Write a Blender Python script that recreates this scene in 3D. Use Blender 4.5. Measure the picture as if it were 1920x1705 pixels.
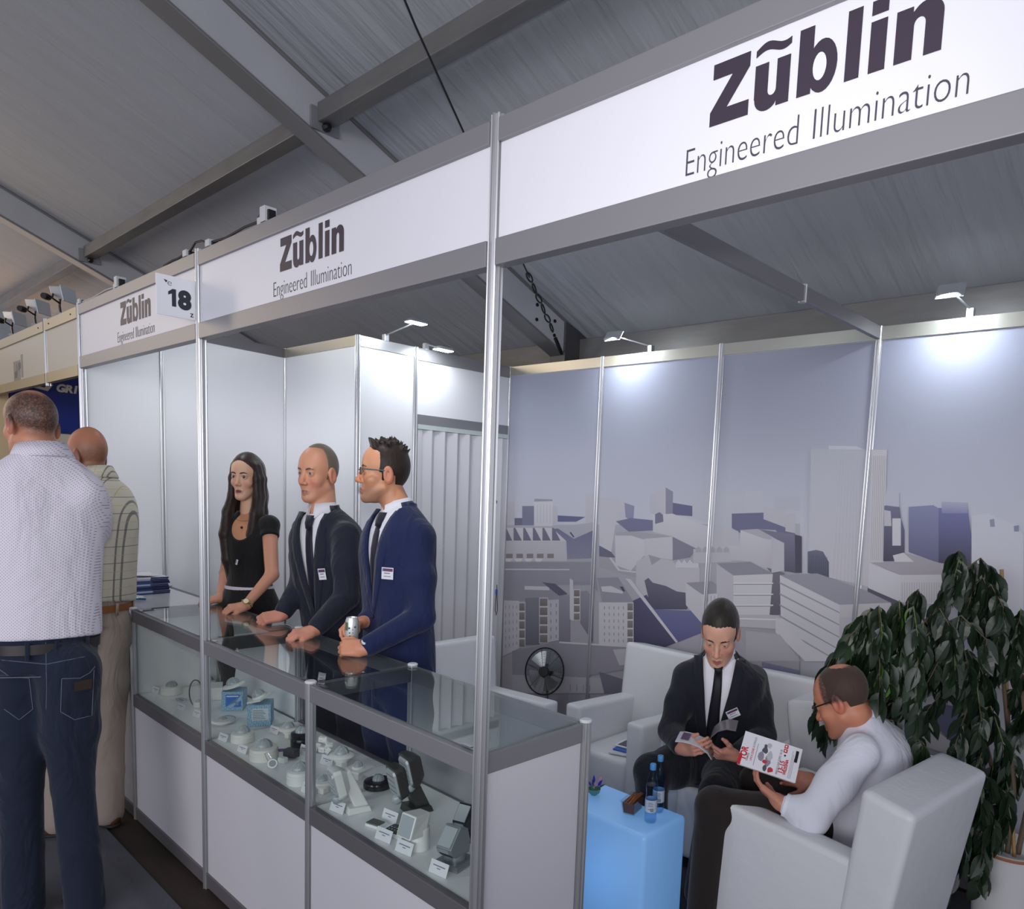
import bpy, bmesh, math, random
import numpy as np
from mathutils import Vector, Matrix
random.seed(7); RNG = np.random.default_rng(7)
SC = bpy.context.scene
for o in list(bpy.data.objects): bpy.data.objects.remove(o)
COL = SC.collection
PI = math.pi
# ------------------------------------------------------------------ camera
CP = np.array([1.35483, -1.13237, 1.68874])
CY, CPI, CR = 0.70709, 0.10801, 0.04775
FPX, PCX, PCY = 1373.38, 1142.59, 1069.85
_f = np.array([-math.sin(CY)*math.cos(CPI), math.cos(CY)*math.cos(CPI), -math.sin(CPI)])
_r0 = np.array([math.cos(CY), math.sin(CY), 0.]); _u0 = np.cross(_r0, _f)
CRT = math.cos(CR)*_r0 + math.sin(CR)*_u0; CUP = -math.sin(CR)*_r0 + math.cos(CR)*_u0; CFW = _f
cam = bpy.data.cameras.new('camera'); camo = bpy.data.objects.new('camera', cam); COL.objects.link(camo)
camo.matrix_world = Matrix(((CRT[0], CUP[0], -CFW[0], CP[0]), (CRT[1], CUP[1], -CFW[1], CP[1]), (CRT[2], CUP[2], -CFW[2], CP[2]), (0, 0, 0, 1)))
cam.sensor_fit = 'HORIZONTAL'; cam.sensor_width = 36; cam.lens = FPX*36/1920
cam.shift_x = (960-PCX)/1920; cam.shift_y = (PCY-852.5)/1920; cam.clip_start = .05
SC.camera = camo
def _ray(u, v): return CFW + CRT*(u-PCX)/FPX - CUP*(v-PCY)/FPX
def at(u, v, d): return CP + _ray(u, v)*d                      # a point at depth d
def onz(u, v, z): r = _ray(u, v); return CP + r*(z-CP[2])/r[2]
def onx(u, v, x): r = _ray(u, v); return CP + r*(x-CP[0])/r[0]
def ony(u, v, y): r = _ray(u, v); return CP + r*(y-CP[1])/r[1]
# ------------------------------------------------------------------ world, lights, exposure
W = bpy.data.worlds.new('world'); SC.world = W; W.use_nodes = True
W.node_tree.nodes['Background'].inputs[0].default_value = (.80, .86, 1.0, 1)
W.node_tree.nodes['Background'].inputs[1].default_value = .78
def light(name, kind, loc, power, color=(1, 1, 1), size=.2, target=None, size_y=None, spot=None, blend=.6):
    l = bpy.data.lights.new(name, kind); l.energy = power; l.color = color
    if kind == 'AREA':
        l.size = size
        if size_y: l.shape = 'RECTANGLE'; l.size_y = size_y
    elif kind == 'SPOT': l.shadow_soft_size = size; l.spot_size = spot or 1.5; l.spot_blend = blend
    else: l.shadow_soft_size = size
    o = bpy.data.objects.new(name, l); COL.objects.link(o); o.location = loc
    if target is not None: o.rotation_euler = (Vector(target)-Vector(loc)).to_track_quat('-Z', 'Y').to_euler()
    return o
_fl = CP + CUP*.14 - CFW*.05
light('camera_flash', 'SPOT', _fl, 74, (1, .985, .97), .04, at(860, 520, 3), spot=1.9, blend=1.0)
light('hall_light', 'AREA', (2.6, -7.0, 2.6), 270, (.98, .97, 1), 8, (-1.0, 1.2, 1.1), 2.2)
light('hall_light', 'AREA', (-6.4, -2.2, 3.0), 40, (1, .80, .56), .6, (-5.6, .8, 2.2), 2)
light('hall_light', 'AREA', (-8.6, .2, 2.3), 13, (1, .62, .34), 1.2, (-8.4, .6, 4), 2)
SC.view_settings.view_transform = 'Standard'; SC.view_settings.look = 'None'
SC.view_settings.exposure = 0; SC.view_settings.gamma = 1; SC.view_settings.use_curve_mapping = False
SC.cycles.max_bounces = 8; SC.cycles.transparent_max_bounces = 16; SC.cycles.caustics_reflective = False; SC.cycles.caustics_refractive = False
SC.cycles.use_denoising = True
SC.cycles.sample_clamp_indirect = 6
# ------------------------------------------------------------------ material helpers
def lin(c):
    c = [x/255 for x in c[:3]]
    return tuple(x/12.92 if x <= .04045 else ((x+.055)/1.055)**2.4 for x in c)+(1,)
class NT:
    def __init__(s, m): s.m = m; s.t = m.node_tree; s.b = s.t.nodes['Principled BSDF']
    def n(s, typ, **kw):
        nd = s.t.nodes.new(typ)
        for k, v in kw.items():
            if k.startswith('i_'):
                k2 = k[2:]; nd.inputs[int(k2) if k2.isdigit() else k2.replace('_', ' ')].default_value = v
            else: setattr(nd, k, v)
        return nd
    def l(s, a, b): s.t.links.new(a, b)
MATS = {}
def mat(name, c, rough=.5, metal=0, spec=.5, bump=None, var=None, emit=None, trans=0, coords='Object', stretch=(1, 1, 1), **kw):
    if name in MATS: return MATS[name]
    m = bpy.data.materials.new(name); m.use_nodes = True; MATS[name] = m; t = NT(m); b = t.b
    c4 = lin(c); b.inputs['Base Color'].default_value = c4; b.inputs['Roughness'].default_value = rough
    b.inputs['Metallic'].default_value = metal; b.inputs['Specular IOR Level'].default_value = spec
    if emit: b.inputs['Emission Color'].default_value = lin(emit[0]); b.inputs['Emission Strength'].default_value = emit[1]
    if bump or var:
        tc = t.n('ShaderNodeTexCoord'); mp = t.n('ShaderNodeMapping'); mp.inputs['Scale'].default_value = stretch
        t.l(tc.outputs[coords], mp.inputs[0])
    if var:                                                     # (scale, amount): mottled tint
        nz = t.n('ShaderNodeTexNoise', i_Scale=var[0], i_Detail=5.0); t.l(mp.outputs[0], nz.inputs['Vector'])
        mx = t.n('ShaderNodeMix', data_type='RGBA'); t.l(nz.outputs['Fac'], mx.inputs[0])
        a = var[1]; mx.inputs[6].default_value = tuple(x*(1-a) for x in c4[:3])+(1,); mx.inputs[7].default_value = tuple(min(1, x*(1+a)) for x in c4[:3])+(1,)
        t.l(mx.outputs[2], b.inputs['Base Color'])
    if bump:                                                    # (scale, strength, distance)
        nz = t.n('ShaderNodeTexNoise', i_Scale=bump[0], i_Detail=4.0); t.l(mp.outputs[0], nz.inputs['Vector'])
        bp = t.n('ShaderNodeBump', i_Strength=bump[1], i_Distance=bump[2] if len(bump) > 2 else .005)
        t.l(nz.outputs['Fac'], bp.inputs['Height']); t.l(bp.outputs[0], b.inputs['Normal'])
    for k, v in kw.items(): b.inputs[k.replace('_', ' ')].default_value = v
    return m
def glass(name, tint=(244, 250, 248), ior=1.45, rough=.0, alpha=1.0):
    if name in MATS: return MATS[name]
    m = bpy.data.materials.new(name); m.use_nodes = True; MATS[name] = m; t = NT(m); t.t.nodes.remove(t.b)
    out = t.t.nodes['Material Output']; tr = t.n('ShaderNodeBsdfTransparent'); tr.inputs[0].default_value = lin(tint)
    gl = t.n('ShaderNodeBsdfGlossy'); gl.inputs['Roughness'].default_value = rough
    f0 = ((ior-1)/(ior+1))**2; ge = t.n('ShaderNodeNewGeometry'); dt = t.n('ShaderNodeVectorMath', operation='DOT_PRODUCT'); t.l(ge.outputs['Incoming'], dt.inputs[0]); t.l(ge.outputs['Normal'], dt.inputs[1])
    def M_(op, a, b): n = t.n('ShaderNodeMath', operation=op); [t.l(x, n.inputs[i]) if hasattr(x, 'links') else setattr(n.inputs[i], 'default_value', x) for i, x in enumerate((a, b))]; return n.outputs[0]
    fr_ = M_('ADD', M_('MULTIPLY', M_('POWER', M_('SUBTRACT', 1., M_('ABSOLUTE', dt.outputs['Value'], 0.)), 5.), 1-f0), f0); mx = t.n('ShaderNodeMixShader')
    t.l(fr_, mx.inputs[0]); t.l(tr.outputs[0], mx.inputs[1]); t.l(gl.outputs[0], mx.inputs[2]); t.l(mx.outputs[0], out.inputs[0])
    return m
def vcol_mat(name, rough=.6, spec=.4, bump=None, sss=0, noise=None):
    if name in MATS: return MATS[name]
    m = bpy.data.materials.new(name); m.use_nodes = True; MATS[name] = m; t = NT(m); b = t.b
    a = t.n('ShaderNodeVertexColor', layer_name='Col'); b.inputs['Roughness'].default_value = rough; b.inputs['Specular IOR Level'].default_value = spec
    src = a.outputs[0]
    if noise:
        tc = t.n('ShaderNodeTexCoord'); nz = t.n('ShaderNodeTexNoise', i_Scale=noise[0], i_Detail=4.0); t.l(tc.outputs['Object'], nz.inputs['Vector'])
        mr = t.n('ShaderNodeMapRange', i_3=1-noise[1], i_4=1+noise[1]); mr.inputs[1].default_value = .3; mr.inputs[2].default_value = .7; t.l(nz.outputs['Fac'], mr.inputs[0])
        mx = t.n('ShaderNodeMix', data_type='RGBA', blend_type='MULTIPLY'); mx.inputs[0].default_value = 1; t.l(src, mx.inputs[6]); t.l(mr.outputs[0], mx.inputs[7]); src = mx.outputs[2]
    t.l(src, b.inputs['Base Color'])
    if sss: b.inputs['Subsurface Weight'].default_value = sss; b.inputs['Subsurface Radius'].default_value = (.012, .005, .003); b.inputs['Subsurface Scale'].default_value = .5
    if bump:
        tc = t.n('ShaderNodeTexCoord'); nz = t.n('ShaderNodeTexNoise', i_Scale=bump[0], i_Detail=3.0); t.l(tc.outputs['Object'], nz.inputs['Vector'])
        bp = t.n('ShaderNodeBump', i_Strength=bump[1], i_Distance=bump[2]); t.l(nz.outputs['Fac'], bp.inputs['Height']); t.l(bp.outputs[0], b.inputs['Normal'])
    return m
# ------------------------------------------------------------------ object helpers
def tag(o, label=None, cat=None, group=None, kind=None):
    if label: o['label'] = label
    if cat: o['category'] = cat
    if group: o['group'] = group
    if kind: o['kind'] = kind
    return o
def link(o, parent=None):
    COL.objects.link(o)
    if parent is not None: o.parent = parent
    return o
def empty(name, loc=(0, 0, 0), rz=0, parent=None):
    o = bpy.data.objects.new(name, None); o.empty_display_size = .05; link(o, parent); o.location = loc; o.rotation_euler = (0, 0, rz); return o
def thing(name, label, cat, loc=(0, 0, 0), rz=0, group=None): return tag(empty(name, loc, rz), label, cat, group)
def struct(name, loc=(0, 0, 0)): return tag(empty(name, loc), kind='structure')
def frame(z, x=None):
    z = Vector(z).normalized(); a = Vector(x) if x is not None else (Vector((1, 0, 0)) if abs(z.x) < .8 else Vector((0, 1, 0)))
    y = z.cross(a).normalized(); x = y.cross(z).normalized(); return x, y, z
class MB:
    def __init__(s): s.v = []; s.f = []; s.m = []; s.mi = 0; s.c = []; s.col = None
    def add(s, vs, fs):
        k = len(s.v); s.v += [tuple(map(float, p)) for p in vs]; s.f += [tuple(i+k for i in f) for f in fs]; s.m += [s.mi]*len(fs)
        if s.col is not None: s.c += [s.col]*len(vs)
        return s
    def box(s, x0, x1, y0, y1, z0, z1):
        return s.add([(x0, y0, z0), (x1, y0, z0), (x1, y1, z0), (x0, y1, z0), (x0, y0, z1), (x1, y0, z1), (x1, y1, z1), (x0, y1, z1)],
                     [(0, 3, 2, 1), (4, 5, 6, 7), (0, 1, 5, 4), (1, 2, 6, 5), (2, 3, 7, 6), (3, 0, 4, 7)])
    def cbox(s, c, sx, sy, sz): return s.box(c[0]-sx/2, c[0]+sx/2, c[1]-sy/2, c[1]+sy/2, c[2]-sz/2, c[2]+sz/2)
    def hexa(s, p):                                             # eight corners: bottom ring then top ring
        return s.add(p, [(0, 3, 2, 1), (4, 5, 6, 7), (0, 1, 5, 4), (1, 2, 6, 5), (2, 3, 7, 6), (3, 0, 4, 7)])
    def rings(s, rs, cap=True, closed=False):
        n = len(rs[0]); vs = [p for r in rs for p in r]; fs = []
        m = len(rs)
        for i in range(m if closed else m-1):
            j = (i+1) % m
            for k in range(n): fs.append((i*n+k, i*n+(k+1) % n, j*n+(k+1) % n, j*n+k))
        if cap and not closed: fs.append(tuple(range(n))[::-1]); fs.append(tuple((m-1)*n+k for k in range(n)))
        return s.add(vs, fs)
    def tube(s, path, r, n=8, cap=True):
        P = [Vector(p) for p in path]; R = r if isinstance(r, (list, tuple)) else [r]*len(P); rs = []; xp = None
        for i, p in enumerate(P):
            d = (P[min(i+1, len(P)-1)]-P[max(i-1, 0)])
            if d.length < 1e-9: d = Vector((0, 0, 1))
            x, y, z = frame(d, xp); xp = x
            rs.append([p+x*(R[i]*math.cos(2*PI*k/n))+y*(R[i]*math.sin(2*PI*k/n)) for k in range(n)])
        return s.rings(rs, cap)
    def lathe(s, prof, c=(0, 0, 0), n=24, axis=(0, 0, 1), xa=None, cap=True, sx=1, sy=1):
        x, y, z = frame(axis, xa); c = Vector(c)
        return s.rings([[c+z*h+x*(r*sx*math.cos(2*PI*k/n))+y*(r*sy*math.sin(2*PI*k/n)) for k in range(n)] for r, h in prof], cap)
    def prism(s, poly, o, ex, ey, th):                          # polygon in the plane (o, ex, ey) extruded by th along ex x ey
        o, ex, ey = Vector(o), Vector(ex), Vector(ey); nz = ex.cross(ey).normalized(); n = len(poly)
        a = [o+ex*p[0]+ey*p[1] for p in poly]; b = [q+nz*th for q in a]
        return s.add(a+b, [tuple(range(n))[::-1], tuple(range(n, 2*n))]+[(k, (k+1) % n, n+(k+1) % n, n+k) for k in range(n)])
    def sheet(s, pts, fs): return s.add(pts, fs)
    def sphere(s, c, r, n=16, m=10, sx=1, sy=1, sz=1, lo=-PI/2, hi=PI/2):
        rs = []
        for i in range(m+1):
            a = lo+(hi-lo)*i/m; rr = max(math.cos(a), 1e-3)*r
            rs.append([(c[0]+sx*rr*math.cos(2*PI*k/n), c[1]+sy*rr*math.sin(2*PI*k/n), c[2]+sz*r*math.sin(a)) for k in range(n)])
        return s.rings(rs)
    def build(s, name, m, parent=None, smooth=False, bevel=0, seg=2, loc=None, rz=0, auto=None, label=None, kind=None):
        me = bpy.data.meshes.new(name); me.from_pydata(s.v, [], s.f)
        ms = m if isinstance(m, (list, tuple)) else [m]
        for x in ms: me.materials.append(x)
        if len(ms) > 1: me.polygons.foreach_set('material_index', s.m)
        if s.c:
            ca = me.color_attributes.new('Col', 'FLOAT_COLOR', 'POINT'); ca.data.foreach_set('color', [x for c in s.c for x in c])
        if bevel or auto is not None or True:
            bm = bmesh.new(); bm.from_mesh(me)
            bmesh.ops.recalc_face_normals(bm, faces=bm.faces)
            if bevel: bmesh.ops.bevel(bm, geom=bm.edges[:], offset=bevel, segments=seg, affect='EDGES', profile=.6, clamp_overlap=True)
            if smooth:
                for f in bm.faces: f.smooth = True
                lim = math.radians(auto if auto is not None else 40)
                for e in bm.edges:
                    if len(e.link_faces) == 2 and e.calc_face_angle(0) > lim: e.smooth = False
            bm.to_mesh(me); bm.free()
        o = bpy.data.objects.new(name, me); link(o, parent)
        if loc is not None: o.location = loc
        if rz: o.rotation_euler = (0, 0, rz)
        if label: o['label'] = label
        if kind: o['kind'] = kind
        return o
def copy_tree(o, parent=None):
    c = o.copy(); link(c)
    if parent is not None: c.parent = parent
    for ch in list(o.children): copy_tree(ch, c)
    return c
def text(body, size, m, name='lettering', parent=None, mw=None, offset=0, extrude=.0004, sx=1, align='CENTER', shear=0, spacing=1):
    cu = bpy.data.curves.new(name, 'FONT'); cu.body = body; cu.size = size; cu.offset = offset; cu.extrude = extrude; cu.align_x = align; cu.shear = shear; cu.space_character = spacing; cu.resolution_u = 4
    o = bpy.data.objects.new(name, cu); COL.objects.link(o); dg = bpy.context.evaluated_depsgraph_get()
    me = bpy.data.meshes.new_from_object(o.evaluated_get(dg)); bpy.data.objects.remove(o); bpy.data.curves.remove(cu)
    me.name = name; me.materials.clear(); me.materials.append(m); me.transform(Matrix.Diagonal((sx, 1, 1, 1)))
    ob = bpy.data.objects.new(name, me); link(ob, parent)
    if mw is not None: ob.matrix_local = mw
    return ob
def mtx(o, x, y):
    x = Vector(x).normalized(); z = x.cross(Vector(y)).normalized(); y = z.cross(x)
    return Matrix(((x.x, y.x, z.x, o[0]), (x.y, y.y, z.y, o[1]), (x.z, y.z, z.z, o[2]), (0, 0, 0, 1)))
# ------------------------------------------------------------------ shared materials
ALU = mat('anodised_aluminium', (196, 196, 200), .32, .75, bump=(60, .05, .001), stretch=(1, 1, .02))
RAIL = mat('satin_rail', (141, 139, 144), .42, .35)
RAILD = mat('dark_rail', (112, 109, 113), .45, .35)
CPANEL = mat('dimmed_counter_panel', (204, 202, 209), .45, 0, .35)  # white panel in a darker tone: dimmer light low on the counters put into colour
WHITE = mat('white_panel', (236, 235, 239), .45, 0, .35)
WHITE2 = mat('white_print_panel', (222, 221, 230), .4, 0, .4)
DARKMET = mat('dark_metal', (46, 46, 48), .4, .7)
BLACKP = mat('black_plastic', (22, 22, 24), .35)
CHROME = mat('chrome', (200, 202, 205), .15, 1)
INK = mat('dark_print', (58, 48, 62), .5)
INK2 = mat('thin_print', (70, 66, 78), .5)
GLASS = glass('clear_glass', (251, 254, 253))
SX, SY = .84874, .76386
# ------------------------------------------------------------------ booth setting
def post(name, x, y, z0, z1, parent=None, r=.0175, m=ALU):
    mb = MB(); ring = []
    for k in range(16):                                          # eight flanges with eight slots between them
        a = 2*PI*k/16
        for da, rr in ((-.115, r if k % 2 == 0 else r*.72), (.115, r if k % 2 == 0 else r*.72)): ring.append((rr*math.cos(a+da), rr*math.sin(a+da)))
    mb.rings([[(x+p[0], y+p[1], z) for p in ring] for z in (z0, z1)])
    return mb.build(name, m, parent)
def panel(parent, x0, x1, y0, y1, z0, z1, m=WHITE, name='panel', bevel=0): return MB().box(x0, x1, y0, y1, z0, z1).build(name, m, parent, bevel=bevel)
Xs = [-3.24, -3*SX, -2*SX, -SX, 0, SX, 2*SX]; Yc, Y1, Y2, YD = .5*SY, 1.5*SY, 2*SY, 3*SY
ZT = 2.5; T = .008
# floors
floor = MB().box(-13, 5, -6, 4.2, -.06, -.0065).build('floor', mat('dark_timber_floor', (58, 49, 45), .7, 0, .3, var=(3, .35), bump=(30, .3, .004), stretch=(1, 8, 1))); tag(floor, kind='structure')
cpt = mat('grey_carpet', (96, 98, 106), .95, 0, .1, var=(220, .35), bump=(420, .8, .004))
ca = MB().box(-12.5, 4.5, -5, -.135, -.006, 0).build('carpet', cpt); tag(ca, 'grey needle felt carpet laid along the aisle in front of the counters', 'carpet')
cb = MB().box(-3.3, 2.2, .42, 2.26, -.006, 0).build('carpet', mat('booth_carpet', (78, 79, 86), .95, 0, .1, var=(200, .3), bump=(400, .8, .004))); tag(cb, 'dark grey carpet covering the floor inside the booth', 'carpet')
# left side wall (x = Xs[0])
XB = -3.425; WA = math.atan((Xs[0]-XB)/Y1); k_ = 1/math.cos(WA); wl = struct('wall_left', (Xs[0], 0, 0)); wl.rotation_euler = (0, 0, WA)
for a, b in ((0, Yc*k_), (Yc*k_, Y1*k_)):
    panel(wl, -T/2, T/2, a+.012, b-.012, .07, ZT-.06)
    MB().box(-.012, .012, a+.01, b-.01, ZT-.06, ZT-.003).build('rail', RAILD, wl)
    MB().box(-.012, .012, a+.01, b-.01, .0, .07).build('rail', RAILD, wl)
for y in (Yc*k_, Y1*k_): post('wall_post', 0, y, 0, ZT, wl, .015)
# storage room walls
ws = struct('wall_storage_front')
panel(ws, XB+.014, Xs[1]-.012, Y1-T/2, Y1+T/2, .07, ZT-.06)
MB().box(XB+.014, Xs[1]-.01, Y1-.012, Y1+.012, ZT-.06, ZT-.003).build('rail', mat('warm_rail', (176, 172, 160), .35, .5), ws)
MB().box(XB+.014, Xs[1]-.01, Y1-.012, Y1+.012, .01, .07).build('rail', RAILD, ws)
wd = struct('wall_storage_side')
post('wall_post', Xs[1], Y1, 0, ZT, wd, .0165); post('wall_post', Xs[1], Y2, 0, ZT, wd, .0165)
panel(wd, Xs[1]-T/2, Xs[1]+T/2, Y1+.012, Y2-.012, .07, ZT-.06)
MB().box(Xs[1]-.012, Xs[1]+.012, Y1+.01, Y2-.01, ZT-.06, ZT-.003).build('rail', ALU, wd)
MB().box(Xs[1]-.012, Xs[1]+.012, Y1+.01, Y2-.01, .01, .07).build('rail', RAILD, wd)
hz0, hz1 = 2.04, 2.10
MB().box(Xs[1]-.012, Xs[1]+.012, Y2+.01, YD-.01, ZT-.075, ZT-.003).build('rail', RAIL, wd)
panel(wd, Xs[1]-T/2, Xs[1]+T/2, Y2+.012, YD-.012, hz1, ZT-.075)
MB().box(Xs[1]-.012, Xs[1]+.012, Y2+.01, YD-.01, hz0, hz1).build('rail', RAIL, wd)
# folding door: pleated slats hung from a track
dr = struct('door_1', (Xs[1], Y2, 0))
PLA = mat('white_pvc', (214, 212, 217), .4, 0, .4)
MB().box(-.018, .018, .015, YD-Y2-.015, hz0-.028, hz0).build('door_track', mat('pale_track', (196, 205, 203), .4), dr)
MB().box(-.013, .013, .018, .05, .01, hz0-.03).build('door_jamb', PLA, dr); MB().box(-.013, .013, YD-Y2-.07, YD-Y2-.016, .01, hz0-.03).build('door_jamb', PLA, dr)
ys = np.linspace(.05, YD-Y2-.075, 14)
for i in range(13):
    a, b = ys[i], ys[i+1]; s = 1 if i % 2 == 0 else -1
    wide = .62 if i % 2 == 0 else .38
    # unequal pleats: broad faces turned to the booth, narrow ones turned away
    ya = .05+(i//2)*(ys[2]-ys[0])+(0 if i % 2 == 0 else (ys[2]-ys[0])*.66); yb = ya+(ys[2]-ys[0])*(.66 if i % 2 == 0 else .34); yb = min(yb, YD-Y2-.072)
    xa, xb = (-.002, .022) if i % 2 == 0 else (.022, -.002)
    MB().hexa([(xa-.004, ya, .012), (xb-.004, yb, .012), (xb+.002, yb, .012), (xa+.002, ya, .012), (xa-.004, ya, hz0-.03), (xb-.004, yb, hz0-.03), (xb+.002, yb, hz0-.03), (xa+.002, ya, hz0-.03)]).build('door_slat', PLA, dr)
# mural wall (panels, posts and rails; the print itself comes later)
wb = struct('wall_back')
for i in range(1, 6):
    a, b = Xs[i], Xs[i]+SX
    panel(wb, a+.012, b-.012, YD-T/2, YD+T/2, .07, ZT-.06)
    MB().box(a+.012, b-.012, YD-.013, YD+.012, ZT-.062, ZT-.003).build('rail', mat('pale_rail', (188, 186, 178), .3, .6), wb)
    MB().box(a+.012, b-.012, YD-.013, YD+.012, .01, .07).build('rail', RAILD, wb)
for i in range(1, 7): post('wall_post', Xs[i], YD-.004, 0, ZT, wb, .0165)
# front posts, fascia
LPOST = ['tall aluminium corner post standing at the left end of the booth front', 'tall aluminium post carrying the number plate between two fascia boards', 'tall bright aluminium post in the middle of the photo beside the near showcase']
for x, l in zip((Xs[0], Xs[2], Xs[4]), LPOST): tag(post('booth_post', x, 0, -.0065, 2.512, None, .0185), l, 'post', 'booth front posts')
tag(post('booth_post', Xs[6], 0, 0, 2.512, None, .0185), 'tall aluminium post at the right end of the booth front', 'post', 'booth front posts')
FL = ['white fascia board with dark lettering over the far left bay behind the 18 plate', 'white fascia board with dark lettering over the showcases in the middle', 'large white fascia board with dark lettering nearest the camera at top right']
ZB = 2.184
def arcp(cx, cz, rx, rz, a0, a1, n=10): return [(cx+rx*math.cos(math.radians(a0+(a1-a0)*k/n)), cz+rz*math.sin(math.radians(a0+(a1-a0)*k/n))) for k in range(n+1)]
_w = [(84+62*k/16, 95+5.0*math.sin(2*PI*(k/16-.06))+3.5*(k/16-.5), 5.2+1.6*math.sin(PI*k/16)) for k in range(17)]
LETTERS = [('letter', [(3, 102), (73, 102), (73, 79), (32, 25), (74, 25), (74, 0), (0, 0), (0, 23), (41, 77), (3, 77)]),
 ('letter', [(84, 73), (108, 73), (108, 28)]+arcp(115.5, 28, 7.5, 9, 180, 360)[1:-1]+[(123, 28), (123, 73), (146, 73), (146, 0), (124, 0), (124, 9)]+arcp(106, 18, 21, 21, 318, 180)+[(84, 20)]),
 ('letter', [(160, 0), (160, 102), (184, 102), (184, 67)]+arcp(200, 37, 24, 40, 125, -125, 18)+[(183, 9), (183, 0)]), 
 ('letter', [(237, 0), (259, 0), (259, 102), (237, 102)]), ('letter', [(273, 0), (297, 0), (297, 73), (273, 73)]), ('letter_dot', [(273, 82), (297, 82), (297, 102), (273, 102)]),
 ('letter', [(310, 0), (310, 73), (333, 73), (333, 65)]+arcp(353, 54, 22, 22, 140, 0)+[(375, 0), (351, 0), (351, 48)]+arcp(343, 46, 8, 10, 0, 180)+[(335, 0)]),
 ('wave_mark', [(x, c+h) for x, c, h in _w]+[(x, c-h) for x, c, h in _w[::-1]])]
def fit_text(words, width, cap, lx, z, t):
    W_ = []
    for w_ in words:
        o = text(w_, .1, INK2, 'lettering', t, None, offset=-.0018, extrude=.0003); xs = [v.co.x for v in o.data.vertices]; W_.append((o, min(xs), max(xs), max(v.co.y for v in o.data.vertices)))
    gap = .052; tot = sum(q[2]-q[1] for q in W_)+gap*(len(W_)-1); x = -tot/2
    for o, x0, x1, h in W_: o.data.transform(Matrix.Translation((x-x0, 0, 0))); o.data.transform(Matrix.Diagonal((width/tot, cap/W_[0][3], 1, 1))); o.matrix_local = mtx((lx, -.0066, z), (1, 0, 0), (0, 0, 1)); x += x1-x0+gap
for i, l in zip((0, 2, 4), FL):
    a, b = Xs[i]+.016, Xs[i+2]-.016; xm = (a+b)/2
    t = thing('fascia_board', l, 'sign', (xm, 0, ZB), 0, 'fascia boards along the booth front')
    h = (b-a)/2
    MB().box(-h, h, -.016, .016, 0, .058).build('bottom_rail', RAIL, t, bevel=.002); MB().box(-h, h, -.016, .016, ZT-ZB-.05, ZT-ZB).build('top_rail', RAIL, t, bevel=.002)
    MB().box(-h, h, -.006, .006, .058, ZT-ZB-.05).build('panel', WHITE2, t)
    lx = (.06, .0, -.080)[i//2]
    ox = lx-.194
    for nm, poly in LETTERS: MB().prism([(ox+x*.001034, .1465+z*.00099) for x, z in poly], (0, -.0066, 0), (1, 0, 0), (0, 0, 1), .0007).build(nm, INK, t)
    MB().prism([(ox+x*.001034, .1465+z*.00099) for x, z in arcp(196, 37, 11, 21, 0, 360, 20)[:-1]], (0, -.0073, 0), (1, 0, 0), (0, 0, 1), .0002).build('letter_counter', WHITE2, t)
    fit_text(('Engineered', 'Illumination'), .476, .0455, lx-.002, .0745, t)
# cross beam from the near post to the mural wall, with a connector
t = thing('cross_beam', 'aluminium beam running overhead from the near post back to the mural wall', 'beam', (0, 0, ZT-.06))
MB().box(-.012, .012, .02, YD-.02, 0, .056).build('beam', RAIL, t, bevel=.002); post('connector', 0, Y2-.02, -.004, .062, t, .0165)
# number plate
t = thing('number_plate', 'white plate reading 18 sticking out from the fascia post', 'sign', (Xs[2]-.003, -.02, 2.25))
MB().box(-.002, .002, -.13, 0, 0, .143).build('plate', mat('white_plate', (236, 236, 242), .35), t)
NV = mat('navy_ink', (38, 42, 54), .5)
PX, PY2 = (0, 1, 0), (0, 0, 1)
[text(ch, .088, NV, 'digit', t, mtx((.0024, yy, .036), PX, PY2), offset=.0050, sx=.95) for ch, yy in (('8', -.036),)]; MB().prism([(-.079, 0), (-.065, 0), (-.065, .062), (-.0765, .062), (-.091, .050), (-.091, .039), (-.079, .045)], (.0020, 0, .036), PX, PY2, .0007).build('digit', NV, t); text('z', .03, NV, 'lettering', t, mtx((.0024, -.012, .01), PX, PY2), offset=.0003, sx=.9)
text('e', .032, mat('grey_ink', (120, 120, 126), .5), 'logo', t, mtx((.0024, -.086, .108), PX, PY2), offset=-.0004, sx=1.15)
MB().prism([(-.105, .127), (-.092, .124), (-.098, .116)], (.0021, 0, 0), PX, PY2, .0006).build('logo', NV, t)
# ------------------------------------------------------------------ neighbouring stand
wn = struct('wall_neighbour')
CREAM = mat('cream_board', (226, 200, 160), .6); BLUE = mat('royal_blue_board', (20, 44, 132), .5)
MB().box(-5.64, -5.6, -1.5, .12, 1.62, 2.4).build('panel', CREAM, wn); MB().box(-5.64, -5.6, -1.5, .12, .02, 1.615).build('panel', mat('grey_board', (150, 148, 150), .6), wn)
MB().box(-5.64, -5.6, .125, 1.6, 1.93, 2.46).build('panel', BLUE, wn); MB().box(-5.64, -5.6, .125, 1.6, 1.84, 1.925).build('panel', mat('ivory_board', (214, 206, 190), .6), wn); MB().box(-5.64, -5.6, .125, 1.6, .02, 1.835).build('panel', BLACKP, wn)
IV = mat('ivory_print', (225, 218, 205), .6)
[text(ch, .078, IV, 'lettering', wn, mtx((-5.597, .405+.056*q, 2.245), (0, 1, 0), (0, 0, 1)), offset=.004, align='LEFT', shear=.2, sx=1.0) for q, ch in enumerate('GRI')]
MB().prism([(.22, 2.262), (.355, 2.238), (.390, 2.29), (.36, 2.295), (.335, 2.262), (.22, 2.285)], (-5.598, 0, 0), (0, 1, 0), (0, 0, 1), .002).build('logo', IV, wn)
MB().box(-5.66, -5.64, -1.6, 2.4, 0, 2.5).build('panel', mat('neighbour_back', (170, 160, 148), .6), wn)
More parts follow.
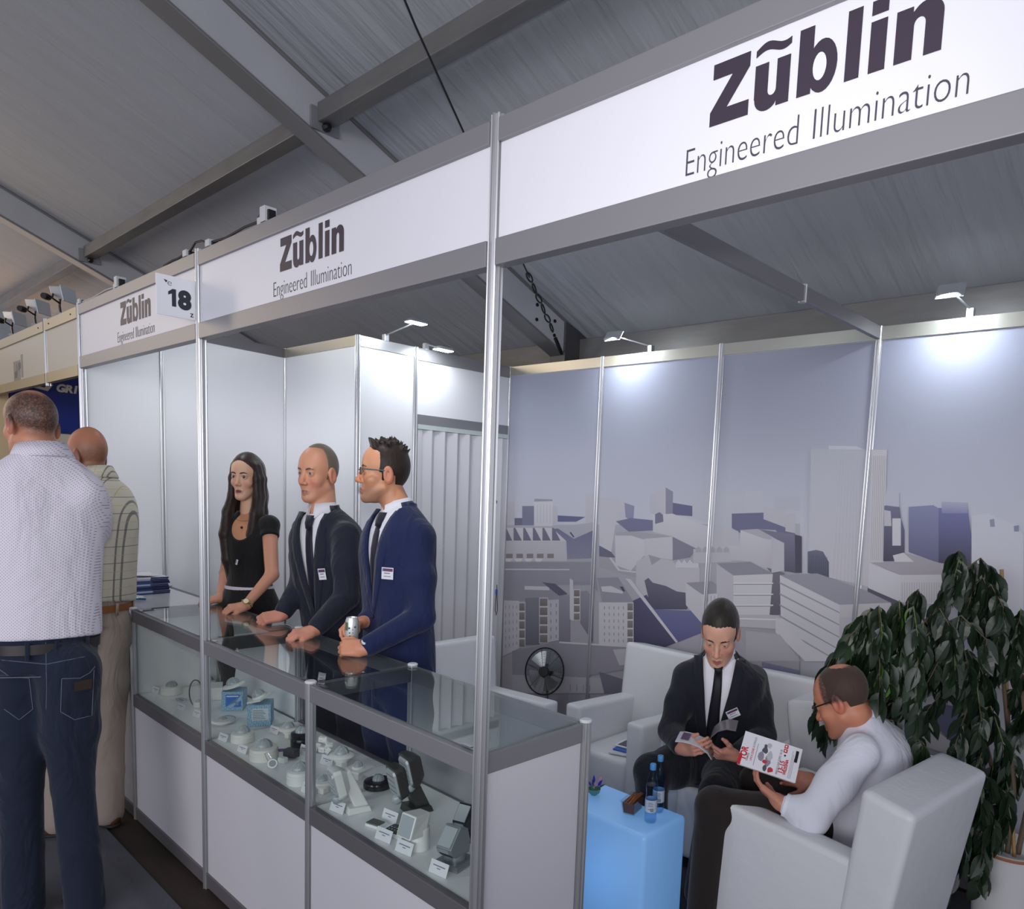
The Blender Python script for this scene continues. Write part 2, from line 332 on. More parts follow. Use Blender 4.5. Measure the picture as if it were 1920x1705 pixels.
wn2 = struct('wall_neighbour_back')
MB().box(-5.62, Xs[0]-.05, 1.62, 1.65, 0, 2.5).build('panel', CREAM, wn2)
NB = mat('neighbour_fascia_panel', (186, 180, 172), .5); NR = mat('neighbour_rail', (172, 160, 136), .42, .35)
for i, (a, b, l) in enumerate(((-5.9, -3.93, 'grey fascia board of the next stand with faint mirrored print at the left edge'), (-3.9, -3.265, 'short plain fascia board of the next stand beside the booth corner post'))):
    t = thing('neighbour_fascia', l, 'sign', ((a+b)/2, 0, 2.15)); h = (b-a)/2
    MB().box(-h, h, -.015, .015, 0, .055).build('bottom_rail', NR, t); MB().box(-h, h, -.015, .015, .29, .345).build('top_rail', NR, t); MB().box(-h, h, -.005, .005, .055, .29).build('panel', NB, t)
    for k in range(2): MB().lathe([(.004, 0), (.004, .003)], (-h+.1+k*(2*h-.2), -.0155, .318), 8, (0, -1, 0)).build('screw', DARKMET, t)
    if i == 0:
        MB().box(h-.60, h-.55, -.0058, -.005, .07, .21).build('faint_print', mat('faint_grey_ink', (140, 136, 134), .5), t); MB().box(h-.80, h-.62, -.0058, -.005, .06, .18).build('faint_print', mat('faint_grey_ink', (140, 136, 134), .5), t)
        DG = mat('mid_grey_ink', (104, 102, 106), .5)
        MB().prism([(h-.775, .075), (h-.715, .075), (h-.700, .09), (h-.700, .16), (h-.715, .16), (h-.715, .118), (h-.775, .118)], (0, -.0059, 0), (1, 0, 0), (0, 0, 1), .0004).build('faint_mark', DG, t)
        for q in range(3): MB().box(h-.67+.022*q, h-.655+.022*q, -.0063, -.0058, .115+.006*q, .165).build('faint_mark', DG, t)
tag(post('booth_post', -3.915, 0, 2.135, 2.51, None, .014), 'slim aluminium post dividing the two fascia boards of the next stand', 'post')
# floodlights clipped on the neighbour's fascia
def flood(x, label, rz):
    t = thing('floodlight', label, 'floodlight', (x, .0, 2.497), rz, 'floodlights on the next stand')
    MB().box(-.016, .016, -.014, .014, 0, .012).build('clamp', mat('grey_clamp', (150, 150, 152), .5, .4), t)
    MB().tube([(0, 0, .01), (0, .004, .05), (0, 0, .085)], .006, 8).build('stem', BLACKP, t)
    hd = MB().hexa([(-.05, -.052, .070), (.05, -.052, .070), (.026, .030, .105), (-.026, .030, .105), (-.055, -.040, .140), (.055, -.040, .140), (.026, .040, .145), (-.026, .040, .145)]).build('lamp_housing', mat('grey_housing', (150, 154, 164), .4, .3), t, bevel=.004)
    MB().hexa([(-.052, -.056, .068), (.052, -.056, .068), (.052, -.052, .066), (-.052, -.052, .066), (-.057, -.044, .145), (.057, -.044, .145), (.057, -.040, .145), (-.057, -.040, .145)]).build('lamp_glass', mat('lamp_front', (200, 206, 214), .2, 0, .6), hd)
    MB().lathe([(.016, -.02), (.018, .0), (.016, .02)], (-.04, .045, .085), 10, (1, 0, 0)).build('ballast', BLACKP, hd); MB().tube([(-.05, .0, .10), (-.058, .0, .075), (0, 0, .06)], .005, 6).build('yoke', BLACKP, t)
flood(-3.62, 'grey floodlight nearest the booth corner on top of the next stand fascia', 2.3); flood(-4.16, 'grey floodlight in the middle of the row on the next stand fascia', 2.3); flood(-4.75, 'grey floodlight at the left edge of the photo above the next stand', 2.3)
# ------------------------------------------------------------------ marquee
RF = .424; ZE, YE = 2.727, 2.55
def zr(y): return ZE+RF*(YE-y)
def tentmat(name, c, tr):
    m = mat(name, c, .75, 0, .2, var=(1.3, .10), bump=(2.2, .8, .04), stretch=(4.5, .35, 1)); t = NT(m)
    out = t.t.nodes['Material Output']; tl = t.n('ShaderNodeBsdfTranslucent'); tl.inputs[0].default_value = lin((205, 212, 228)); mx = t.n('ShaderNodeMixShader', i_0=tr)
    t.l(t.b.outputs[0], mx.inputs[1]); t.l(tl.outputs[0], mx.inputs[2]); t.l(mx.outputs[0], out.inputs[0]); return m
TENT = tentmat('marquee_fabric', (158, 159, 164), .036)
YR = -3.6; zrg = zr(YR)
ce = MB(); xs = [-14, -5.9, -2.2, 1.5, 5.2]
for i in range(4):
    a, b = xs[i], xs[i+1]
    ce.add([(a, YE+.16, zr(YE+.16)), (b, YE+.16, zr(YE+.16)), (b, YR, zrg), (a, YR, zrg)], [(0, 1, 2, 3)])
ce.add([(-14, YR, zrg), (5.2, YR, zrg), (5.2, YR-4.5, zrg-1.9), (-14, YR-4.5, zrg-1.9)], [(0, 1, 2, 3)])
tag(ce.build('ceiling', TENT), kind='structure')
wr = struct('wall_rear')
MB().box(-14, 5.2, YE+.17, YE+.2, 0, 2.64).build('panel', mat('marquee_wall', (150, 150, 150), .7, 0, .2, var=(2, .15)), wr)
BEAM = mat('weathered_alloy', (112, 111, 111), .5, .35, var=(9, .3), bump=(25, .3, .003), stretch=(.4, 2, 2))
tr1 = tag(MB().box(-14, 5.2, YE-.02, YE+.08, 2.545, 2.69).build('trim_1', BEAM, bevel=.006), kind='structure')
tr2 = tag(MB().box(-14, 5.2, YE-.03, YE+.10, 2.52, 2.54).build('trim_2', mat('dark_alloy', (52, 50, 50), .5, .4)), kind='structure')
RAFT = mat('rafter_alloy', (176, 176, 182), .45, .15, var=(5, .1)); RAFB = mat('rafter_flange', (122, 121, 122), .4, .4)
for i, (x, l) in enumerate(((-2.2, 'broad grey aluminium rafter crossing the roof from top left down to the eave'), (-5.95, 'distant grey aluminium rafter over the next stand at the left edge'))):
    t = thing('roof_rafter', l, 'rafter', (x, YE, 0)); L = 6.1
    def bar(x0, x1, d0, d1, nm, m):
        ya, yb = -.0, -L
        MB().hexa([(x0, ya, zr(YE+ya)-d1), (x1, ya, zr(YE+ya)-d1), (x1, yb, zr(YE+yb)-d1), (x0, yb, zr(YE+yb)-d1), (x0, ya, zr(YE+ya)-d0), (x1, ya, zr(YE+ya)-d0), (x1, yb, zr(YE+yb)-d0), (x0, yb, zr(YE+yb)-d0)]).build(nm, m, t, bevel=.004)
    bar(-.055, .055, .004, .215, 'web', RAFT); bar(-.066, .066, .215, .232, 'bottom_flange', RAFB); bar(.05, .066, .0, .02, 'keder_rail', RAFB)
    for k in range(4): MB().lathe([(.011, 0), (.011, .006)], (.055, -.25-.16*(k//2), zr(YE-.25-.16*(k//2))-.07-.09*(k % 2)), 10, (1, 0, 0)).build('bolt', DARKMET, t)
    MB().hexa([(-.07, .05, 2.40), (.07, .05, 2.40), (.07, -.16, 2.40), (-.07, -.16, 2.40), (-.07, .05, 2.72), (.07, .05, 2.72), (.07, -.16, 2.78), (-.07, -.16, 2.78)]).build('foot_plate', mat('foot_alloy', (86, 85, 88), .45, .5), t, bevel=.004)
for (xa, xb, l) in ((-2.13, 1.6, 'square purlin under the roof to the right of the broad rafter'), (-5.88, -2.27, 'square purlin under the roof between the two rafters'), (-9.6, -6.02, 'square purlin under the brown lit roof at the far left')):
    t = thing('roof_purlin', l, 'purlin', ((xa+xb)/2, .72, zr(.72)), 0, 'roof purlins'); h = (xb-xa)/2
    MB().box(-h, h, -.04, .04, -.155, -.070).build('bar', BEAM, t, bevel=.004)
    MB().box(-h-.012, -h+.004, -.07, .07, -.19, -.09).build('bracket', mat('zinc', (150, 152, 156), .4, .6), t); MB().lathe([(.02, 0), (.022, .02), (.012, .04)], (-h+.0, -.0, -.17), 8, (1, 0, 0)).build('bolt', DARKMET, t)
t = thing('brace_cable', 'thin dark steel brace cable running under the roof to the rafter foot', 'cable', (-2.05, 2.28, 2.62))
def rp(x, y, d): return (x+2.05, y-2.28, zr(y)-d-.09-2.62)
MB().tube([rp(-.58, -.5, .03), rp(-1.164, .558, .11), rp(-1.43, 1.039, .10), rp(-1.83, 1.78, .10)], .0045, 6).build('cable', mat('black_steel', (40, 42, 44), .5, .5), t)
for k in range(6):
    f = k/6; c = Vector(rp(-1.83-.2*f, 1.78+.42*f, .10+.05*f)); d = Vector((-.2, .42, -.23)).normalized(); x, y, z = frame(d, (0, 0, 1) if k % 2 else (1, .3, .1))
    MB().tube([c+z*(.036*math.cos(a))+x*(.014*math.sin(a)) for a in np.linspace(0, 2*PI, 15)], .005, 6, False).build('chain_link', mat('black_steel', (40, 42, 44), .5, .5), t)
MB().tube([rp(-2.03, 2.2, .16), rp(-2.07, 2.3, .19)], .012, 8).build('shackle', DARKMET, t)
# ------------------------------------------------------------------ things on top of the fascia: sockets, cables
GREYP = mat('light_grey_plastic', (188, 190, 194), .45)
fx = [(-1.585, 'grey socket box on the fascia top just right of the numbered post', 1), (-1.80, 'grey socket box on the fascia top just left of the numbered post', 1), (-1.14, 'larger grey clamp box with black plug above the middle lettering', 2), (-2.62, 'grey clamp box with black plug above the far left lettering', 2), (-3.2, 'small grey clip on the fascia top by the left corner post', 1)]
for x, l, k in fx:
    t = thing('socket_box', l, 'socket box', (x, .0, ZT), 0, 'boxes clipped to the fascia top')
    MB().box(-.018, .018, -.02, .02, 0, .024*k).build('box', GREYP, t, bevel=.002); MB().box(.018, .03, -.012, .012, .004, .018*k).build('plug', BLACKP, t, bevel=.002)
    if k == 2:
        MB().box(-.052, -.024, -.014, .014, .0, .022).build('box', GREYP, t, bevel=.002); MB().tube([(-.06, 0, .028), (-.03, 0, .034), (0, 0, .04)], .008, 8).build('plug', BLACKP, t)
CABLE = mat('black_cable', (24, 24, 26), .5)
for pts, l in (([(-1.57, 2.515), (-1.45, 2.507), (-1.3, 2.515), (-1.17, 2.512)], 'black cable lying along the fascia top right of the numbered post'), ([(-2.05, 2.506), (-1.95, 2.512), (-1.9, 2.51), (-1.82, 2.516), (-1.77, 2.518), (-1.72, 2.54), (-1.66, 2.535), (-1.6, 2.516)], 'black cable looping over the fascia top at the numbered post'), ([(-3.18, 2.508), (-3.0, 2.506), (-2.8, 2.514), (-2.68, 2.51)], 'pale cable along the fascia top at the far left')):
    o = MB().tube([(x, -.008, z) for x, z in pts], .004, 6).build('power_cable', CABLE if 'black' in l else GREYP, smooth=True); tag(o, l, 'cable')
# LED arm lamps
LED = mat('led_panel', (255, 255, 250), .4, emit=((240, 250, 255), 14))
LBODY = mat('lamp_silver', (176, 180, 186), .35, .5)
def arm_lamp(base, tip, label, power, along, tilt=0):
    t = thing('arm_lamp', label, 'lamp', base, 0, 'LED arm lamps on the walls'); tp = Vector(tip)-Vector(base)
    MB().cbox((0, 0, .015), .03, .03, .04).build('clamp', LBODY, t, bevel=.004)
    MB().tube([(0, 0, .03), tp*.5+Vector((0, 0, .016)), tp], .0045, 8).build('arm', LBODY, t)
    al = Vector(along).normalized(); sd = tp.copy(); sd.z = 0; sd.normalize()
    hd = MB(); c = tp; up = (Vector((0, 0, 1))*math.cos(tilt)+sd*math.sin(tilt)).normalized(); sx_ = up.cross(al).normalized()
    p = [c-al*.06-sx_*.034, c+al*.06-sx_*.034, c+al*.06+sx_*.034, c-al*.06+sx_*.034]
    h = MB().hexa([q-up*.004 for q in p]+[c+(q-c)*.72+up*.014 for q in p]).build('lamp_head', LBODY, t, bevel=.004)
    p = [c-al*.054-sx_*.029, c+al*.054-sx_*.029, c+al*.054+sx_*.029, c-al*.054+sx_*.029]
    MB().hexa([q-up*.008 for q in p]+[q-up*.0035 for q in p]).build('led_panel', LED, h)
    wp = Vector(base)+tp+Vector((0, 0, -.012))
    light('lamp_light', 'AREA', wp, power, (.88, .96, 1), .05, Vector(base)+(Vector((0, 0, -.55)) if base[1] > .5 else Vector((-.3, 1.6, -1.3))), .1)
arm_lamp((Xs[1], 1.32, ZT), (Xs[1]+.29, 1.33, ZT+.075), 'silver LED arm lamp lit on the storage wall nearest the corner', 2.8, (0, 1, 0))
arm_lamp((Xs[1], 1.60, ZT), (Xs[1]+.15, 1.62, ZT-.012), 'silver LED arm lamp lit above the folding door', 1.5, (0, 1, 0))
arm_lamp((-1.335, YD, ZT), (-1.49, YD-.16, ZT+.075), 'silver LED arm lamp over the second mural panel', 4.6, (1, 0, 0), 1.15)
arm_lamp((.385, YD, ZT), (.345, YD-.17, ZT+.075), 'silver LED arm lamp over the mural at the right edge', 5.5, (1, 0, 0), 1.15)
arm_lamp((-1.14, .004, ZT), (-1.12, .30, ZT+.02), 'LED arm lamp reaching into the booth behind the middle fascia board', 6, (1, 0, 0), -.5)
arm_lamp((-2.62, .004, ZT), (-2.60, .30, ZT+.02), 'LED arm lamp reaching into the booth behind the far left fascia board', 6, (1, 0, 0), -.5)
# ------------------------------------------------------------------ printed mural: a white model city, flat colours on the panels
class Mural:
    def __init__(s): s.mb = MB(); s.k = 0
    def put(s, P, c, c2=None, k=None):                            # P in plane coordinates (x, z); c at the first corner .. c2 at the last ones
        s.k += 1; y = YD-T/2-.0004-.00003*s.k; n = len(P); o = len(s.mb.v)
        s.mb.v += [(p[0], y, p[1]) for p in P]; s.mb.f.append(tuple(range(o, o+n))); s.mb.m.append(0)
        zs = [p[1] for p in P]; lo, hi = min(zs), max(zs)
        for p in P:
            t = 0 if c2 is None or hi == lo else (hi-p[1])/(hi-lo)
            li = lambda q: lin([min(232, (v*.72+.28*(.4*q[0]+.4*q[1]+.2*q[2]))*1.0+2) for v in q]); a = li(c); b = li(c2 or c); s.mb.c.append(tuple(a[i]*(1-t)+b[i]*t for i in range(3))+(1,))
MU = Mural()
def mk(ox, oy, s):
    def f(*xy, c=(200, 196, 204), c2=None):
        P = []
        for x, y in zip(xy[::2], xy[1::2]): p = ony(ox+x/s, oy+y/s, YD-T/2); P.append((min(max(p[0], Xs[1]+.014), Xs[6]), min(max(p[2], .072), ZT-.064)))
        MU.put(P, c, c2)
    return f
A = mk(900, 600, 2.435); B = mk(1400, 560, 2.508)
zl = [ZT-.064, 2.05, 1.75, 1.50]; sk = [(156, 161, 190), (170, 173, 196), (184, 185, 203), (196, 195, 209)]
for i in range(3): MU.put([(Xs[1]+.014, zl[i]), (Xs[6], zl[i]), (Xs[6], zl[i+1]), (Xs[1]+.014, zl[i+1])], sk[i], sk[i+1])
MU.put([(Xs[1]+.014, 1.50), (Xs[6], 1.50), (Xs[6], .072), (Xs[1]+.014, .072)], (196, 195, 209), (150, 146, 158))
L_, M_, R_, D_, K_, BR = (203, 199, 208), (190, 186, 197), (152, 148, 163), (112, 110, 138), (82, 80, 100), (142, 130, 128)
A(100, 935, 1461, 930, 1461, 1705, 100, 1705, c=(178, 174, 187), c2=(164, 158, 170))
def slits(f, x0, y0, x1, y1, x2, y2, x3, y3, nx, ny, w=.12, h=.45, c=D_):      # grid of slots in a quad: top-left, top-right, bottom-right, bottom-left
    for i in range(nx):
        for j in range(ny):
            def q(u, v): a = (x0+(x1-x0)*u, y0+(y1-y0)*u); b = (x3+(x2-x3)*u, y3+(y2-y3)*u); return (a[0]+(b[0]-a[0])*v, a[1]+(b[1]-a[1])*v)
            u, v = (i+.5)/nx, (j+.5)/ny; du, dv = w/nx/2, h/ny/2
            f(*q(u-du, v-dv), *q(u+du, v-dv), *q(u+du, v+dv), *q(u-du, v+dv), c=c)
# distant row
A(110, 830, 158, 830, 158, 912, 110, 935, c=M_); A(158, 905, 215, 905, 215, 938, 158, 938, c=D_); A(193, 850, 248, 850, 248, 938, 193, 938, c=(124, 124, 156))
A(247, 828, 332, 828, 332, 942, 247, 942, c=L_); A(250, 817, 330, 820, 332, 828, 247, 830, c=R_); slits(A, 255, 835, 328, 835, 328, 935, 255, 935, 5, 1, .1, .85, (176, 172, 186))
A(332, 850, 355, 850, 355, 930, 332, 935, c=M_); A(355, 893, 482, 900, 440, 922, 355, 922, c=(104, 102, 150))
A(482, 795, 520, 795, 530, 930, 482, 940, c=M_)
A(545, 815, 620, 808, 700, 850, 690, 900, 620, 925, 600, 1060, 545, 1030, c=M_, c2=L_); A(660, 835, 705, 850, 700, 930, 665, 900, c=(142, 140, 176))
A(620, 920, 690, 905, 790, 915, 790, 962, 680, 968, c=(122, 117, 156)); A(880, 835, 970, 850, 970, 897, 880, 890, c=(108, 104, 146))
A(800, 760, 848, 765, 848, 886, 800, 890, c=M_); A(775, 790, 800, 790, 800, 890, 775, 880, c=(186, 184, 200)); A(848, 765, 882, 785, 880, 892, 848, 886, c=(142, 140, 164))
A(970, 795, 1070, 800, 1205, 795, 1210, 880, 1150, 890, 1150, 960, 1060, 935, 970, 905, c=(190, 188, 203)); A(1150, 885, 1300, 880, 1440, 960, 1440, 1030, 1190, 975, 1150, 950, c=(116, 112, 152))
A(1210, 785, 1290, 780, 1290, 880, 1210, 870, c=(192, 190, 205)); A(1295, 855, 1390, 860, 1395, 948, 1295, 910, c=M_); A(1345, 810, 1461, 805, 1461, 870, 1345, 862, c=(186, 184, 200)); A(1395, 890, 1440, 885, 1440, 975, 1395, 965, c=M_)
A(790, 890, 880, 885, 1000, 930, 1060, 950, 1060, 1085, 975, 1060, 880, 990, 790, 968, c=L_, c2=M_); A(800, 888, 820, 878, 836, 890, 838, 922, 800, 932, c=(122, 117, 148))
A(1090, 935, 1180, 965, 1186, 1030, 1180, 1100, 1060, 1090, 1060, 945, c=M_)
A(1190, 960, 1350, 960, 1392, 1012, 1390, 1155, 1300, 1145, 1240, 1105, 1180, 1100, 1060, 1092, 1060, 1040, 1185, 1030, c=L_, c2=(186, 181, 192)); A(1190, 960, 1260, 955, 1350, 960, 1392, 1012, 1300, 1000, c=(178, 173, 184))
A(1330, 965, 1390, 985, 1461, 1000, 1461, 1150, 1392, 1150, c=(132, 128, 156)); A(1445, 985, 1461, 985, 1461, 1140, 1445, 1140, c=K_)
# sawtooth factory
A(108, 1000, 395, 1010, 397, 1102, 108, 1102, c=(192, 187, 196)); A(108, 948, 328, 950, 395, 1010, 108, 1008, c=L_)
for k in range(6): x = 110+44*k; A(x, 950, x+8, 950, x+38, 1008, x, 1008, c=(118, 114, 140)); 
for k in range(5): A(120+47*k, 1068, 150+47*k, 1068, 150+47*k, 1088, 120+47*k, 1088, c=BR)
for k in range(4): A(112+46*k, 1090, 150+46*k, 1090, 140+46*k, 1104, 120+46*k, 1104, c=(214, 209, 214))
A(335, 955, 400, 948, 520, 962, 520, 1088, 400, 1092, 395, 1010, c=(116, 112, 152), c2=(140, 136, 164)); A(345, 945, 520, 925, 520, 960, 430, 1000, c=(176, 172, 186)); A(415, 968, 432, 990, 428, 995, 410, 972, c=K_)
A(108, 1105, 520, 1105, 520, 1210, 108, 1210, c=R_); A(108, 1135, 410, 1138, 410, 1143, 108, 1141, c=L_)
A(545, 1030, 600, 1060, 620, 1085, 545, 1085, c=D_); A(545, 1080, 640, 1090, 720, 1150, 720, 1180, 545, 1130, c=(168, 163, 175)); A(590, 1085, 600, 1085, 640, 1140, 720, 1150, 720, 1156, 632, 1146, c=L_)
# block with roof planes
A(620, 972, 700, 966, 880, 988, 750, 1004, 690, 985, 625, 992, c=(168, 163, 177)); A(617, 985, 690, 985, 750, 1004, 750, 1075, 690, 1145, 620, 1120, c=L_); A(750, 1000, 882, 990, 880, 1095, 750, 1078, c=(198, 193, 202))
A(880, 990, 990, 1045, 960, 1085, 882, 1098, c=(134, 130, 152))
# church and its shadow
A(715, 1105, 770, 1072, 800, 1100, 785, 1292, 752, 1262, 713, 1210, c=M_); A(770, 1072, 830, 1090, 786, 1122, c=(160, 155, 168)); A(785, 1120, 830, 1090, 880, 1100, 905, 1135, 1005, 1130, 1005, 1302, 785, 1322, c=(190, 185, 195))
for k in range(4): A(895+26*k, 1112, 908+26*k, 1094, 921+26*k, 1112, 921+26*k, 1132, 895+26*k, 1132, c=L_)
A(752, 1190, 770, 1178, 790, 1200, 850, 1215, 900, 1240, 985, 1252, 945, 1322, 800, 1322, 775, 1290, c=(108, 106, 130), c2=(84, 82, 106)); A(975, 1047, 1060, 1040, 1140, 1047, 1150, 1105, 975, 1112, c=(188, 184, 193))
for k in range(5): A(985+32*k, 1046, 998+32*k, 1034, 1011+32*k, 1046, 1011+32*k, 1062, 985+32*k, 1062, c=(172, 167, 178))
# streets
A(700, 1282, 762, 1255, 905, 1470, 835, 1500, 700, 1490, c=(92, 88, 124), c2=(74, 70, 104)); A(735, 1262, 800, 1322, 1012, 1330, 1012, 1430, 905, 1472, c=(112, 114, 164), c2=(92, 92, 150)); A(665, 1180, 690, 1185, 905, 1470, 895, 1474, c=L_)
# lower left courts
A(108, 1205, 345, 1203, 362, 1276, 108, 1288, c=R_); A(205, 1215, 318, 1218, 318, 1235, 205, 1232, c=L_); A(285, 1198, 345, 1205, 402, 1252, 362, 1260, c=(98, 95, 124))
A(105, 1280, 180, 1283, 180, 1500, 105, 1536, c=(200, 194, 201)); slits(A, 110, 1295, 178, 1295, 178, 1490, 110, 1510, 4, 6)
def cells(f, x0, y0, x1, y1, n):
    f(x0, y0, x1, y0, x1, y1, x0, y1, c=L_)
    h = (y1-y0)/n
    for k in range(n): f(x0+3, y0+k*h+4, x1-3, y0+k*h+4, x1-3, y0+(k+1)*h-3, x0+3, y0+(k+1)*h-3, c=BR, c2=(118, 108, 108))
A(208, 1270, 274, 1268, 274, 1482, 208, 1485, c=(132, 129, 146), c2=(108, 106, 124)); cells(A, 178, 1290, 209, 1496, 5); cells(A, 272, 1268, 313, 1476, 5); A(313, 1280, 363, 1276, 363, 1462, 313, 1472, c=M_); slits(A, 313, 1285, 363, 1285, 363, 1460, 313, 1470, 2, 5)
A(362, 1260, 412, 1255, 412, 1480, 362, 1470, c=(150, 146, 162), c2=(128, 122, 140)); A(425, 1122, 520, 1138, 530, 1180, 540, 1240, 490, 1200, 415, 1192, c=R_); A(412, 1180, 428, 1190, 428, 1376, 412, 1366, c=L_); cells(A, 428, 1230, 460, 1372, 4); A(460, 1240, 490, 1236, 518, 1270, 518, 1474, 460, 1385, c=(150, 145, 160), c2=(112, 108, 128))
A(538, 1178, 632, 1175, 702, 1290, 560, 1292, c=R_); A(555, 1218, 600, 1215, 655, 1240, 655, 1250, 560, 1240, c=L_); A(640, 1218, 655, 1218, 665, 1240, 655, 1240, c=K_); A(545, 1290, 675, 1290, 675, 1487, 545, 1482, c=(204, 198, 205)); slits(A, 560, 1300, 668, 1300, 668, 1482, 560, 1478, 5, 6); cells(A, 673, 1290, 704, 1488, 5)
A(150, 1512, 360, 1470, 520, 1480, 832, 1500, 842, 1548, 640, 1600, 400, 1642, 150, 1622, c=(148, 143, 158)); A(365, 1468, 832, 1498, 836, 1504, 365, 1476, c=L_); A(150, 1620, 700, 1640, 700, 1705, 150, 1705, c=(180, 174, 184)); A(610, 1505, 735, 1498, 722, 1566, 640, 1578, c=(188, 182, 192)); A(688, 1500, 720, 1500, 728, 1530, 700, 1530, c=K_)
A(545, 1605, 660, 1642, 660, 1705, 570, 1705, c=(116, 113, 134)); A(655, 1638, 690, 1638, 690, 1700, 655, 1700, c=(104, 98, 104)); slits(A, 400, 1660, 520, 1665, 520, 1700, 400, 1700, 4, 1, .07, .8); A(105, 1545, 150, 1520, 150, 1705, 105, 1705, c=(176, 168, 174))
MU.put([(ony(900+657/2.435, 600+1643/2.435, YD)[0]+.004*math.cos(a), ony(1170, 600+1643/2.435, YD)[2]+.004*math.sin(a)) for a in np.linspace(0, 2*PI, 9)[:-1]], (230, 20, 40))
# right of the middle
A(943, 1200, 1060, 1193, 1135, 1246, 1018, 1254, c=R_); A(941, 1200, 1018, 1254, 1018, 1388, 943, 1302, c=(198, 193, 201)); A(1015, 1254, 1135, 1246, 1132, 1300, 1015, 1340, c=L_); slits(A, 1018, 1260, 1130, 1255, 1130, 1280, 1018, 1290, 7, 1, .12, .9); A(1085, 1205, 1150, 1255, 1148, 1302, 1132, 1296, 1130, 1255, c=(128, 108, 98))
A(1310, 1130, 1392, 1155, 1385, 1345, 1322, 1348, 1338, 1160, c=(122, 118, 134), c2=(100, 96, 112)); A(1085, 1112, 1238, 1105, 1340, 1160, 1160, 1167, c=(146, 142, 158)); A(1083, 1112, 1160, 1167, 1160, 1346, 1083, 1250, c=(188, 183, 192)); A(1160, 1167, 1340, 1160, 1325, 1346, 1160, 1346, c=(205, 200, 206))
for y in (1200, 1250, 1300): A(1160, y, 1342, y, 1342, y+5, 1160, y+5, c=(222, 217, 222)); A(1160, y+5, 1335, y+5, 1335, y+9, 1160, y+9, c=(150, 142, 148))
A(1160, 1346, 1325, 1346, 1390, 1352, 1461, 1410, 1461, 1490, 1370, 1412, 1180, 1400, c=(190, 183, 188)); A(1165, 1360, 1365, 1366, 1365, 1371, 1165, 1366, c=(222, 216, 220)); A(1170, 1418, 1350, 1420, 1461, 1525, 1461, 1705, 1300, 1640, c=(166, 160, 170)); A(1290, 1560, 1461, 1600, 1461, 1720, 1290, 1690, c=(132, 130, 166), c2=(84, 86, 146))
# slab tower and right-hand city
B(305, 708, 662, 712, 645, 1372, 390, 1312, 290, 1290, 296, 1050, c=(184, 184, 200), c2=(198, 193, 202)); B(590, 712, 662, 712, 645, 1238, 580, 1232, c=(202, 196, 203))
slits(B, 440, 750, 556, 750, 556, 1370, 400, 1310, 9, 1, .08, 1, (176, 174, 188)); slits(B, 596, 740, 658, 740, 643, 1235, 582, 1230, 7, 1, .2, 1, (160, 152, 162)); B(388, 692, 520, 696, 560, 712, 390, 710, c=(200, 199, 210))
B(290, 1190, 330, 1182, 362, 1190, 390, 1240, 390, 1312, 290, 1290, c=(112, 112, 136), c2=(88, 88, 112)); slits(B, 296, 1200, 385, 1215, 388, 1305, 296, 1288, 10, 1, .15, 1, (78, 80, 104))
B(230, 1110, 262, 1118, 262, 1290, 230, 1290, c=K_); B(120, 1120, 180, 1150, 180, 1280, 120, 1290, c=M_); B(60, 1085, 230, 1110, 232, 1290, 180, 1280, 180, 1150, c=(128, 124, 150), c2=(96, 92, 116))
B(655, 905, 720, 915, 720, 982, 655, 972, c=(186, 184, 202)); B(650, 975, 722, 980, 728, 1030, 745, 1090, 745, 1235, 645, 1235, c=(114, 112, 146), c2=(74, 70, 92)); B(650, 995, 680, 1000, 684, 1070, 650, 1070, c=M_); B(688, 1034, 728, 1034, 728, 1162, 688, 1162, c=L_)
B(765, 980, 880, 972, 912, 990, 912, 1245, 765, 1192, c=(130, 134, 178), c2=(100, 98, 140)); B(905, 985, 1042, 990, 1058, 1110, 1056, 1262, 905, 1242, c=(110, 112, 176), c2=(72, 64, 92)); B(920, 955, 1040, 960, 1042, 1010, 920, 1010, c=(168, 168, 196), c2=(130, 130, 180))
B(1060, 1022, 1140, 1010, 1175, 1032, 1262, 1060, 1304, 1110, 1304, 1560, 1140, 1490, 1060, 1262, c=(194, 194, 209), c2=(204, 201, 210)); B(1145, 1040, 1166, 1036, 1170, 1074, 1148, 1074, c=(140, 140, 172)); B(1258, 1070, 1282, 1066, 1282, 1096, 1260, 1096, c=(130, 130, 170)); B(1085, 1310, 1140, 1340, 1138, 1420, 1085, 1390, c=D_)
B(585, 1242, 690, 1238, 740, 1195, 980, 1262, 928, 1300, 725, 1300, c=(168, 158, 170)); B(690, 1208, 740, 1195, 790, 1238, 700, 1238, c=(206, 200, 205)); B(578, 1243, 725, 1300, 725, 1426, 575, 1362, c=L_); B(725, 1300, 928, 1298, 980, 1262, 980, 1400, 928, 1440, 725, 1427, c=(202, 194, 200)); slits(B, 728, 1335, 925, 1335, 925, 1430, 728, 1425, 17, 1, .2, 1, (168, 158, 166))
B(572, 1360, 725, 1426, 770, 1460, 680, 1440, 572, 1400, c=(90, 86, 106)); B(160, 1300, 335, 1292, 560, 1372, 682, 1430, 440, 1440, c=(154, 150, 166)); B(160, 1300, 440, 1440, 440, 1705, 330, 1705, 165, 1560, c=L_); B(440, 1440, 682, 1430, 682, 1492, 440, 1498, c=(196, 188, 194)); B(440, 1498, 682, 1492, 682, 1705, 440, 1705, c=(188, 182, 190))
for k in range(5): B(158, 1332+52*k, 440, 1474+58*k, 440, 1480+58*k, 158, 1340+52*k, c=(160, 152, 158))
B(140, 1500, 160, 1505, 300, 1640, 400, 1705, 280, 1705, 140, 1570, c=(206, 200, 204)); B(0, 1560, 160, 1580, 260, 1705, 0, 1705, c=(178, 170, 178))
C7 = mk(1520, 1040, 3.7075)
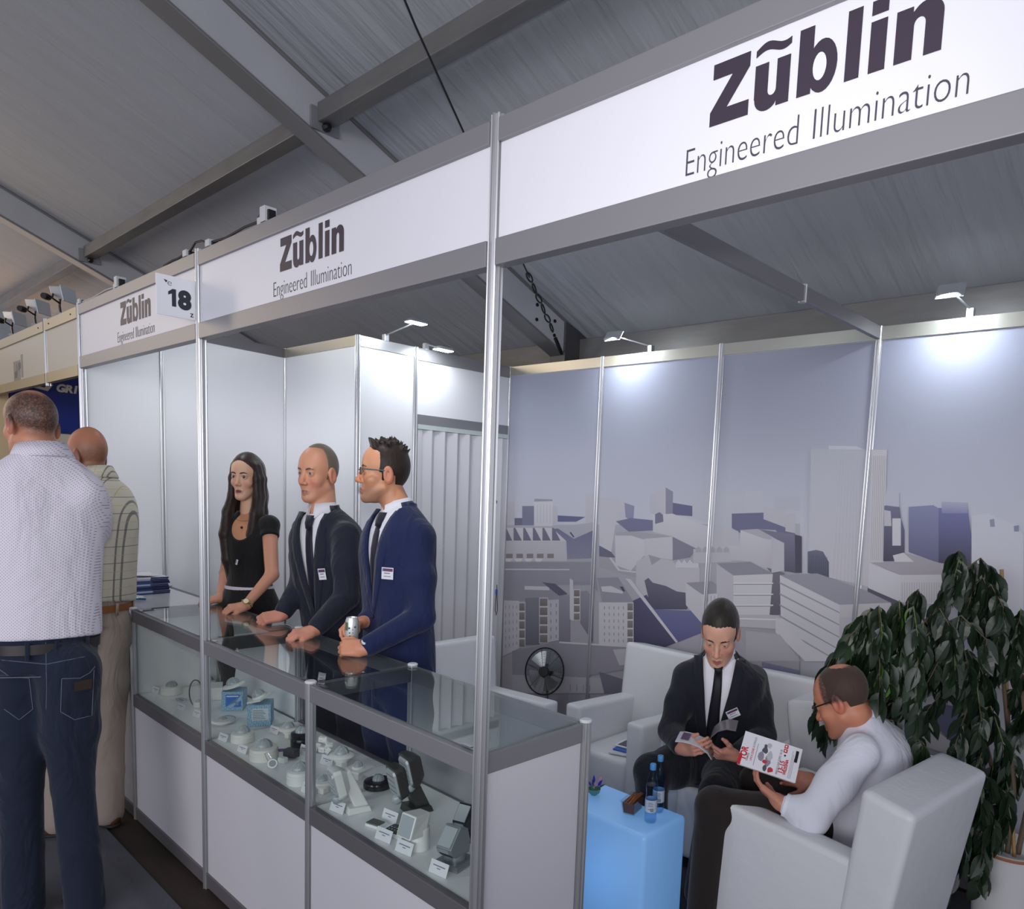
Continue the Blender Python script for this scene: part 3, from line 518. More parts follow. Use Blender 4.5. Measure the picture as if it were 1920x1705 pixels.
C7(400, 560, 700, 560, 860, 680, 1000, 830, 700, 900, 400, 700, c=(178, 171, 178)); C7(650, 560, 700, 540, 850, 690, 740, 690, c=(104, 98, 140)); C7(900, 1030, 1120, 1080, 1090, 1330, 1020, 1330, 880, 1200, c=(96, 92, 132)); C7(740, 1130, 1030, 1330, 1000, 1400, 700, 1300, c=(186, 178, 182)); C7(1250, 600, 1483, 560, 1483, 1000, 1250, 900, c=(196, 192, 200))
mm = vcol_mat('mural_print_colours', .42, .35); MU.mb.build('mural_print', mm, wb, kind='stuff')
# ------------------------------------------------------------------ counters and showcases
H = 1.03; RT = .056; SZ0, SZ1 = .566, .622
SHELF = mat('white_shelf', (238, 238, 240), .35)
def counter(i, name, label, kind):
    a, b = Xs[i], Xs[i+1]; t = thing(name, label, 'counter' if kind == 'solid' else 'showcase', ((a+b)/2, Yc/2, 0), 0, 'front counters'); h = (b-a)/2-.014; f, k = -Yc/2, Yc/2
    def P(nm, x0, x1, y0, y1, z0, z1, m, bv=0): return MB().box(x0, x1, y0, y1, z0, z1).build(nm, m, t, bevel=bv)
    for y, s in ((f, 1), (k, -1)):
        P('top_rail', -h, h, y-.012, y+.012, H-RT, H-.003, RAILD if i < 2 else RAIL, .002); P('base_rail', -h, h, y-.012, y+.012, .006, .062, RAILD, .002)
        if kind != 'solid': P('shelf_rail', -h, h, y-.012, y+.012, SZ0, SZ1, RAILD, .002)
    for x in (-h-.01, h+.01):
        P('side_rail', x-.008, x+.008, f+.016, k-.016, H-RT, H-.003, RAIL if x > 0 and i == 3 else RAILD, .002)
    P('front_panel', -h, h, f-.004, f+.004, .062, (SZ0 if kind != 'solid' else H-RT), CPANEL)
    if kind == 'solid':
        P('worktop', -h, h, f+.013, k-.013, H-.012, H-.004, mat('white_laminate', (206, 206, 212), .12, 0, .6))
    else:
        P('shelf', -h, h, f+.013, k-.013, SZ1-.016, SZ1-.003, SHELF)
        P('glass_front', -h, h, f-.002, f+.002, SZ1, H-RT, GLASS); P('glass_top', -h, h, f+.005, k-.002, H-.003, H+.002, mat_gt)
        for x in (-h+.05, h-.05): P('glass_clip', x-.018, x+.018, f+.004, f+.016, H+.0022, H+.004, CHROME)
        if i == 1: P('back_panel', -h, h, k-.004, k+.004, .062, H-RT, WHITE); P('end_panel', -h-.014, -h-.008, f+.015, k-.015, .062, H-RT, WHITE)
        else: P('back_panel', -h, h, k-.004, k+.004, .062, SZ0, WHITE)
        if i == 3: P('back_board', -h, h, k-.004, k+.004, SZ1, H-RT, mat('grey_gloss_board', (150, 150, 156), .2, 0, .5)); P('end_panel', h+.006, h+.014, f+.018, k-.018, .062, H-RT, CPANEL); P('base_rail', h+.002, h+.018, f+.018, k-.018, .006, .062, RAILD)
    def cp(x, y):
        p = post('post', x, y, 0, H+.002, t, .0165); MB().lathe([(.018, 0), (.0185, .004), (.014, .0075)], (x, y, H+.002), 18).build('post_cap', mat('white_cap', (214, 214, 218), .35), p)
    if i in (1, 0): cp(-h-.014, k) if i == 0 else (cp(-h-.014, f), cp(-h-.014, k))
    if i == 2: cp(-h-.014, k); cp(h+.014, f); cp(h+.014, k)
    if i == 3: cp(h+.014, k)
    return t
mat_gt = glass('top_glass', (246, 251, 249), 1.5)
counter(0, 'display_counter', 'closed white counter at the far left with brochures lying on it', 'solid')
counter(1, 'glass_showcase', 'glass showcase left of the numbered post, third from the near corner', 'glass')
counter(2, 'glass_showcase', 'glass showcase in the middle holding two blue patterned boxes', 'glass')
counter(3, 'glass_showcase', 'glass showcase nearest the camera with the tilted floodlight sensors', 'glass')
# ------------------------------------------------------------------ armchairs
LEATH = mat('white_leatherette', (214, 214, 218), .42, 0, .45, bump=(14, .25, .012))
def armchair(label, x, y, rz, w=.56, d=.56, seat=.40, arm=.59, back=.86):
    t = thing('armchair', label, 'armchair', (x, y, 0), rz, 'white armchairs'); h = w/2; aw = .095
    def soft(mb, nm, bv=.022): return mb.build(nm, LEATH, t, True, bv, 3, auto=60)
    for s in (-1, 1):
        x0, x1 = s*h, s*(h-aw)
        mb = MB(); xa, xb = min(x0, x1), max(x0, x1)
        mb.hexa([(xa, -d/2, .03), (xb, -d/2, .03), (xb, d/2-.06, .03), (xa, d/2-.06, .03), (xa-.004, -d/2-.008, arm+.01), (xb+.004, -d/2-.008, arm+.01), (xb, d/2-.06, arm-.012), (xa, d/2-.06, arm-.012)]); soft(mb, 'arm')
    soft(MB().box(-h+aw+.002, h-aw-.002, -d/2-.012, d/2-.13, .06, seat), 'seat', .03)
    soft(MB().hexa([(-h, d/2-.14, .03), (h, d/2-.14, .03), (h, d/2+.0, .03), (-h, d/2+.0, .03), (-h-.015, d/2-.05, back), (h+.015, d/2-.05, back), (h+.015, d/2+.12, back-.03), (-h-.015, d/2+.12, back-.03)]), 'backrest', .026)
    for sx in (-1, 1):
        for sy in (-d/2+.05, d/2-.05): MB().lathe([(.018, 0), (.022, .035)], (sx*(h-.05), sy, 0), 10).build('foot', BLACKP, t)
    return t
armchair('white armchair at the left, facing right, partly behind the near showcase', -1.50, 1.27, PI/2, w=.50)
armchair('empty white armchair beside the seated suited man with a tablet on its seat', -.915, 1.79, 0, w=.50, d=.52)
armchair('white armchair in which the man in the dark suit sits reading', -.30, 1.80, .08, w=.53, d=.54)
armchair('white armchair nearest the camera holding the man in the white shirt', .355, 1.33, -PI/2-.10, w=.55, d=.58, back=.825)
armchair('spare white armchair against the mural, half hidden between the reading man and the fig', .33, 1.98, PI/2, w=.50, d=.52)
# ------------------------------------------------------------------ glowing cube table
cx, cy_ = -.40, 1.07
t = thing('cube_table', 'glowing blue cube table carrying bottles and snacks', 'table', (cx, cy_, 0))
GLOW = mat('glowing_blue', (140, 178, 216), .35, emit=((104, 158, 220), .42)); 
MB().box(-.22, .22, -.135, .135, .012, .43).build('shell', GLOW, t, True, .022, 4, auto=60); MB().box(-.19, .19, -.11, .11, 0, .0125).build('base', BLACKP, t)
light('cube_glow', 'POINT', (cx+.0, cy_-.30, .2), .5, (.35, .6, 1), .12)
# bottles
CLEARB = glass('bottle_plastic', (244, 249, 253), 1.3, .02); WATER = glass('water', (232, 243, 252), 1.33); CAPB = mat('blue_cap', (86, 158, 224), .4)
def bottle(u, v, label):
    p = onz(u, v, .432); t = thing('water_bottle', label, 'bottle', (p[0], p[1], .431), 0, 'water bottles on the cube table')
    pr = [(.012, 0), (.022, .003), (.024, .016), (.0225, .028), (.0235, .04), (.0235, .10), (.021, .115), (.0235, .13), (.0225, .155), (.017, .18), (.011, .2), (.010, .212)]
    MB().lathe(pr, n=20).build('body', CLEARB, t, True); MB().lathe([(.0115, .209), (.012, .212), (.012, .228), (.0105, .232)], n=20).build('cap', CAPB, t, True)
    MB().lathe([(.012, .004), (.021, .006), (.0228, .016), (.0214, .028), (.0222, .04), (.0222, .10), (.02, .115), (.022, .13), (.0218, .15)], n=20).build('water', WATER, t, True)
    lb = MB().lathe([(.0239, .046), (.0239, .094)], n=24, cap=False).build('label', mat('bottle_label', (205, 215, 226), .5), t, True)
    cb_ = cam_dir(p); x, y, _ = frame((0, 0, 1), (-cb_[1], cb_[0], 0))
    pm = mtx((cb_[0]*.0243, cb_[1]*.0243, 0), (-cb_[1], cb_[0], 0), (0, 0, 1))
    mb = MB(); [mb.box(-.011+.0022*k, -.011+.0022*k+.0012, .050, .064, 0, .0004) for k in range(4, 10)]; o = mb.build('print', mat('label_print', (92, 104, 128), .5), lb, kind='stuff'); o.matrix_local = pm
    mb = MB(); [mb.box(-.011, .009-.003*(k % 2), .070+.005*k, .0715+.005*k, 0, .0004) for k in range(4)]; o = mb.build('print', mat('label_print', (92, 104, 128), .5), lb, kind='stuff'); o.matrix_local = pm
    mb = MB(); mb.box(-.011, -.002, .058, .0605, 0, .0004); o = mb.build('print', mat('label_red', (190, 60, 76), .5), lb); o.matrix_local = pm
def cam_dir(p): d = Vector((CP[0]-p[0], CP[1]-p[1], 0)).normalized(); return (d.x, d.y, 0)
bottle(1219, 1541, 'clear water bottle with blue cap standing in front, label turned to the camera'); bottle(1233, 1522, 'clear water bottle with blue cap half hidden behind the front bottle')
# tub of pretzel sticks
p = onz(1186, 1521, .431); t = thing('snack_tub', 'clear plastic tub of pretzel sticks on the glowing cube', 'snacks', (p[0], p[1], .431), .25)
MB().rings([[(-.03*s-sx, -.05*s, z) if False else (x*s, y*s, z) for x, y in ((-.03, -.052), (.03, -.052), (.03, .052), (-.03, .052))] for s, z, sx in ((.8, .001, 0), (1, .052, 0), (1.12, .053, 0), (1.12, .055, 0), (.98, .055, 0), (.78, .003, 0))], cap=True).build('tub', glass('tub_plastic', (248, 248, 248), 1.4), t)
PZ = mat('pretzel', (150, 92, 48), .55, var=(90, .3)); R2 = random.Random(3)
for k in range(26):
    a = ((R2.random()-.5)*.034, (R2.random()-.5)*.05, .05+R2.random()*.006); MB().tube([(a[0], a[1]-.03, a[2]-.004), (a[0]+(R2.random()-.5)*.01, a[1]+.03, a[2]+.004)], .0022, 5).build('pretzel_stick', PZ, t)
MB().hexa([(-.022, -.038, .004), (.022, -.038, .004), (.022, .038, .004), (-.022, .038, .004), (-.026, -.046, .046), (.026, -.046, .046), (.026, .046, .046), (-.026, .046, .046)]).build('seed_filling', mat('crumb_brown', (112, 70, 54), .8, var=(300, .5), bump=(260, 1, .004)), t)
# flower in a bowl
p = onz(1117, 1492, .431); t = thing('flower_bowl', 'small green glass bowl with blue and pink flowers on the cube table', 'flowers', (p[0]-.01, p[1], .431))
MB().lathe([(.012, 0), (.024, .012), (.028, .028), (.025, .028), (.02, .012), (.004, .004)], n=18).build('bowl', mat('green_glass', (92, 140, 120), .15, 0, .6), t, True)
for k in range(6):
    a = k*PI/3+.3; c = Vector((.016*math.cos(a), .016*math.sin(a), .04))
    MB().lathe([(.001, 0), (.007, .012), (.006, .024), (.001, .036)], c, 8, (math.cos(a)*.6, math.sin(a)*.6, 1), sy=.35).build('petal', mat('blue_petal', (52, 48, 190), .5) if k % 2 == 0 else mat('pink_petal', (226, 150, 196), .5), t)
for k in range(4): a = k*1.7+.8; MB().lathe([(.001, 0), (.006, .016), (.001, .036)], (.014*math.cos(a), .014*math.sin(a), .03), 6, (math.cos(a), math.sin(a), .5), sy=.25).build('leaf', mat('bowl_leaf', (40, 84, 48), .5), t)
# folders and tablet on the empty chair
def slab(nm, label, cat, u, v, z, w, d, h, rz, m, bv=0): p = onz(u, v, z); o = MB().box(-w/2, w/2, -d/2, d/2, 0, h).build(nm, m, None, bevel=bv); o.location = (p[0], p[1], z+.004); o.rotation_euler = (0, 0, rz); tag(o, label, cat); return o
slab('document_folder', 'white folder lying lowest on the seat of the empty armchair', 'folder', 1184, 1412, .402, .19, .14, .006, .35, mat('white_folder', (206, 210, 214), .4)); slab('document_folder', 'blue folder lying under the tablet on the empty armchair', 'folder', 1188, 1408, .41, .17, .12, .006, .2, mat('blue_folder', (40, 92, 176), .4))
tb = slab('tablet', 'white framed tablet with dark screen lying on the folders', 'tablet', 1189, 1401, .418, .17, .12, .006, .12, mat('tablet_white', (224, 224, 228), .3), .002)
MB().box(-.068, .068, -.05, .05, .0062, .0068).build('screen', mat('tablet_screen', (74, 74, 84), .12), tb)
# fan
fy = 2.12; fc = ony(1021, 1259, fy); t = thing('pedestal_fan', 'round black wire floor fan standing against the mural behind the armchairs', 'fan', (fc[0], fy, 0)); fz = fc[2]
MB().lathe([(.11, 0), (.11, .012), (.03, .022)], n=20).build('base', BLACKP, t, True); MB().tube([(0, .03, .01), (0, .03, fz-.02)], .011, 10).build('pole', CHROME, t)
fd = Vector((.55, -.8, .18)).normalized(); fx, fyv, fzv = frame(fd, (0, 0, 1)); fc0 = Vector((0, 0, fz)); RX, RY = .150, .125
def el(r, off, a): return fc0+fzv*off+fx*(RX*r*math.cos(a))+fyv*(RY*r*math.sin(a))
cage = MB().tube([el(1, 0, a) for a in np.linspace(0, 2*PI, 41)], .005, 6, False).build('cage_rim', DARKMET, t, True)
g = MB()
for r in np.linspace(.2, .94, 13): g.tube([el(r, .035*(1-r*r), a) for a in np.linspace(0, 2*PI, 33)], .0009, 4, False)
for k in range(6): a = k*PI/3+.25; g.tube([el(r, .036*(1-r*r), a) for r in (.1, .4, .7, 1)], .0016, 5)
for k in range(24): a = k*PI/12; g.tube([el(r, -.045*(1-r*r), a) for r in (.1, .4, .7, 1)], .0009, 4)
g.build('wire_grille', DARKMET, t, kind='stuff'); MB().lathe([(.03, -.002), (.034, .0), (.03, .014)], fc0+fzv*.034, 20, fd).build('hub', BLACKP, t, True)
MB().lathe([(.035, -.10), (.045, -.09), (.045, -.03), (.03, -.02)], fc0, 16, fd).build('motor', BLACKP, t, True)
for k in range(4):
    a0 = k*PI/2+.5; mb = MB(); V = []
    for i in range(7):
        for j in range(2):
            a = a0+(i/6-.5)*1.05*(1 if j else .7); r = .18 if j == 0 else .86; V.append(el(r, -.012+.018*(i/6-.5), a))
    mb.rings([[V[2*i], V[2*i+1], V[2*i+1]+fzv*.0012, V[2*i]+fzv*.0012] for i in range(7)]); mb.build('blade', mat('fan_blade', (170, 174, 176), .25, .7), t, True)
# key lanyard on the folding door
lk = onx(931, 1110, Xs[1]+.03); t = thing('key_lanyard', 'small blue tag on a black cord hanging from the folding door', 'lanyard', lk)
MB().cbox((0, 0, 0), .012, .01, .035).build('tag', mat('tag_blue', (36, 110, 210), .4), t, bevel=.002); MB().tube([(0, 0, .05), (0, .003, .015), (0, -.006, -.06), (0, -.008, -.13), (0, .004, -.165), (0, .014, -.13), (0, .008, -.06), (0, .003, .0)], .0022, 6).build('cord', BLACKP, t)
p = onx(927, 945, Xs[1]+.026); o = text('19', .034, BLACKP, 'bay_number', wd, mtx((p[0], p[1]-.01, p[2]), (0, 1, 0), (0, 0, 1)), align='LEFT', offset=.0008)
# ------------------------------------------------------------------ goods in the showcases
SZ = SZ1-.003+.0006
WP = mat('white_plastic', (236, 235, 233), .35, 0, .5); CRM = mat('warm_white_plastic', (230, 226, 220), .35, 0, .5); LENS = mat('milky_lens', (190, 196, 202), .18, 0, .6, Transmission_Weight=.25); GLENS = mat('grey_lens', (140, 148, 154), .15, 0, .6); BKP = mat('black_gloss', (26, 25, 27), .22); SILV = mat('silver_plastic', (156, 162, 166), .32, .55)
GRP = 'sensors shown in the glass showcases'
def sp(u, v, z=None): p = onz(u, v, SZ if z is None else z); return (p[0], min(max(p[1], .035), Yc-.04), SZ if z is None else z)
def dome(u, v, label, rb, hb, rd, m=WP, lm=LENS, flange=0, foot=0, z=None, sq=0, lip=True, hd=None):
    t = thing('dome_sensor', label, 'sensor', sp(u, v, z), .3, GRP); z0 = 0
    if foot: MB().cbox((0, 0, foot/2), rb*1.1, rb*1.1, foot).build('mounting_box', m, t, bevel=.003); z0 = foot
    if sq: MB().cbox((0, 0, z0+.004), sq, sq, .008).build('cover_plate', m, t, bevel=.002); z0 += .008
    MB().lathe([(rb*.96, z0), (rb, z0+.003), (rb, z0+hb*.62), (rb*.97, z0+hb*.66), (rb*.97, z0+hb*.74), (rb*.99, z0+hb*.78), (rb*.96, z0+hb), (rd*1.15, z0+hb+.003)], n=28).build('base', m, t, True, auto=30)
    if flange: MB().lathe([(flange*.96, z0+hb-.004), (flange, z0+hb), (flange*.9, z0+hb+.006), (rd*1.1, z0+hb+.009)], n=28).build('flange', m, t, True)
    ds = MB().sphere((0, 0, z0+hb+(.007 if flange else .002)), rd, 24, 8, lo=0, sz=hd or 1).build('lens_dome', lm, t, True)
    for k in range(6): a = k*PI/3; MB().tube([((rd+.0003)*math.cos(b)*math.cos(a), (rd+.0003)*math.cos(b)*math.sin(a), z0+hb+(.007 if flange else .002)+(rd+.0003)*math.sin(b)*(hd or 1)) for b in np.linspace(.05, 1.45, 6)], .0005, 4).build('lens_rib', m, ds)
    return t
dome(322, 1301, 'white round sensor with grey dome alone at the left of the left showcase', .047, .036, .026, CRM, GLENS)
dome(372, 1325, 'small white sensor standing inside the black hoop', .022, .02, .012)
dome(392, 1287, 'white sensor with grey dome at the back behind the numbered post', .036, .03, .02, CRM, GLENS)
dome(417, 1357, 'flat wide white ceiling sensor at the left end of the middle showcase', .026, .012, .018, flange=.046, hd=.7)
dome(455, 1390, 'white round sensor with clear ribbed dome behind the biggest one', .044, .036, .028, CRM)
dome(495, 1423, 'biggest white drum sensor with ribbed dome in the middle showcase', .051, .046, .030, CRM)
dome(541, 1384, 'white domed sensor on a square foot at the back of the middle showcase', .020, .018, .023, flange=.038, foot=.02, m=CRM)
dome(566, 1402, 'black drum sensor with a milky dome behind the low post', .042, .062, .026, BKP)
dome(562, 1468, 'white drum sensor with milky dome in front by the low post', .044, .046, .029)
dome(606, 1487, 'white sensor on a square foot just right of the low post', .024, .016, .020, flange=.038, foot=.022)
dome(640, 1441, 'white hat shaped sensor with tall milky dome on a square foot', .027, .020, .027, flange=.047, foot=.030)
dome(671, 1461, 'small dome sensor on a square white plate and foot', .022, .004, .017, sq=.078, foot=.034)
dome(709, 1475, 'flat black disc sensor with a small milky dome', .050, .022, .021, BKP)
# two packaging boxes
def pattern(name, c1, c2):
    m = mat(name, c1, .5); t = NT(m); tc = t.n('ShaderNodeTexCoord'); mp = t.n('ShaderNodeMapping'); mp.inputs['Rotation'].default_value = (.3, .7, .6); t.l(tc.outputs['Object'], mp.inputs[0]); br = t.n('ShaderNodeTexBrick'); br.inputs['Color1'].default_value = lin(c2); br.inputs['Color2'].default_value = lin(c2); br.inputs['Mortar'].default_value = lin(c1); br.inputs['Scale'].default_value = 42; br.inputs['Mortar Size'].default_value = .035; br.inputs['Brick Width'].default_value = .7; t.l(mp.outputs[0], br.inputs[0]); t.l(br.outputs[0], t.b.inputs['Base Color']); return m
PAT = pattern('blue_patterned_card', (186, 204, 216), (112, 158, 190)); BLU = mat('box_blue', (44, 110, 200), .4); BLU2 = mat('box_pale_blue', (150, 190, 220), .4)
def pbox(u, v, label, w, d, h, rz, lab):
    p = sp(u, v); t = thing('packaging_box', label, 'box', p, rz, 'patterned packaging boxes'); MB().box(-w/2, w/2, -d/2, d/2, 0, h).build('carton', PAT, t, bevel=.0012); x1, y1 = w/2+.0004, -d/2-.0004
    if lab == 'blue':
        MB().box(x1, x1+.0006, -d*.30, d*.42, h*.2, h*.86).build('label', BLU, t); MB().prism([(-d*.30, h*.2), (d*.05, h*.2), (d*.42, h*.86), (d*.42, h*.55)], (x1+.0007, 0, 0), (0, 1, 0), (0, 0, 1), .0003).build('label_stripe', BLU2, t); MB().box(x1+.0007, x1+.001, -d*.26, d*.3, h*.74, h*.80).build('label_line', mat('label_white', (226, 230, 234), .4), t); MB().box(x1+.001, x1+.0014, d*.16, d*.3, h*.3, h*.42).build('label_picture', GLENS, t)
    else:
        MB().box(x1, x1+.0006, -d*.30, d*.40, h*.30, h*.84).build('label', mat('label_grey', (198, 204, 208), .4), t)
        for k in range(6): MB().box(x1+.0007, x1+.001, -d*.26, d*(.28-.05*(k % 3)), h*(.36+.075*k), h*(.385+.075*k)).build('label_line', mat('label_print', (92, 104, 128), .5), t)
    return t, (p[0], p[1], SZ+h)
b1, q1 = pbox(440, 1328, 'blue patterned box with a bright blue label at the back of the middle showcase', .088, .088, .088, -.62, 'blue'); b2, q2 = pbox(489, 1356, 'larger blue patterned box with a pale label in the middle showcase', .100, .092, .094, -.55, 'grey')
t = dome(440, 1328, 'white dome sensor with broad rim on top of the blue labelled box', .022, .008, .029, flange=.050); t.location = (q1[0], q1[1], q1[2]+.012); t.rotation_euler = (.25, -.15, 0)
t = dome(489, 1356, 'white square sensor lying tilted on the larger patterned box', .030, .006, .026, sq=.082); t.location = (q2[0], q2[1], q2[2]+.016); t.rotation_euler = (.3, -.3, .3)
# hoop, bag, wired module, connector
p = sp(368, 1326); t = thing('cable_hoop', 'thin black hoop standing upright in the left showcase', 'hoop', p); MB().tube([(.032*math.cos(a)*.8, .032*math.cos(a)*.6, .064+.062*math.sin(a)) for a in np.linspace(0, 2*PI, 33)], .0028, 8, False).build('hoop', BKP, t, True); MB().cbox((.026, .02, .012), .02, .02, .024).build('clip', BKP, t, bevel=.003)
p = sp(402, 1308); t = thing('white_carton', 'plain white carton with a tag behind the numbered post', 'carton', p, -.4); MB().cbox((0, 0, .03), .11, .07, .06).build('carton', WP, t, bevel=.001); MB().hexa([(-.02, -.036, .06), (.055, -.036, .06), (.055, -.034, .06), (-.02, -.034, .06), (-.01, -.04, .088), (.06, -.04, .082), (.06, -.038, .082), (-.01, -.038, .088)]).build('tag', WP, t); MB().tube([(-.01, -.038, .086), (-.04, -.03, .097), (-.06, -.03, .09), (-.05, -.03, .08), (-.02, -.035, .082)], .0014, 6).build('string', BKP, t, True)
p = sp(541, 1425); t = thing('wired_module', 'small black control box with blue and red wires', 'module', p, .4); MB().cbox((.0, .015, .022), .052, .032, .03).build('case', mat('module_case', (58, 52, 60), .4), t, bevel=.003); MB().cbox((.0, -.03, .010), .03, .02, .02).build('terminal', WP, t, bevel=.002)
for k, c in enumerate(((60, 80, 150), (150, 60, 50), (70, 90, 160))): MB().tube([(-.02, .015, .028+.003*k), (-.045, -.0, .026+.004*k), (-.058, -.022, .012), (-.062-.004*k, -.045, .008)], .0022, 6).build('wire', mat('wire_%d' % k if False else ('wire_blue' if k != 1 else 'wire_red'), c, .5), t, True)
p = sp(512, 1440); t = thing('spot_sensor', 'tiny round spot sensor with a spring wire at the front edge', 'sensor', p, .2); MB().lathe([(.012, 0), (.017, .004), (.019, .020), (.016, .026)], (0, 0, .016), 18, (.7, -.6, .35)).build('body', WP, t, True); MB().lathe([(.012, .0262), (.011, .028)], (0, 0, .016), 16, (.7, -.6, .35)).build('lens', GLENS, t); MB().tube([(-.01, .01, .02), (-.03, .0, .05), (-.02, -.02, .055), (0, -.02, .03)], .0008, 5).build('spring', CHROME, t, True)
p = sp(604, 1412); t = thing('cable_connector', 'bunch of white plug connectors lying behind the low post', 'connector', p, .5)
for k, (x, y, z, a) in enumerate(((0, 0, .014, 0), (.024, .008, .03, .5), (-.026, .006, .022, -.4), (.008, .018, .044, .9), (-.014, .022, .046, .2), (.03, -.008, .014, -.7), (-.03, -.012, .012, .4))):
    o = MB().cbox((0, 0, 0), .026, .018, .022).build('plug', WP, t, bevel=.003); o.location = (x, y, z); o.rotation_euler = (a, a*.7, a*1.3); MB().cbox((0, -.012, 0), .014, .008, .004).build('plug_clip', WP, o)
# tilted floodlight sensors
def flood_sensor(u, v, label, s, m, lm, rz, twin=False):
    t = thing('floodlight_sensor', label, 'sensor', sp(u, v), rz, GRP)
    MB().hexa([(-.036*s, -.03*s, 0), (.036*s, -.03*s, 0), (.036*s, .045*s, 0), (-.036*s, .045*s, 0), (-.032*s, -.026*s, .022*s), (.032*s, -.026*s, .022*s), (.032*s, .04*s, .016*s), (-.032*s, .04*s, .016*s)]).build('foot', m, t, bevel=.002)
    MB().hexa([(-.022*s, -.005*s, .018*s), (.022*s, -.005*s, .018*s), (.022*s, .040*s, .016*s), (-.022*s, .040*s, .016*s), (-.018*s, -.052*s, .125*s), (.018*s, -.052*s, .125*s), (.018*s, -.02*s, .145*s), (-.018*s, -.02*s, .145*s)]).build('bracket', m, t, bevel=.004*s)
    for q in ((0,) if not twin else (0, 1)):
        dx = (-.0, .018)[q]*s; dz = (0, .035)[q]*s; dy = (0, .03)[q]*s
        nd = Vector((0, -.94, -.22)).normalized(); c = Vector((dx, -.055*s+dy, .105*s+dz)); x, y, z = frame(nd, (1, 0, 0)); hw, hh = .034*s, .046*s
        def R(w, h, o): return [c+z*o+x*(w*a)+y*(h*b) for a, b in ((-1, -.8), (-.8, -1), (.8, -1), (1, -.8), (1, .8), (.8, 1), (-.8, 1), (-1, .8))]
        hd = MB().rings([R(hw*.6, hh*.7, -.03*s), R(hw, hh, -.012*s), R(hw*1.06, hh*1.06, .006*s), R(hw*1.04, hh*1.04, .012*s)]).build('head', m, t, True, auto=30)
        MB().rings([R(hw*.88, hh*.88, .0122*s), R(hw*.80, hh*.80, .018*s)]).build('lens', lm, hd)
        for k in range(4): yy = (-.55+.36*k)*hh; MB().tube([c+z*.0185*s+y*yy-x*hw*.72, c+z*.0185*s+y*yy+x*hw*.72], .0006, 4).build('lens_rib', m, hd)
        MB().sphere(tuple(c+z*.012*s-y*hh*1.15), .017*s, 16, 8).build('detector', lm, hd, True)
flood_sensor(664, 1519, 'white tilted floodlight sensor left in the near showcase', 1.0, WP, LENS, -.2)
flood_sensor(777, 1520, 'dark grey twin headed floodlight sensor at the back of the near showcase', 1.1, mat('graphite_plastic', (66, 64, 62), .35, .3), LENS, -.15, True)
def display(u, v, label, w, d, h, m2, rz):
    t = thing('display_module', label, 'module', sp(u, v), rz); MB().cbox((0, 0, h*.35), w, d, h*.7).build('frame', WP, t, bevel=.002); MB().cbox((0, 0, h*.8), w*.92, d*.92, h*.3).build('panel', m2, t, bevel=.001); return t
display(704, 1549, 'smaller white module with a dull dark front', .052, .036, .014, mat('dull_front', (110, 106, 104), .3), .25)
t = display(746, 1566, 'larger white module with dark front and dots of colour', .074, .050, .020, mat('dark_front', (60, 66, 74), .2), .25)
for k in range(8): MB().lathe([(.0034, .0201), (.003, .0206)], (-.024+.011*(k % 4), -.012+.012*(k//4), 0), 8).build('indicator', mat('dot_%s' % 'abc'[k % 3], ((206, 200, 120), (196, 206, 214), (200, 130, 110))[k % 3], .3), t)
t = thing('cylinder_sensor', 'white cylindrical sensor with a tilted square head', 'sensor', sp(786, 1590), .12, GRP); MB().lathe([(.030, 0), (.030, .062), (.024, .070), (.022, .1), (.016, .105)], n=26).build('body', WP, t, True, auto=35)
hd = MB().hexa([(-.030, -.062, .052), (.030, -.062, .052), (.028, .0, .045), (-.028, 0, .045), (-.030, -.040, .116), (.030, -.040, .116), (.022, .022, .108), (-.022, .022, .108)]).build('head', WP, t, bevel=.004); MB().hexa([(-.025, -.0620, .057), (.025, -.0620, .057), (.025, -.058, .058), (-.025, -.058, .058), (-.025, -.0425, .112), (.025, -.0425, .112), (.025, -.0395, .111), (-.025, -.0395, .111)]).build('lens', LENS, hd)
def square_sensor(u, v, label, s, m, rz):
    t = thing('square_base_sensor', label, 'sensor', sp(u, v), rz, GRP); MB().rings([[(x*s*.048*q, y*s*.048*q, z*s) for x, y in ((-1, -1), (1, -1), (1, 1), (-1, 1))] for q, z in ((1, 0), (1, .006), (.82, .012))]).build('base_plate', m, t); MB().lathe([(.030*s, .010*s), (.031*s, .016*s), (.027*s, .030*s), (.026*s, .05*s)], n=24).build('swivel', m, t, True)
    hd = MB().rings([[(x*s, y*s, z*s) for y, z in ((-.030, .030), (.030, .028), (.034, .06), (.022, .100), (-.010, .114), (-.052, .062), (-.046, .045))] for x in (-.027, .027)]).build('head', m, t, bevel=.003)
    def fq(y0, z0, y1, z1, w, o0, o1, nm, mm_):
        n = Vector((0, -(z1-z0), (y1-y0))).normalized(); n = n if n.y < 0 else -n; P = [Vector((x*s, y*s, z*s)) for x, (y, z) in ((-w, (y0, z0)), (w, (y0, z0)), (w, (y1, z1)), (-w, (y1, z1)))]; MB().hexa([p+n*o0 for p in P]+[p+n*o1 for p in P]).build(nm, mm_, hd)
    fq(-.049, .066, -.014, .109, .022, .0002, .004, 'lens', LENS); fq(-.0465, .048, -.0505, .060, .018, .0002, .0025, 'lower_window', GLENS); fq(-.033, .033, -.044, .0435, .020, .0, .002, 'lower_slot', BKP)
square_sensor(853, 1617, 'silver sensor on a square swivel base at the front right of the near showcase', 1.0, SILV, .22); square_sensor(876, 1565, 'black swivel sensor at the right end of the near showcase', .9, BKP, .3)
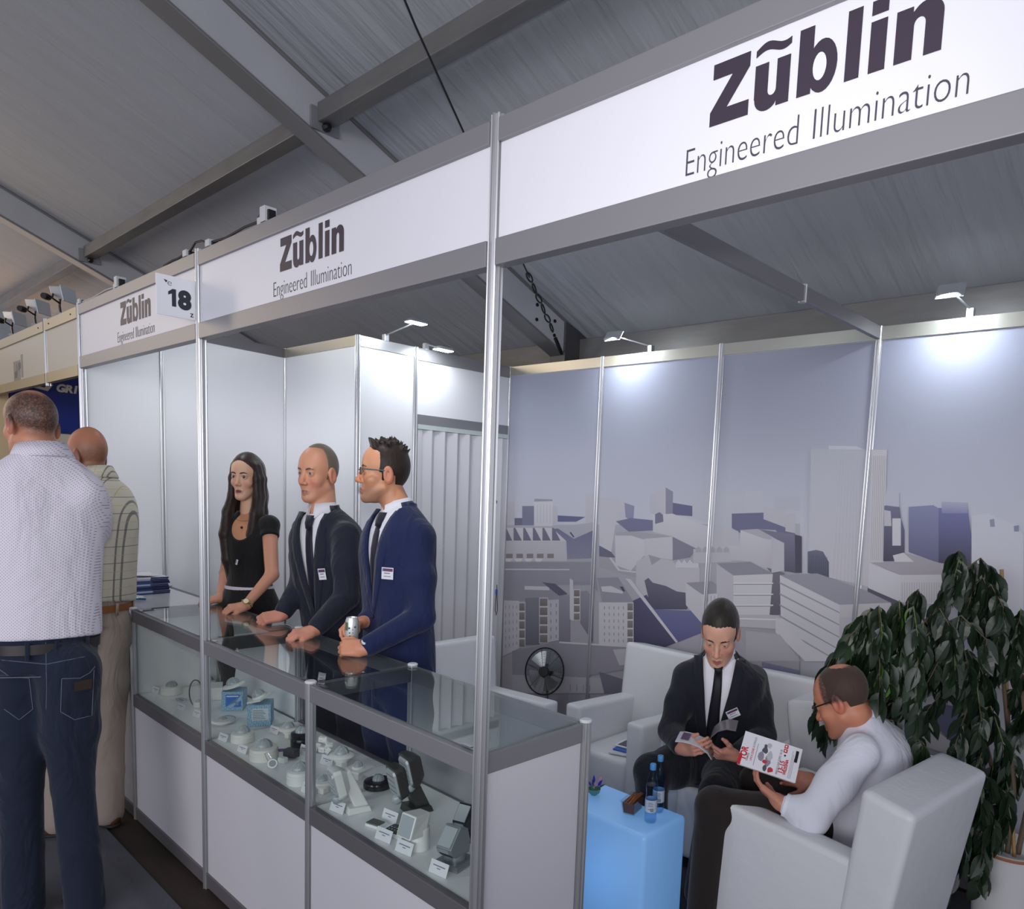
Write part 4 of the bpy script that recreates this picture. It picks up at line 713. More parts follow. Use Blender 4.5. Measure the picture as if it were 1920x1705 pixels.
# price cards
CARD = mat('card_white', (226, 225, 230), .5)
def card(u, v, label, w=.062, h=.036, rz=.15, lean=-.35, tent=True):
    t = thing('price_card', label, 'card', sp(u, v), rz, 'white price cards'); o = MB().box(-w/2, w/2, -.0006, .0006, 0, h).build('card', CARD, t); o.rotation_euler = (lean, 0, 0)
    MB().box(-w*.34, w*.34, -.0009, -.0006, h*.60, h*.68).build('printed_line', mat('card_print', (120, 120, 150), .5), o); MB().box(-w*.10, w*.10, -.0009, -.0006, h*.42, h*.49).build('printed_line', mat('card_print', (120, 120, 150), .5), o)
    if tent: MB().box(-w/2, w/2, 0, .0012, .0, .001).build('card_foot', CARD, t)
for u, v, l in ((728, 1542, 'price card standing behind the two display modules'), (616, 1528, 'price card at the left front corner of the near showcase'), (707, 1581, 'price card in front of the smaller display module'), (748, 1604, 'price card in front of the larger display module'), (800, 1650, 'price card at the front edge below the silver sensor'), (290, 1300, 'price card left of the lone dome sensor'), (337, 1332, 'price card on the front edge beside the hoop'), (416, 1390, 'price card at the left front of the middle showcase'), (452, 1412, 'price card in front of the biggest drum sensor'), (575, 1489, 'price card next to the low post in the middle showcase'), (570, 1416, 'price card behind the wired module'), (512, 1376, 'price card behind the ribbed dome sensors'), (610, 1436, 'price card in front of the white connectors'), (367, 1345, 'price card just left of the numbered post')): card(u, v, l, .058 if u < 560 else .066, .030 if u < 560 else .036)
for u, v, l in ((340, 1313, 'small printed leaflet with a blue oval mark in the left showcase'), (431, 1346, 'printed leaflet with a green blue ring by the blue box')):
    p = sp(u, v); t = thing('leaflet', l, 'leaflet', p, .2); MB().box(-.045, .045, -.03, .03, 0, .0008).build('sheet', CARD, t); MB().tube([(.032*math.cos(a), .016*math.sin(a), .0014) for a in np.linspace(.3, 5.6, 25)], .0012, 4).build('ring_mark', mat('ring_blue', (40, 96, 150), .4), t); MB().box(-.02, .02, -.004, .004, .0009, .0013).build('printed_word', mat('ring_blue', (40, 96, 150), .4), t)
# left counter: brochures, papers, pen
ZC = H-.0035; BRM = [mat('brochure_blue', (58, 82, 132), .3), mat('brochure_pale', (168, 178, 200), .3), mat('brochure_navy', (30, 40, 78), .3), mat('brochure_white', (214, 214, 222), .35)]
p0 = onz(266, 1112, ZC); p0 = (max(p0[0], Xs[0]+.12), min(p0[1], Yc-.12)); R5 = random.Random(5)
for k in range(10):
    m = BRM[(0, 1, 0, 2, 0, 1, 0, 0, 1, 3)[k]]; hgt = .0088; t = thing('brochure', ('lowest', 'second lowest', 'third', 'fourth', 'fifth', 'sixth', 'seventh', 'eighth', 'ninth', 'topmost')[k]+' blue and white brochure of the stack on the left counter', 'brochure', (p0[0]+R5.uniform(-.004, .004), p0[1]+R5.uniform(-.004, .004), ZC+.0005+k*(hgt+.0003)), .05+R5.uniform(-.05, .05), 'brochures stacked on the left counter')
    MB().box(-.075, .075, -.105, .105, .0012, hgt-.0012).build('pages', BRM[3], t); MB().box(-.076, .076, -.106, .106, 0, .0012).build('back_cover', m, t); MB().box(-.076, .076, -.106, .106, hgt-.0012, hgt).build('front_cover', m, t); MB().box(-.0768, -.076, -.106, .106, 0, hgt).build('spine', m, t); MB().box(.0762, .0768, -.106, .02, .001, hgt-.001).build('edge_print', m, t); MB().box(.0762, .0768, .02, .106, .001, hgt-.001).build('edge_print', BRM[2], t)
for k, (dx, dy, rz, l) in enumerate(((-.02, .01, .25, 'white sheet lying loose on top of the brochure stack'), (.01, -.0, -.1, 'white leaflet crumpled on top of the brochure stack'))):
    zz = ZC+.0005+10*.0091+.0006+k*.006; mb = MB(); mb.rings([[(-.07+.14*i/6, -.05, .004*math.sin(i*1.3+k)+.005), (-.07+.14*i/6, .05, .004*math.sin(i*1.7+k)+.005), (-.07+.14*i/6, .05, .004*math.sin(i*1.7+k)+.004), (-.07+.14*i/6, -.05, .004*math.sin(i*1.3+k)+.004)] for i in range(7)]); o = mb.build('loose_sheet', CARD, None); o.location = (p0[0]+dx, p0[1]+dy, zz); o.rotation_euler = (0, 0, rz); tag(o, l, 'paper')
for k, (u, v, rz, l) in enumerate(((252, 1117, .3, 'white form lying under the pen on the left counter'), (266, 1119, .0, 'white form fanned out beside the pen on the left counter'))):
    p = onz(u, v, ZC); o = MB().box(-.07, .07, -.05, .05, 0, .001).build('paper_form', CARD); o.location = (p[0], min(p[1], .12)-.02, ZC+.0004+.0013*k); o.rotation_euler = (0, 0, rz); tag(o, l, 'paper')
p = onz(256, 1125, ZC+.004); t = thing('pen', 'blue ballpoint pen with silver tip lying on the left counter', 'pen', (p[0], max(.045, p[1]-.01), ZC+.0085), .85); MB().lathe([(.001, -.065), (.0035, -.055), (.0045, -.03), (.0045, .05), (.003, .055)], n=12, axis=(1, 0, 0)).build('barrel', mat('pen_blue', (28, 92, 140), .3), t, True); MB().lathe([(.0008, -.072), (.0036, -.055)], n=12, axis=(1, 0, 0)).build('tip', CHROME, t, True); MB().box(.02, .055, -.001, .001, .0045, .007).build('clip', CHROME, t)
# ------------------------------------------------------------------ figures: smooth implicit surfaces, meshed with surface nets
V3 = lambda *a: np.array(a, float)
def nrm(v): v = np.asarray(v, float); return v/np.linalg.norm(v)
class SDF:
    def __init__(s, lo, hi, h, M=None, c=None):
        s.h = h; s.lo = np.asarray(lo, float)-2*h; n = np.ceil((np.asarray(hi)-s.lo)/h).astype(int)+3
        s.ax = [(s.lo[i]+h*np.arange(n[i])).astype(np.float32) for i in range(3)]
        s.F = np.full(n, 1., np.float32); s.Mi = None
        if M is not None: s.M = np.asarray(M, float); s.Mi = np.linalg.inv(s.M); s.c = np.asarray(c, float)
    def sub(s, lo, hi, loc):
        lo, hi = np.asarray(lo, float), np.asarray(hi, float)
        if loc:
            cs = np.array([[(lo, hi)[i][0], (lo, hi)[j][1], (lo, hi)[k][2]] for i in (0, 1) for j in (0, 1) for k in (0, 1)])@s.M.T+s.c
            lo, hi = cs.min(0), cs.max(0)
        a = np.clip(np.floor((lo-s.lo)/s.h).astype(int), 0, s.F.shape); b = np.clip(np.ceil((hi-s.lo)/s.h).astype(int)+1, 0, s.F.shape)
        if (b <= a).any(): return None, None
        sl = tuple(slice(a[i], b[i]) for i in range(3))
        X, Y, Z = s.ax[0][sl[0]][:, None, None], s.ax[1][sl[1]][None, :, None], s.ax[2][sl[2]][None, None, :]
        if loc:
            dx, dy, dz = X-s.c[0], Y-s.c[1], Z-s.c[2]; m = s.Mi.astype(np.float32)
            X, Y, Z = [m[i, 0]*dx+m[i, 1]*dy+m[i, 2]*dz for i in range(3)]
        return sl, (X, Y, Z)
    def put(s, sl, d, k, op):
        f = s.F[sl]
        if op == 'sub': d = -d
        if op == 'add':
            if k <= 0: s.F[sl] = np.minimum(f, d); return
            hh = np.clip(.5+.5*(f-d)/k, 0, 1); s.F[sl] = f*(1-hh)+d*hh-k*hh*(1-hh)
        else:
            if k <= 0: s.F[sl] = np.maximum(f, d); return
            hh = np.clip(.5-.5*(f-d)/k, 0, 1); s.F[sl] = f*(1-hh)+d*hh+k*hh*(1-hh)
    def cone(s, a, b, ra, rb, k=.01, op='add', loc=False):
        a, b = np.asarray(a, float), np.asarray(b, float); r = max(ra, rb)+k+3*s.h
        sl, P = s.sub(np.minimum(a, b)-r, np.maximum(a, b)+r, loc)
        if sl is None: return
        ab = b-a; L = max(ab@ab, 1e-9); q = [P[i]-np.float32(a[i]) for i in range(3)]
        t = np.clip((q[0]*ab[0]+q[1]*ab[1]+q[2]*ab[2])/L, 0, 1)
        d = np.sqrt((q[0]-t*ab[0])**2+(q[1]-t*ab[1])**2+(q[2]-t*ab[2])**2)-(ra+(rb-ra)*t)
        s.put(sl, d.astype(np.float32), k, op)
    def chain(s, pts, rs, k=.01, op='add', loc=False):
        for i in range(len(pts)-1): s.cone(pts[i], pts[i+1], rs[i], rs[i+1], k, op, loc)
    def ell(s, c, r, k=.01, op='add', loc=False, ax=None):
        c = np.asarray(c, float); r = np.asarray(r, float); R = max(r)+k+3*s.h if ax is not None else r+k+3*s.h
        sl, P = s.sub(c-R, c+R, loc)
        if sl is None: return
        q = [P[i]-np.float32(c[i]) for i in range(3)]
        if ax is not None: q = [q[0]*ax[i][0]+q[1]*ax[i][1]+q[2]*ax[i][2] for i in range(3)]
        k0 = np.sqrt((q[0]/r[0])**2+(q[1]/r[1])**2+(q[2]/r[2])**2); k1 = np.sqrt((q[0]/r[0]**2)**2+(q[1]/r[1]**2)**2+(q[2]/r[2]**2)**2)+1e-6
        s.put(sl, (k0*(k0-1)/k1).astype(np.float32), k, op)
    def box(s, c, r, ax, rad=.004, k=.006, op='add'):
        c = np.asarray(c, float); R = np.linalg.norm(r)+k+3*s.h; sl, P = s.sub(c-R, c+R, False)
        if sl is None: return
        q = [P[i]-np.float32(c[i]) for i in range(3)]; q = [np.abs(q[0]*ax[i][0]+q[1]*ax[i][1]+q[2]*ax[i][2])-(r[i]-rad) for i in range(3)]
        d = np.sqrt(sum(np.maximum(x, 0)**2 for x in q))+np.minimum(np.maximum(np.maximum(q[0], q[1]), q[2]), 0)-rad
        s.put(sl, d.astype(np.float32), k, op)
    def fn(s, f, k, op, lo=None, hi=None, loc=False):
        lo = s.lo if lo is None else lo; hi = s.lo+s.h*np.array(s.F.shape) if hi is None else hi
        sl, P = s.sub(lo, hi, loc); s.put(sl, f(*P).astype(np.float32), k, op)
    def mesh(s):
        F = s.F; F[0] = F[-1] = 1; F[:, 0] = F[:, -1] = 1; F[:, :, 0] = F[:, :, -1] = 1
        I = F < 0; n = F.shape
        cnt = sum(I[i:n[0]-1+i, j:n[1]-1+j, k:n[2]-1+k].astype(np.int8) for i in (0, 1) for j in (0, 1) for k in (0, 1))
        idx = np.argwhere((cnt > 0) & (cnt < 8)); vid = np.full(cnt.shape, -1, np.int32); vid[tuple(idx.T)] = np.arange(len(idx))
        cor = [(i, j, k) for i in (0, 1) for j in (0, 1) for k in (0, 1)]; val = [F[idx[:, 0]+i, idx[:, 1]+j, idx[:, 2]+k] for i, j, k in cor]
        acc = np.zeros((len(idx), 3)); w = np.zeros(len(idx))
        for a in range(8):
            for b in range(a+1, 8):
                if sum(abs(cor[a][i]-cor[b][i]) for i in range(3)) != 1: continue
                m = (val[a] < 0) != (val[b] < 0); t = val[a][m]/(val[a][m]-val[b][m])
                acc[m] += np.array(cor[a])+t[:, None]*(np.array(cor[b])-np.array(cor[a])); w[m] += 1
        V = s.lo+s.h*(idx+acc/w[:, None]); Q = []
        for ax in range(3):
            A = np.take(I, range(n[ax]-1), ax); B = np.take(I, range(1, n[ax]), ax); e = np.argwhere(A != B); o1, o2 = [(1, 2), (2, 0), (0, 1)][ax]
            fl = A[tuple(e.T)]; c = []
            for d1, d2 in ((-1, -1), (0, -1), (0, 0), (-1, 0)):
                q = e.copy(); q[:, o1] += d1; q[:, o2] += d2; c.append(vid[tuple(q.T)])
            c = np.stack(c, 1); c[~fl] = c[~fl][:, ::-1]; Q.append(c)
        return V, np.concatenate(Q)
def put_mesh(name, parts, base, m, parent=None, cols=None, label=None, smooth=2):
    vs, qs, k = [], [], 0
    for v, q in parts: vs.append(v); qs.append(np.asarray(q)+k); k += len(v)
    v = np.concatenate(vs)-base; q = np.concatenate(qs); me = bpy.data.meshes.new(name)
    me.vertices.add(len(v)); me.vertices.foreach_set('co', v.astype(np.float32).ravel()); me.loops.add(q.size); me.loops.foreach_set('vertex_index', q.astype(np.int32).ravel())
    me.polygons.add(len(q)); me.polygons.foreach_set('loop_start', np.arange(0, q.size, 4, dtype=np.int32)); me.update(calc_edges=True); me.validate()
    me.polygons.foreach_set('use_smooth', np.ones(len(me.polygons), bool)); me.materials.append(m)
    if cols is not None:
        ca = me.color_attributes.new('Col', 'FLOAT_COLOR', 'POINT'); ca.data.foreach_set('color', np.concatenate(cols).astype(np.float32).ravel())
    o = bpy.data.objects.new(name, me); link(o, parent)
    if parent is None: o.location = base
    if label: o['label'] = label
    return o
def relax(v, q, n=2):                                             # light Laplacian smoothing
    for _ in range(n):
        s = np.zeros_like(v); c = np.zeros(len(v))
        for a, b in ((0, 1), (1, 2), (2, 3), (3, 0)):
            np.add.at(s, q[:, a], v[q[:, b]]); np.add.at(s, q[:, b], v[q[:, a]]); np.add.at(c, q[:, a], 1); np.add.at(c, q[:, b], 1)
        v = .5*v+.5*s/c[:, None]
    return v
class Torso:
    def __init__(s, st, S, F, n=2.35):
        C = np.array([x[0] for x in st], float); ab = np.array([x[1:3] for x in st], float); k = len(st); m = 41
        s.T = nrm(C[-1]-C[0]); s.C0 = C[0]; s.L = np.linalg.norm(C[-1]-C[0]); u = (C-C[0])@s.T/s.L
        s.u = np.linspace(0, 1, m); A = np.hstack([C, ab]); sl = np.gradient(A, u, axis=0); R = []
        for x in s.u:                                             # cubic Hermite through the stations
            i = min(max(np.searchsorted(u, x)-1, 0), k-2); h = u[i+1]-u[i]; t = (x-u[i])/h
            R.append((2*t**3-3*t*t+1)*A[i]+(t**3-2*t*t+t)*h*sl[i]+(-2*t**3+3*t*t)*A[i+1]+(t**3-t*t)*h*sl[i+1])
        s.A = np.array(R); s.S = nrm(S); s.Fd = nrm(F); s.n = n
    def loc(s, X, Y, Z):
        u = ((X-s.C0[0])*s.T[0]+(Y-s.C0[1])*s.T[1]+(Z-s.C0[2])*s.T[2])/s.L; uc = np.clip(u, 0, 1)
        I = [np.interp(uc, s.u, s.A[:, i]).astype(np.float32) for i in range(5)]
        q = (X-I[0], Y-I[1], Z-I[2]); x = sum(q[i]*s.S[i] for i in range(3)); y = sum(q[i]*s.Fd[i] for i in range(3))
        return u, x, y, I[3], I[4]
    def sdf(s, off=0, u0=0, u1=1):
        def f(X, Y, Z):
            u, x, y, a, b = s.loc(X, Y, Z); a = a+off; b = b+off
            d = (((np.abs(x)/a)**s.n+(np.abs(y)/b)**s.n)**(1/s.n)-1)*np.minimum(a, b)
            return np.maximum(d, np.maximum(u0-u, u-u1)*s.L)
        return f
    def V(s, ub, ut, wt, bow=0):                                   # the V-shaped front opening
        def f(X, Y, Z):
            u, x, y, a, b = s.loc(X, Y, Z); t = (u-ub)/(ut-ub); w = wt*np.clip(t, -.2, 1.3)**1.0
            return np.maximum(np.abs(x-bow)-w, -y+.0)
        return f
    def pt(s, x, u, off=0):
        r = [np.interp(u, s.u, s.A[:, i]) for i in range(5)]; e = max(1-(min(abs(x)/(r[3]), .98))**s.n, .0)**(1/s.n)
        return V3(*r[:3])+s.S*x+s.Fd*((r[4])*e+off)
def ribbon(tor, rows, th=.002):                                    # rows of (u, x0, x1, off): a draped strip with thickness
    V = []; Q = []
    for u, x0, x1, off in rows:
        for j in range(4): V.append(tor.pt(x0+(x1-x0)*j/3, u, off))
    n = len(rows); V = np.array(V); W = V-tor.Fd*th; N = len(V)
    for i in range(n-1):
        for j in range(3): a = i*4+j; Q += [[a, a+1, a+5, a+4], [N+a, N+a+4, N+a+5, N+a+1]]
    for i in range(n-1): Q += [[i*4, i*4+4, N+i*4+4, N+i*4], [i*4+3, N+i*4+3, N+i*4+7, i*4+7]]
    Q += [[j, N+j, N+j+1, j+1] for j in range(3)]+[[(n-1)*4+j, (n-1)*4+j+1, N+(n-1)*4+j+1, N+(n-1)*4+j] for j in range(3)]
    return np.vstack([V, W]), np.array(Q)
# ---------------- head
def headframe(c, fwd, sv, sh, roll=0):
    f = nrm(fwd); l = nrm(np.cross(V3(0, 0, 1), f)); u = np.cross(f, l)
    if roll: l, u = l*math.cos(roll)+u*math.sin(roll), u*math.cos(roll)-l*math.sin(roll)
    R = np.stack([-l, f, u], 1)                                     # local x = to the figure's right
    return np.diag([sh, sh, sv])@R, np.asarray(c, float)
def head_field(G, st):
    jw = st.get('jaw', 1); nz = st.get('nose', 1); op = st.get('open', 1); A = dict(loc=True)
    G.ell((0, -.012, .030), (.073, .094, .086), 0, **A); G.ell((0, .030, .034), (.061, .056, .060), .03, **A)
    G.ell((0, .032, -.045), (.055*jw, .055, .072), .03, **A)
    for s in (-1, 1):
        G.cone((s*.049*jw, -.004, -.055), (s*.021*jw, .060, -.099), .016, .015, .025, **A); G.ell((s*.040, .052, -.030), (.021, .022, .020), .02, **A)
    G.ell((0, .073, -.102), (.019, .015, .015), .018, **A); G.cone((-.032, .073-st.get('soft', 0), .021), (.032, .073-st.get('soft', 0), .021), .0115, .0115, .015, **A)
    nl = st.get('nosel', 0); G.cone((0, .081, .010), (0, .104-nl, -.033), .0075*nz, .0105*nz, .012, **A); G.ell((0, .105-nl, -.036), (.0115*nz, .0115, .0105*nz), .006, **A)
    for s in (-1, 1):
        G.ell((s*.0125*nz, .093-nl*.7, -.040), (.0085, .010, .0075), .006, **A); G.ell((s*.031, .093, .001), (.016, .013, .0105), .012, 'sub', **A)
        G.ell((s*.031, .0725, 0), (.0158, .0146, .0146), .004, **A); G.ell((s*.0315, .0895, -.0005), (.0140, .0085, .0012+.0052*op), .0012, 'sub', **A)
    for s in (-1, 1):
        lw = st.get('lipw', 1); G.cone((s*.019*lw, .0805, -.0705), (0, .0885, -.0675), .0036, .0048, .007, **A); G.cone((s*.015*lw, .0820, -.0780), (0, .0875, -.0795), .004, .0056, .007, **A)
        G.cone((s*.022*lw, .083, -.0737), (0, .0955, -.0732), .0013, .0017+st.get('gape', 0), .0025, 'sub', **A)
        G.ell((s*.077, -.016, -.008), (.0095, .021, .034), .008, ax=np.array([[.94, .0, .0], [s*.25, .97, -.12], [0, .12, .99]]), **A)
        G.ell((s*.087, -.012, -.006), (.007, .011, .020), .006, 'sub', **A)
    if st.get('ears', 1) == 0: pass
def mixc(a, b, t): return a*(1-t[:, None])+b*t[:, None]
def smst(x, a, b): t = np.clip((x-a)/(b-a), 0, 1); return t*t*(3-2*t)
def hsh(p): return np.abs(np.modf(np.sin(p@np.array([12.9898, 78.233, 37.719])*41.)*43758.5453)[0])
def head_cols(L, st):
    x, y, z = L.T; sk = np.array(lin(st['skin']))[:3]; c = np.tile(sk, (len(L), 1)); red = np.array(lin(st.get('flush', (196, 112, 92))))[:3]
    ax = np.abs(x)
    c = mixc(c, red, .55*np.exp(-(((ax-.038)/.02)**2+((y-.07)/.03)**2+((z+.035)/.022)**2))); c = mixc(c, red, .6*np.exp(-(x/.014)**2-((y-.106)/.016)**2-((z+.036)/.016)**2)); c = mixc(c, red, .6*smst(ax, .074, .084))
    if st.get('beard'): c = mixc(c, np.array(lin(st['beard'][0]))[:3], st['beard'][1]*smst(-z, .045, .075)*smst(y, -.03, .02)*(1-.8*np.exp(-((ax)/.03)**2-((z+.045)/.02)**2)))
    lp = np.array(lin(st.get('lips', (160, 92, 84))))[:3]; c = mixc(c, lp, (1-smst(np.abs(z+.0735)/np.clip(1-(ax/.026)**2, .15, 1), .0068, .0096))*(1-smst(ax/st.get('lipw', 1), .015, .022))*smst(y, .078, .084))
    c = mixc(c, np.array(lin((70, 44, 36)))[:3], st.get('lash', .5)*np.exp(-(((ax-.031)/.013)**2+((z-.0035-.0*ax)/.0035)**2))*smst(y, .06, .07))
    if st.get('scalp'): w = st['scalp'][1](x, y, z); c = mixc(c, np.array(lin(st['scalp'][0]))[:3], np.clip(w*(.75+.5*hsh(np.round(L*260)/260)), 0, 1))
    return np.hstack([c, np.ones((len(L), 1))])
def local_mesh(fld, M, c, lo, hi, h, sm=1):                          # a surface built in head coordinates, then posed
    G = SDF(lo, hi, h); fld(G); v, q = G.mesh()
    if sm: v = relax(v, q, sm)
    return v@M.T+c, q
def ellf(x, y, z, c, r): k0 = np.sqrt(((x-c[0])/r[0])**2+((y-c[1])/r[1])**2+((z-c[2])/r[2])**2); return (k0-1)*min(r)
def ssm(v, a, b): t = np.clip((v-a)/(b-a), 0, 1); return t*t*(3-2*t)
def hair_short(thick=.007, top=.0, line=.068, tp=.020, z0=.066, z1=.098, side=-.034, nape=-.07, wave=.0003, seed=0, spikes=0, quiff=0, peak=0):
    def fld(G):
        rg = random.Random(seed)
        def f(x, y, z):
            d = ellf(x, y, z, (0, -.014, .030), (.0735+thick*.8, .095+thick, .087+thick+top)); d = np.minimum(d, ellf(x, y, z, (0, .026, .040+top*.5), (.061+thick*.5, .056+thick*.4, .057+thick)))
            ph = np.arctan2(x, y+.03+0*x); d = d+wave*np.sin(ph*38+3*np.sin(z*70+seed))+wave*.8*np.sin(ph*71+5*np.sin(z*110)+y*90)
            ln = tp+(line-tp)*ssm(z+.25*np.abs(x)*peak, z0, z1); d = np.maximum(d, y-ln)
            low = np.where(y > -.001, np.where(y > .012, .0, side)+0*x, np.where(y > -.045, -.006+0*x, nape+0*x)); return np.maximum(d, low-z)
        G.fn(f, 0, 'add')
        for k in range(spikes):
            a = rg.random()*2*PI; r = rg.random()**.5; px, py = .055*r*math.cos(a), -.02+.075*r*math.sin(a); pz = .030+.090*math.sqrt(max(0, 1-(px/.08)**2-((py+.014)/.1)**2)); d = nrm(V3(px*2+rg.uniform(-.03, .03), (py+.0)*1.0+rg.uniform(-.02, .05), .075)); p = V3(px, py, pz); G.cone(p, p+d*rg.uniform(.014, .026), .008, .0018, .005)
        for k in range(quiff): x = (k/(quiff-1)-.5)*.085; p = V3(x, .045-.15*abs(x)**1.5, .098-.1*abs(x)); G.cone(p, p+V3(0, .022-.15*abs(x), .020+.005*(k % 2)), .013, .005, .010)
    return fld
# ---------------- hands
def hand(G, W, d, b, side, curl=(.5, .7, .5), spread=.10, s=1., thumb=(.5, .3), tn=None):
    """W wrist, d direction of the palm, b out of its back, side +1 puts the thumb along d x b; curls in radians."""
    d = nrm(d); b = nrm(b-np.dot(b, d)*d); l = np.cross(d, b)*side; r = .0085*s
    P = lambda x, y, z: W+d*(x*s)+l*(y*s)+b*(z*s)
    G.box(P(.045, .0, 0), (.044*s, .036*s, .013*s), np.array([d, l, b]), .011*s, .01); G.cone(W-d*.01, P(.02, 0, 0), .024*s, .024*s, .018)
    G.cone(P(.02, .022, -.006), P(.055, .028, -.008), .016*s, .013*s, .012)
    ends = []
    for i, (y, L) in enumerate(((.027, .92), (.009, 1.0), (-.009, .94), (-.026, .76))):
        c = curl[i] if isinstance(curl[0], (tuple, list)) else curl; p = P(.086-(.004 if i in (0, 2) else .010 if i == 3 else 0), y, .001); a = 0; sp = (1.2-i*.8)*spread; pts = [P(.062, y*.95, .002), p]
        for j, (ln, cj) in enumerate(zip((.042, .026, .021), c)):
            a += cj; dd = d*math.cos(a)-b*math.sin(a); dd = nrm(dd+l*sp*math.cos(a)*.5); p = p+dd*ln*L*s; pts.append(p)
        rr = r*(1.02 if i < 3 else .88); G.chain(pts, [rr*1.1, rr*1.08, rr*1.0, rr*.93, rr*.80], .0035); ends.append(pts[-1])
    t0 = P(.022, .026, -.006); a0, a1 = thumb; dd = nrm(d*math.cos(a0)+l*math.sin(a0)-b*.25); t1 = t0+dd*.040*s; d2 = nrm(dd*math.cos(a1)+(d*.8-b*.8-l*.3)*math.sin(a1)) if tn is None else nrm(tn); t2 = t1+d2*.028*s; t3 = t2+nrm(d2+(d-l*.6)*.25)*.022*s
    G.chain([t0, t1, t2, t3], [.0135*s, .0115*s, .0098*s, .008*s], .006); ends.append(t3)
    return ends
def bbox(pts, pad): p = np.array(pts); return p.min(0)-pad, p.max(0)+pad
def skincol(n, c): return np.tile(np.array(lin(c)), (n, 1))
SKIN = vcol_mat('skin', .46, .45, bump=(420, .06, .001), sss=.12)
EYEM = vcol_mat('eye', .12, .6)
def eyeballs(M, c, look, base, parent, iris=(70, 52, 40), lid=0):
    for s in (-1, 1):
        n, m = 14, 18; f = nrm(look); ax, ay, az = [np.array(t) for t in frame(f)]; V = []; Cc = []
        for i in range(m+1):
            a = PI*i/m
            for k in range(n):
                b = 2*PI*k/n; p = az*math.cos(a)+(ax*math.cos(b)+ay*math.sin(b))*math.sin(a); V.append(V3(s*.0312, .0727, 0)+p*.0138)
                Cc.append(lin((12, 10, 10) if i <= 1 else iris if i <= 3 else (208, 203, 200)))
        V = np.array(V); Q = np.array([[i*n+k, i*n+(k+1) % n, (i+1)*n+(k+1) % n, (i+1)*n+k] for i in range(m) for k in range(n)])
        put_mesh('eye', [(V@M.T+c, Q)], base, EYEM, parent, [np.array(Cc)])
def brows(M, c, base, parent, m, th=.0042, dz=0):
    for s in (-1, 1):
        mb = MB(); P = [V3(s*.012, .0875, .0155+dz), V3(s*.022, .0880, .0190+dz), V3(s*.034, .0858, .0210+dz), V3(s*.048, .0752, .0165+dz)]
        mb.tube([p@M.T+c-base for p in P], [th*.8, th, th*.9, th*.35], 8); mb.build('eyebrow', m, parent, True)
def glasses(M, c, base, parent, m, mt, w=.021, h=.0125, sideless=False):
    q = lambda x, y, z: V3(x, y, z)@M.T+c-base
    g = MB()
    for s in (-1, 1):
        g.tube([q(s*.033+w*math.copysign(abs(math.cos(a))**.6, math.cos(a)), .098-.006*abs(math.cos(a))*(1 if math.cos(a)*s > 0 else 0), -.002+h*math.copysign(abs(math.sin(a))**.6, math.sin(a))) for a in np.linspace(0, 2*PI, 25)], .0016, 6, False)
    g.tube([q(-.012, .101, .002), q(0, .104, .004), q(.012, .101, .002)], .0016, 6); fr = g.build('glasses', m, parent, True)
    for s in (-1, 1):
        MB().tube([q(s*.054, .094, .006), q(s*.069, .07, .007), q(s*.079, .0, .008), q(s*.080, -.014, .006), q(s*.079, -.034, -.008)], [.0022, .0026, .0024, .0022, .0018], 6).build('temple_arm', mt, fr, True)
        MB().add([q(s*.033+w*math.cos(a), .097, -.002+h*math.sin(a)) for a in np.linspace(0, 2*PI, 17)[:-1]], [tuple(range(16))]).build('lens', glass('spectacle_lens', (236, 240, 240), 1.5), fr)
def badge(tor, x, u, parent, base, rot=0, w=.040, h=.030, off=.0185):
    p = tor.pt(x, u, off)-base; e = tor.pt(x+.01, u, 0)-tor.pt(x-.01, u, 0); up = tor.pt(x, u+.01, 0)-tor.pt(x, u-.01, 0); e, up = nrm(e), nrm(up-np.dot(up, nrm(e))*nrm(e)); s = 1
    if np.dot(np.cross(e, up), tor.Fd) < 0: e = -e
    e, up = e*math.cos(rot)+up*math.sin(rot), up*math.cos(rot)-e*math.sin(rot); b = MB().box(-w/2, w/2, -h/2, h/2, 0, .0015).build('name_badge', mat('badge_white', (228, 226, 234), .3), parent); b.matrix_local = mtx(p, e, up)
    MB().box(-w*.45, w*.45, h*.17, h*.42, .0015, .0018).build('badge_band', mat('badge_band', (92, 56, 92), .4), b); MB().box(-w*.28, w*.22, -h*.02, h*.05, .0015, .0018).build('badge_line', mat('badge_ink', (96, 92, 104), .5), b); MB().box(-w*.3, w*.3, -h*.28, -h*.23, .0015, .0018).build('badge_line', mat('badge_ink', (96, 92, 104), .5), b); MB().box(-w*.45, -w*.34, h*.17, h*.42, .0018, .002).build('badge_mark', mat('badge_blue', (84, 120, 190), .4), b)
def collar(cen, ax, fwd, r0, r1, hgt, base, parent, m, gap=.20, drop=.03, pts=True, name='shirt_collar', ry=1.0, back=0, side=None):
    ax = nrm(ax); f = nrm(fwd-np.dot(fwd, ax)*ax); l = np.cross(ax, f); V = []; n = 40
    for k in range(n+1):
        a = gap+(2*PI-2*gap)*k/n; da = min(a, 2*PI-a); dr = drop*math.exp(-((da-gap)/.42)**2) if pts else 0; e = f*math.cos(a)*ry+l*math.sin(a); bk = back*(1-math.cos(a))/2
        for r, z in ((r1, hgt+bk), (r1+.004, hgt+bk+.002), (r0+.010+dr*.5, -dr+.004), (r0+.006+dr*.45, -dr), (r0, .002)): V.append(cen+e*r+ax*z)
    Q = [[k*5+j, k*5+(j+1) % 5, (k+1)*5+(j+1) % 5, (k+1)*5+j] for k in range(n) for j in range(5)]
    Q += [[0, 1, 2, 3], [0, 3, 4, 4]][:1]+[[n*5+3, n*5+2, n*5+1, n*5]]
    return put_mesh(name, [(np.array(V), np.array(Q))], base, m, parent)
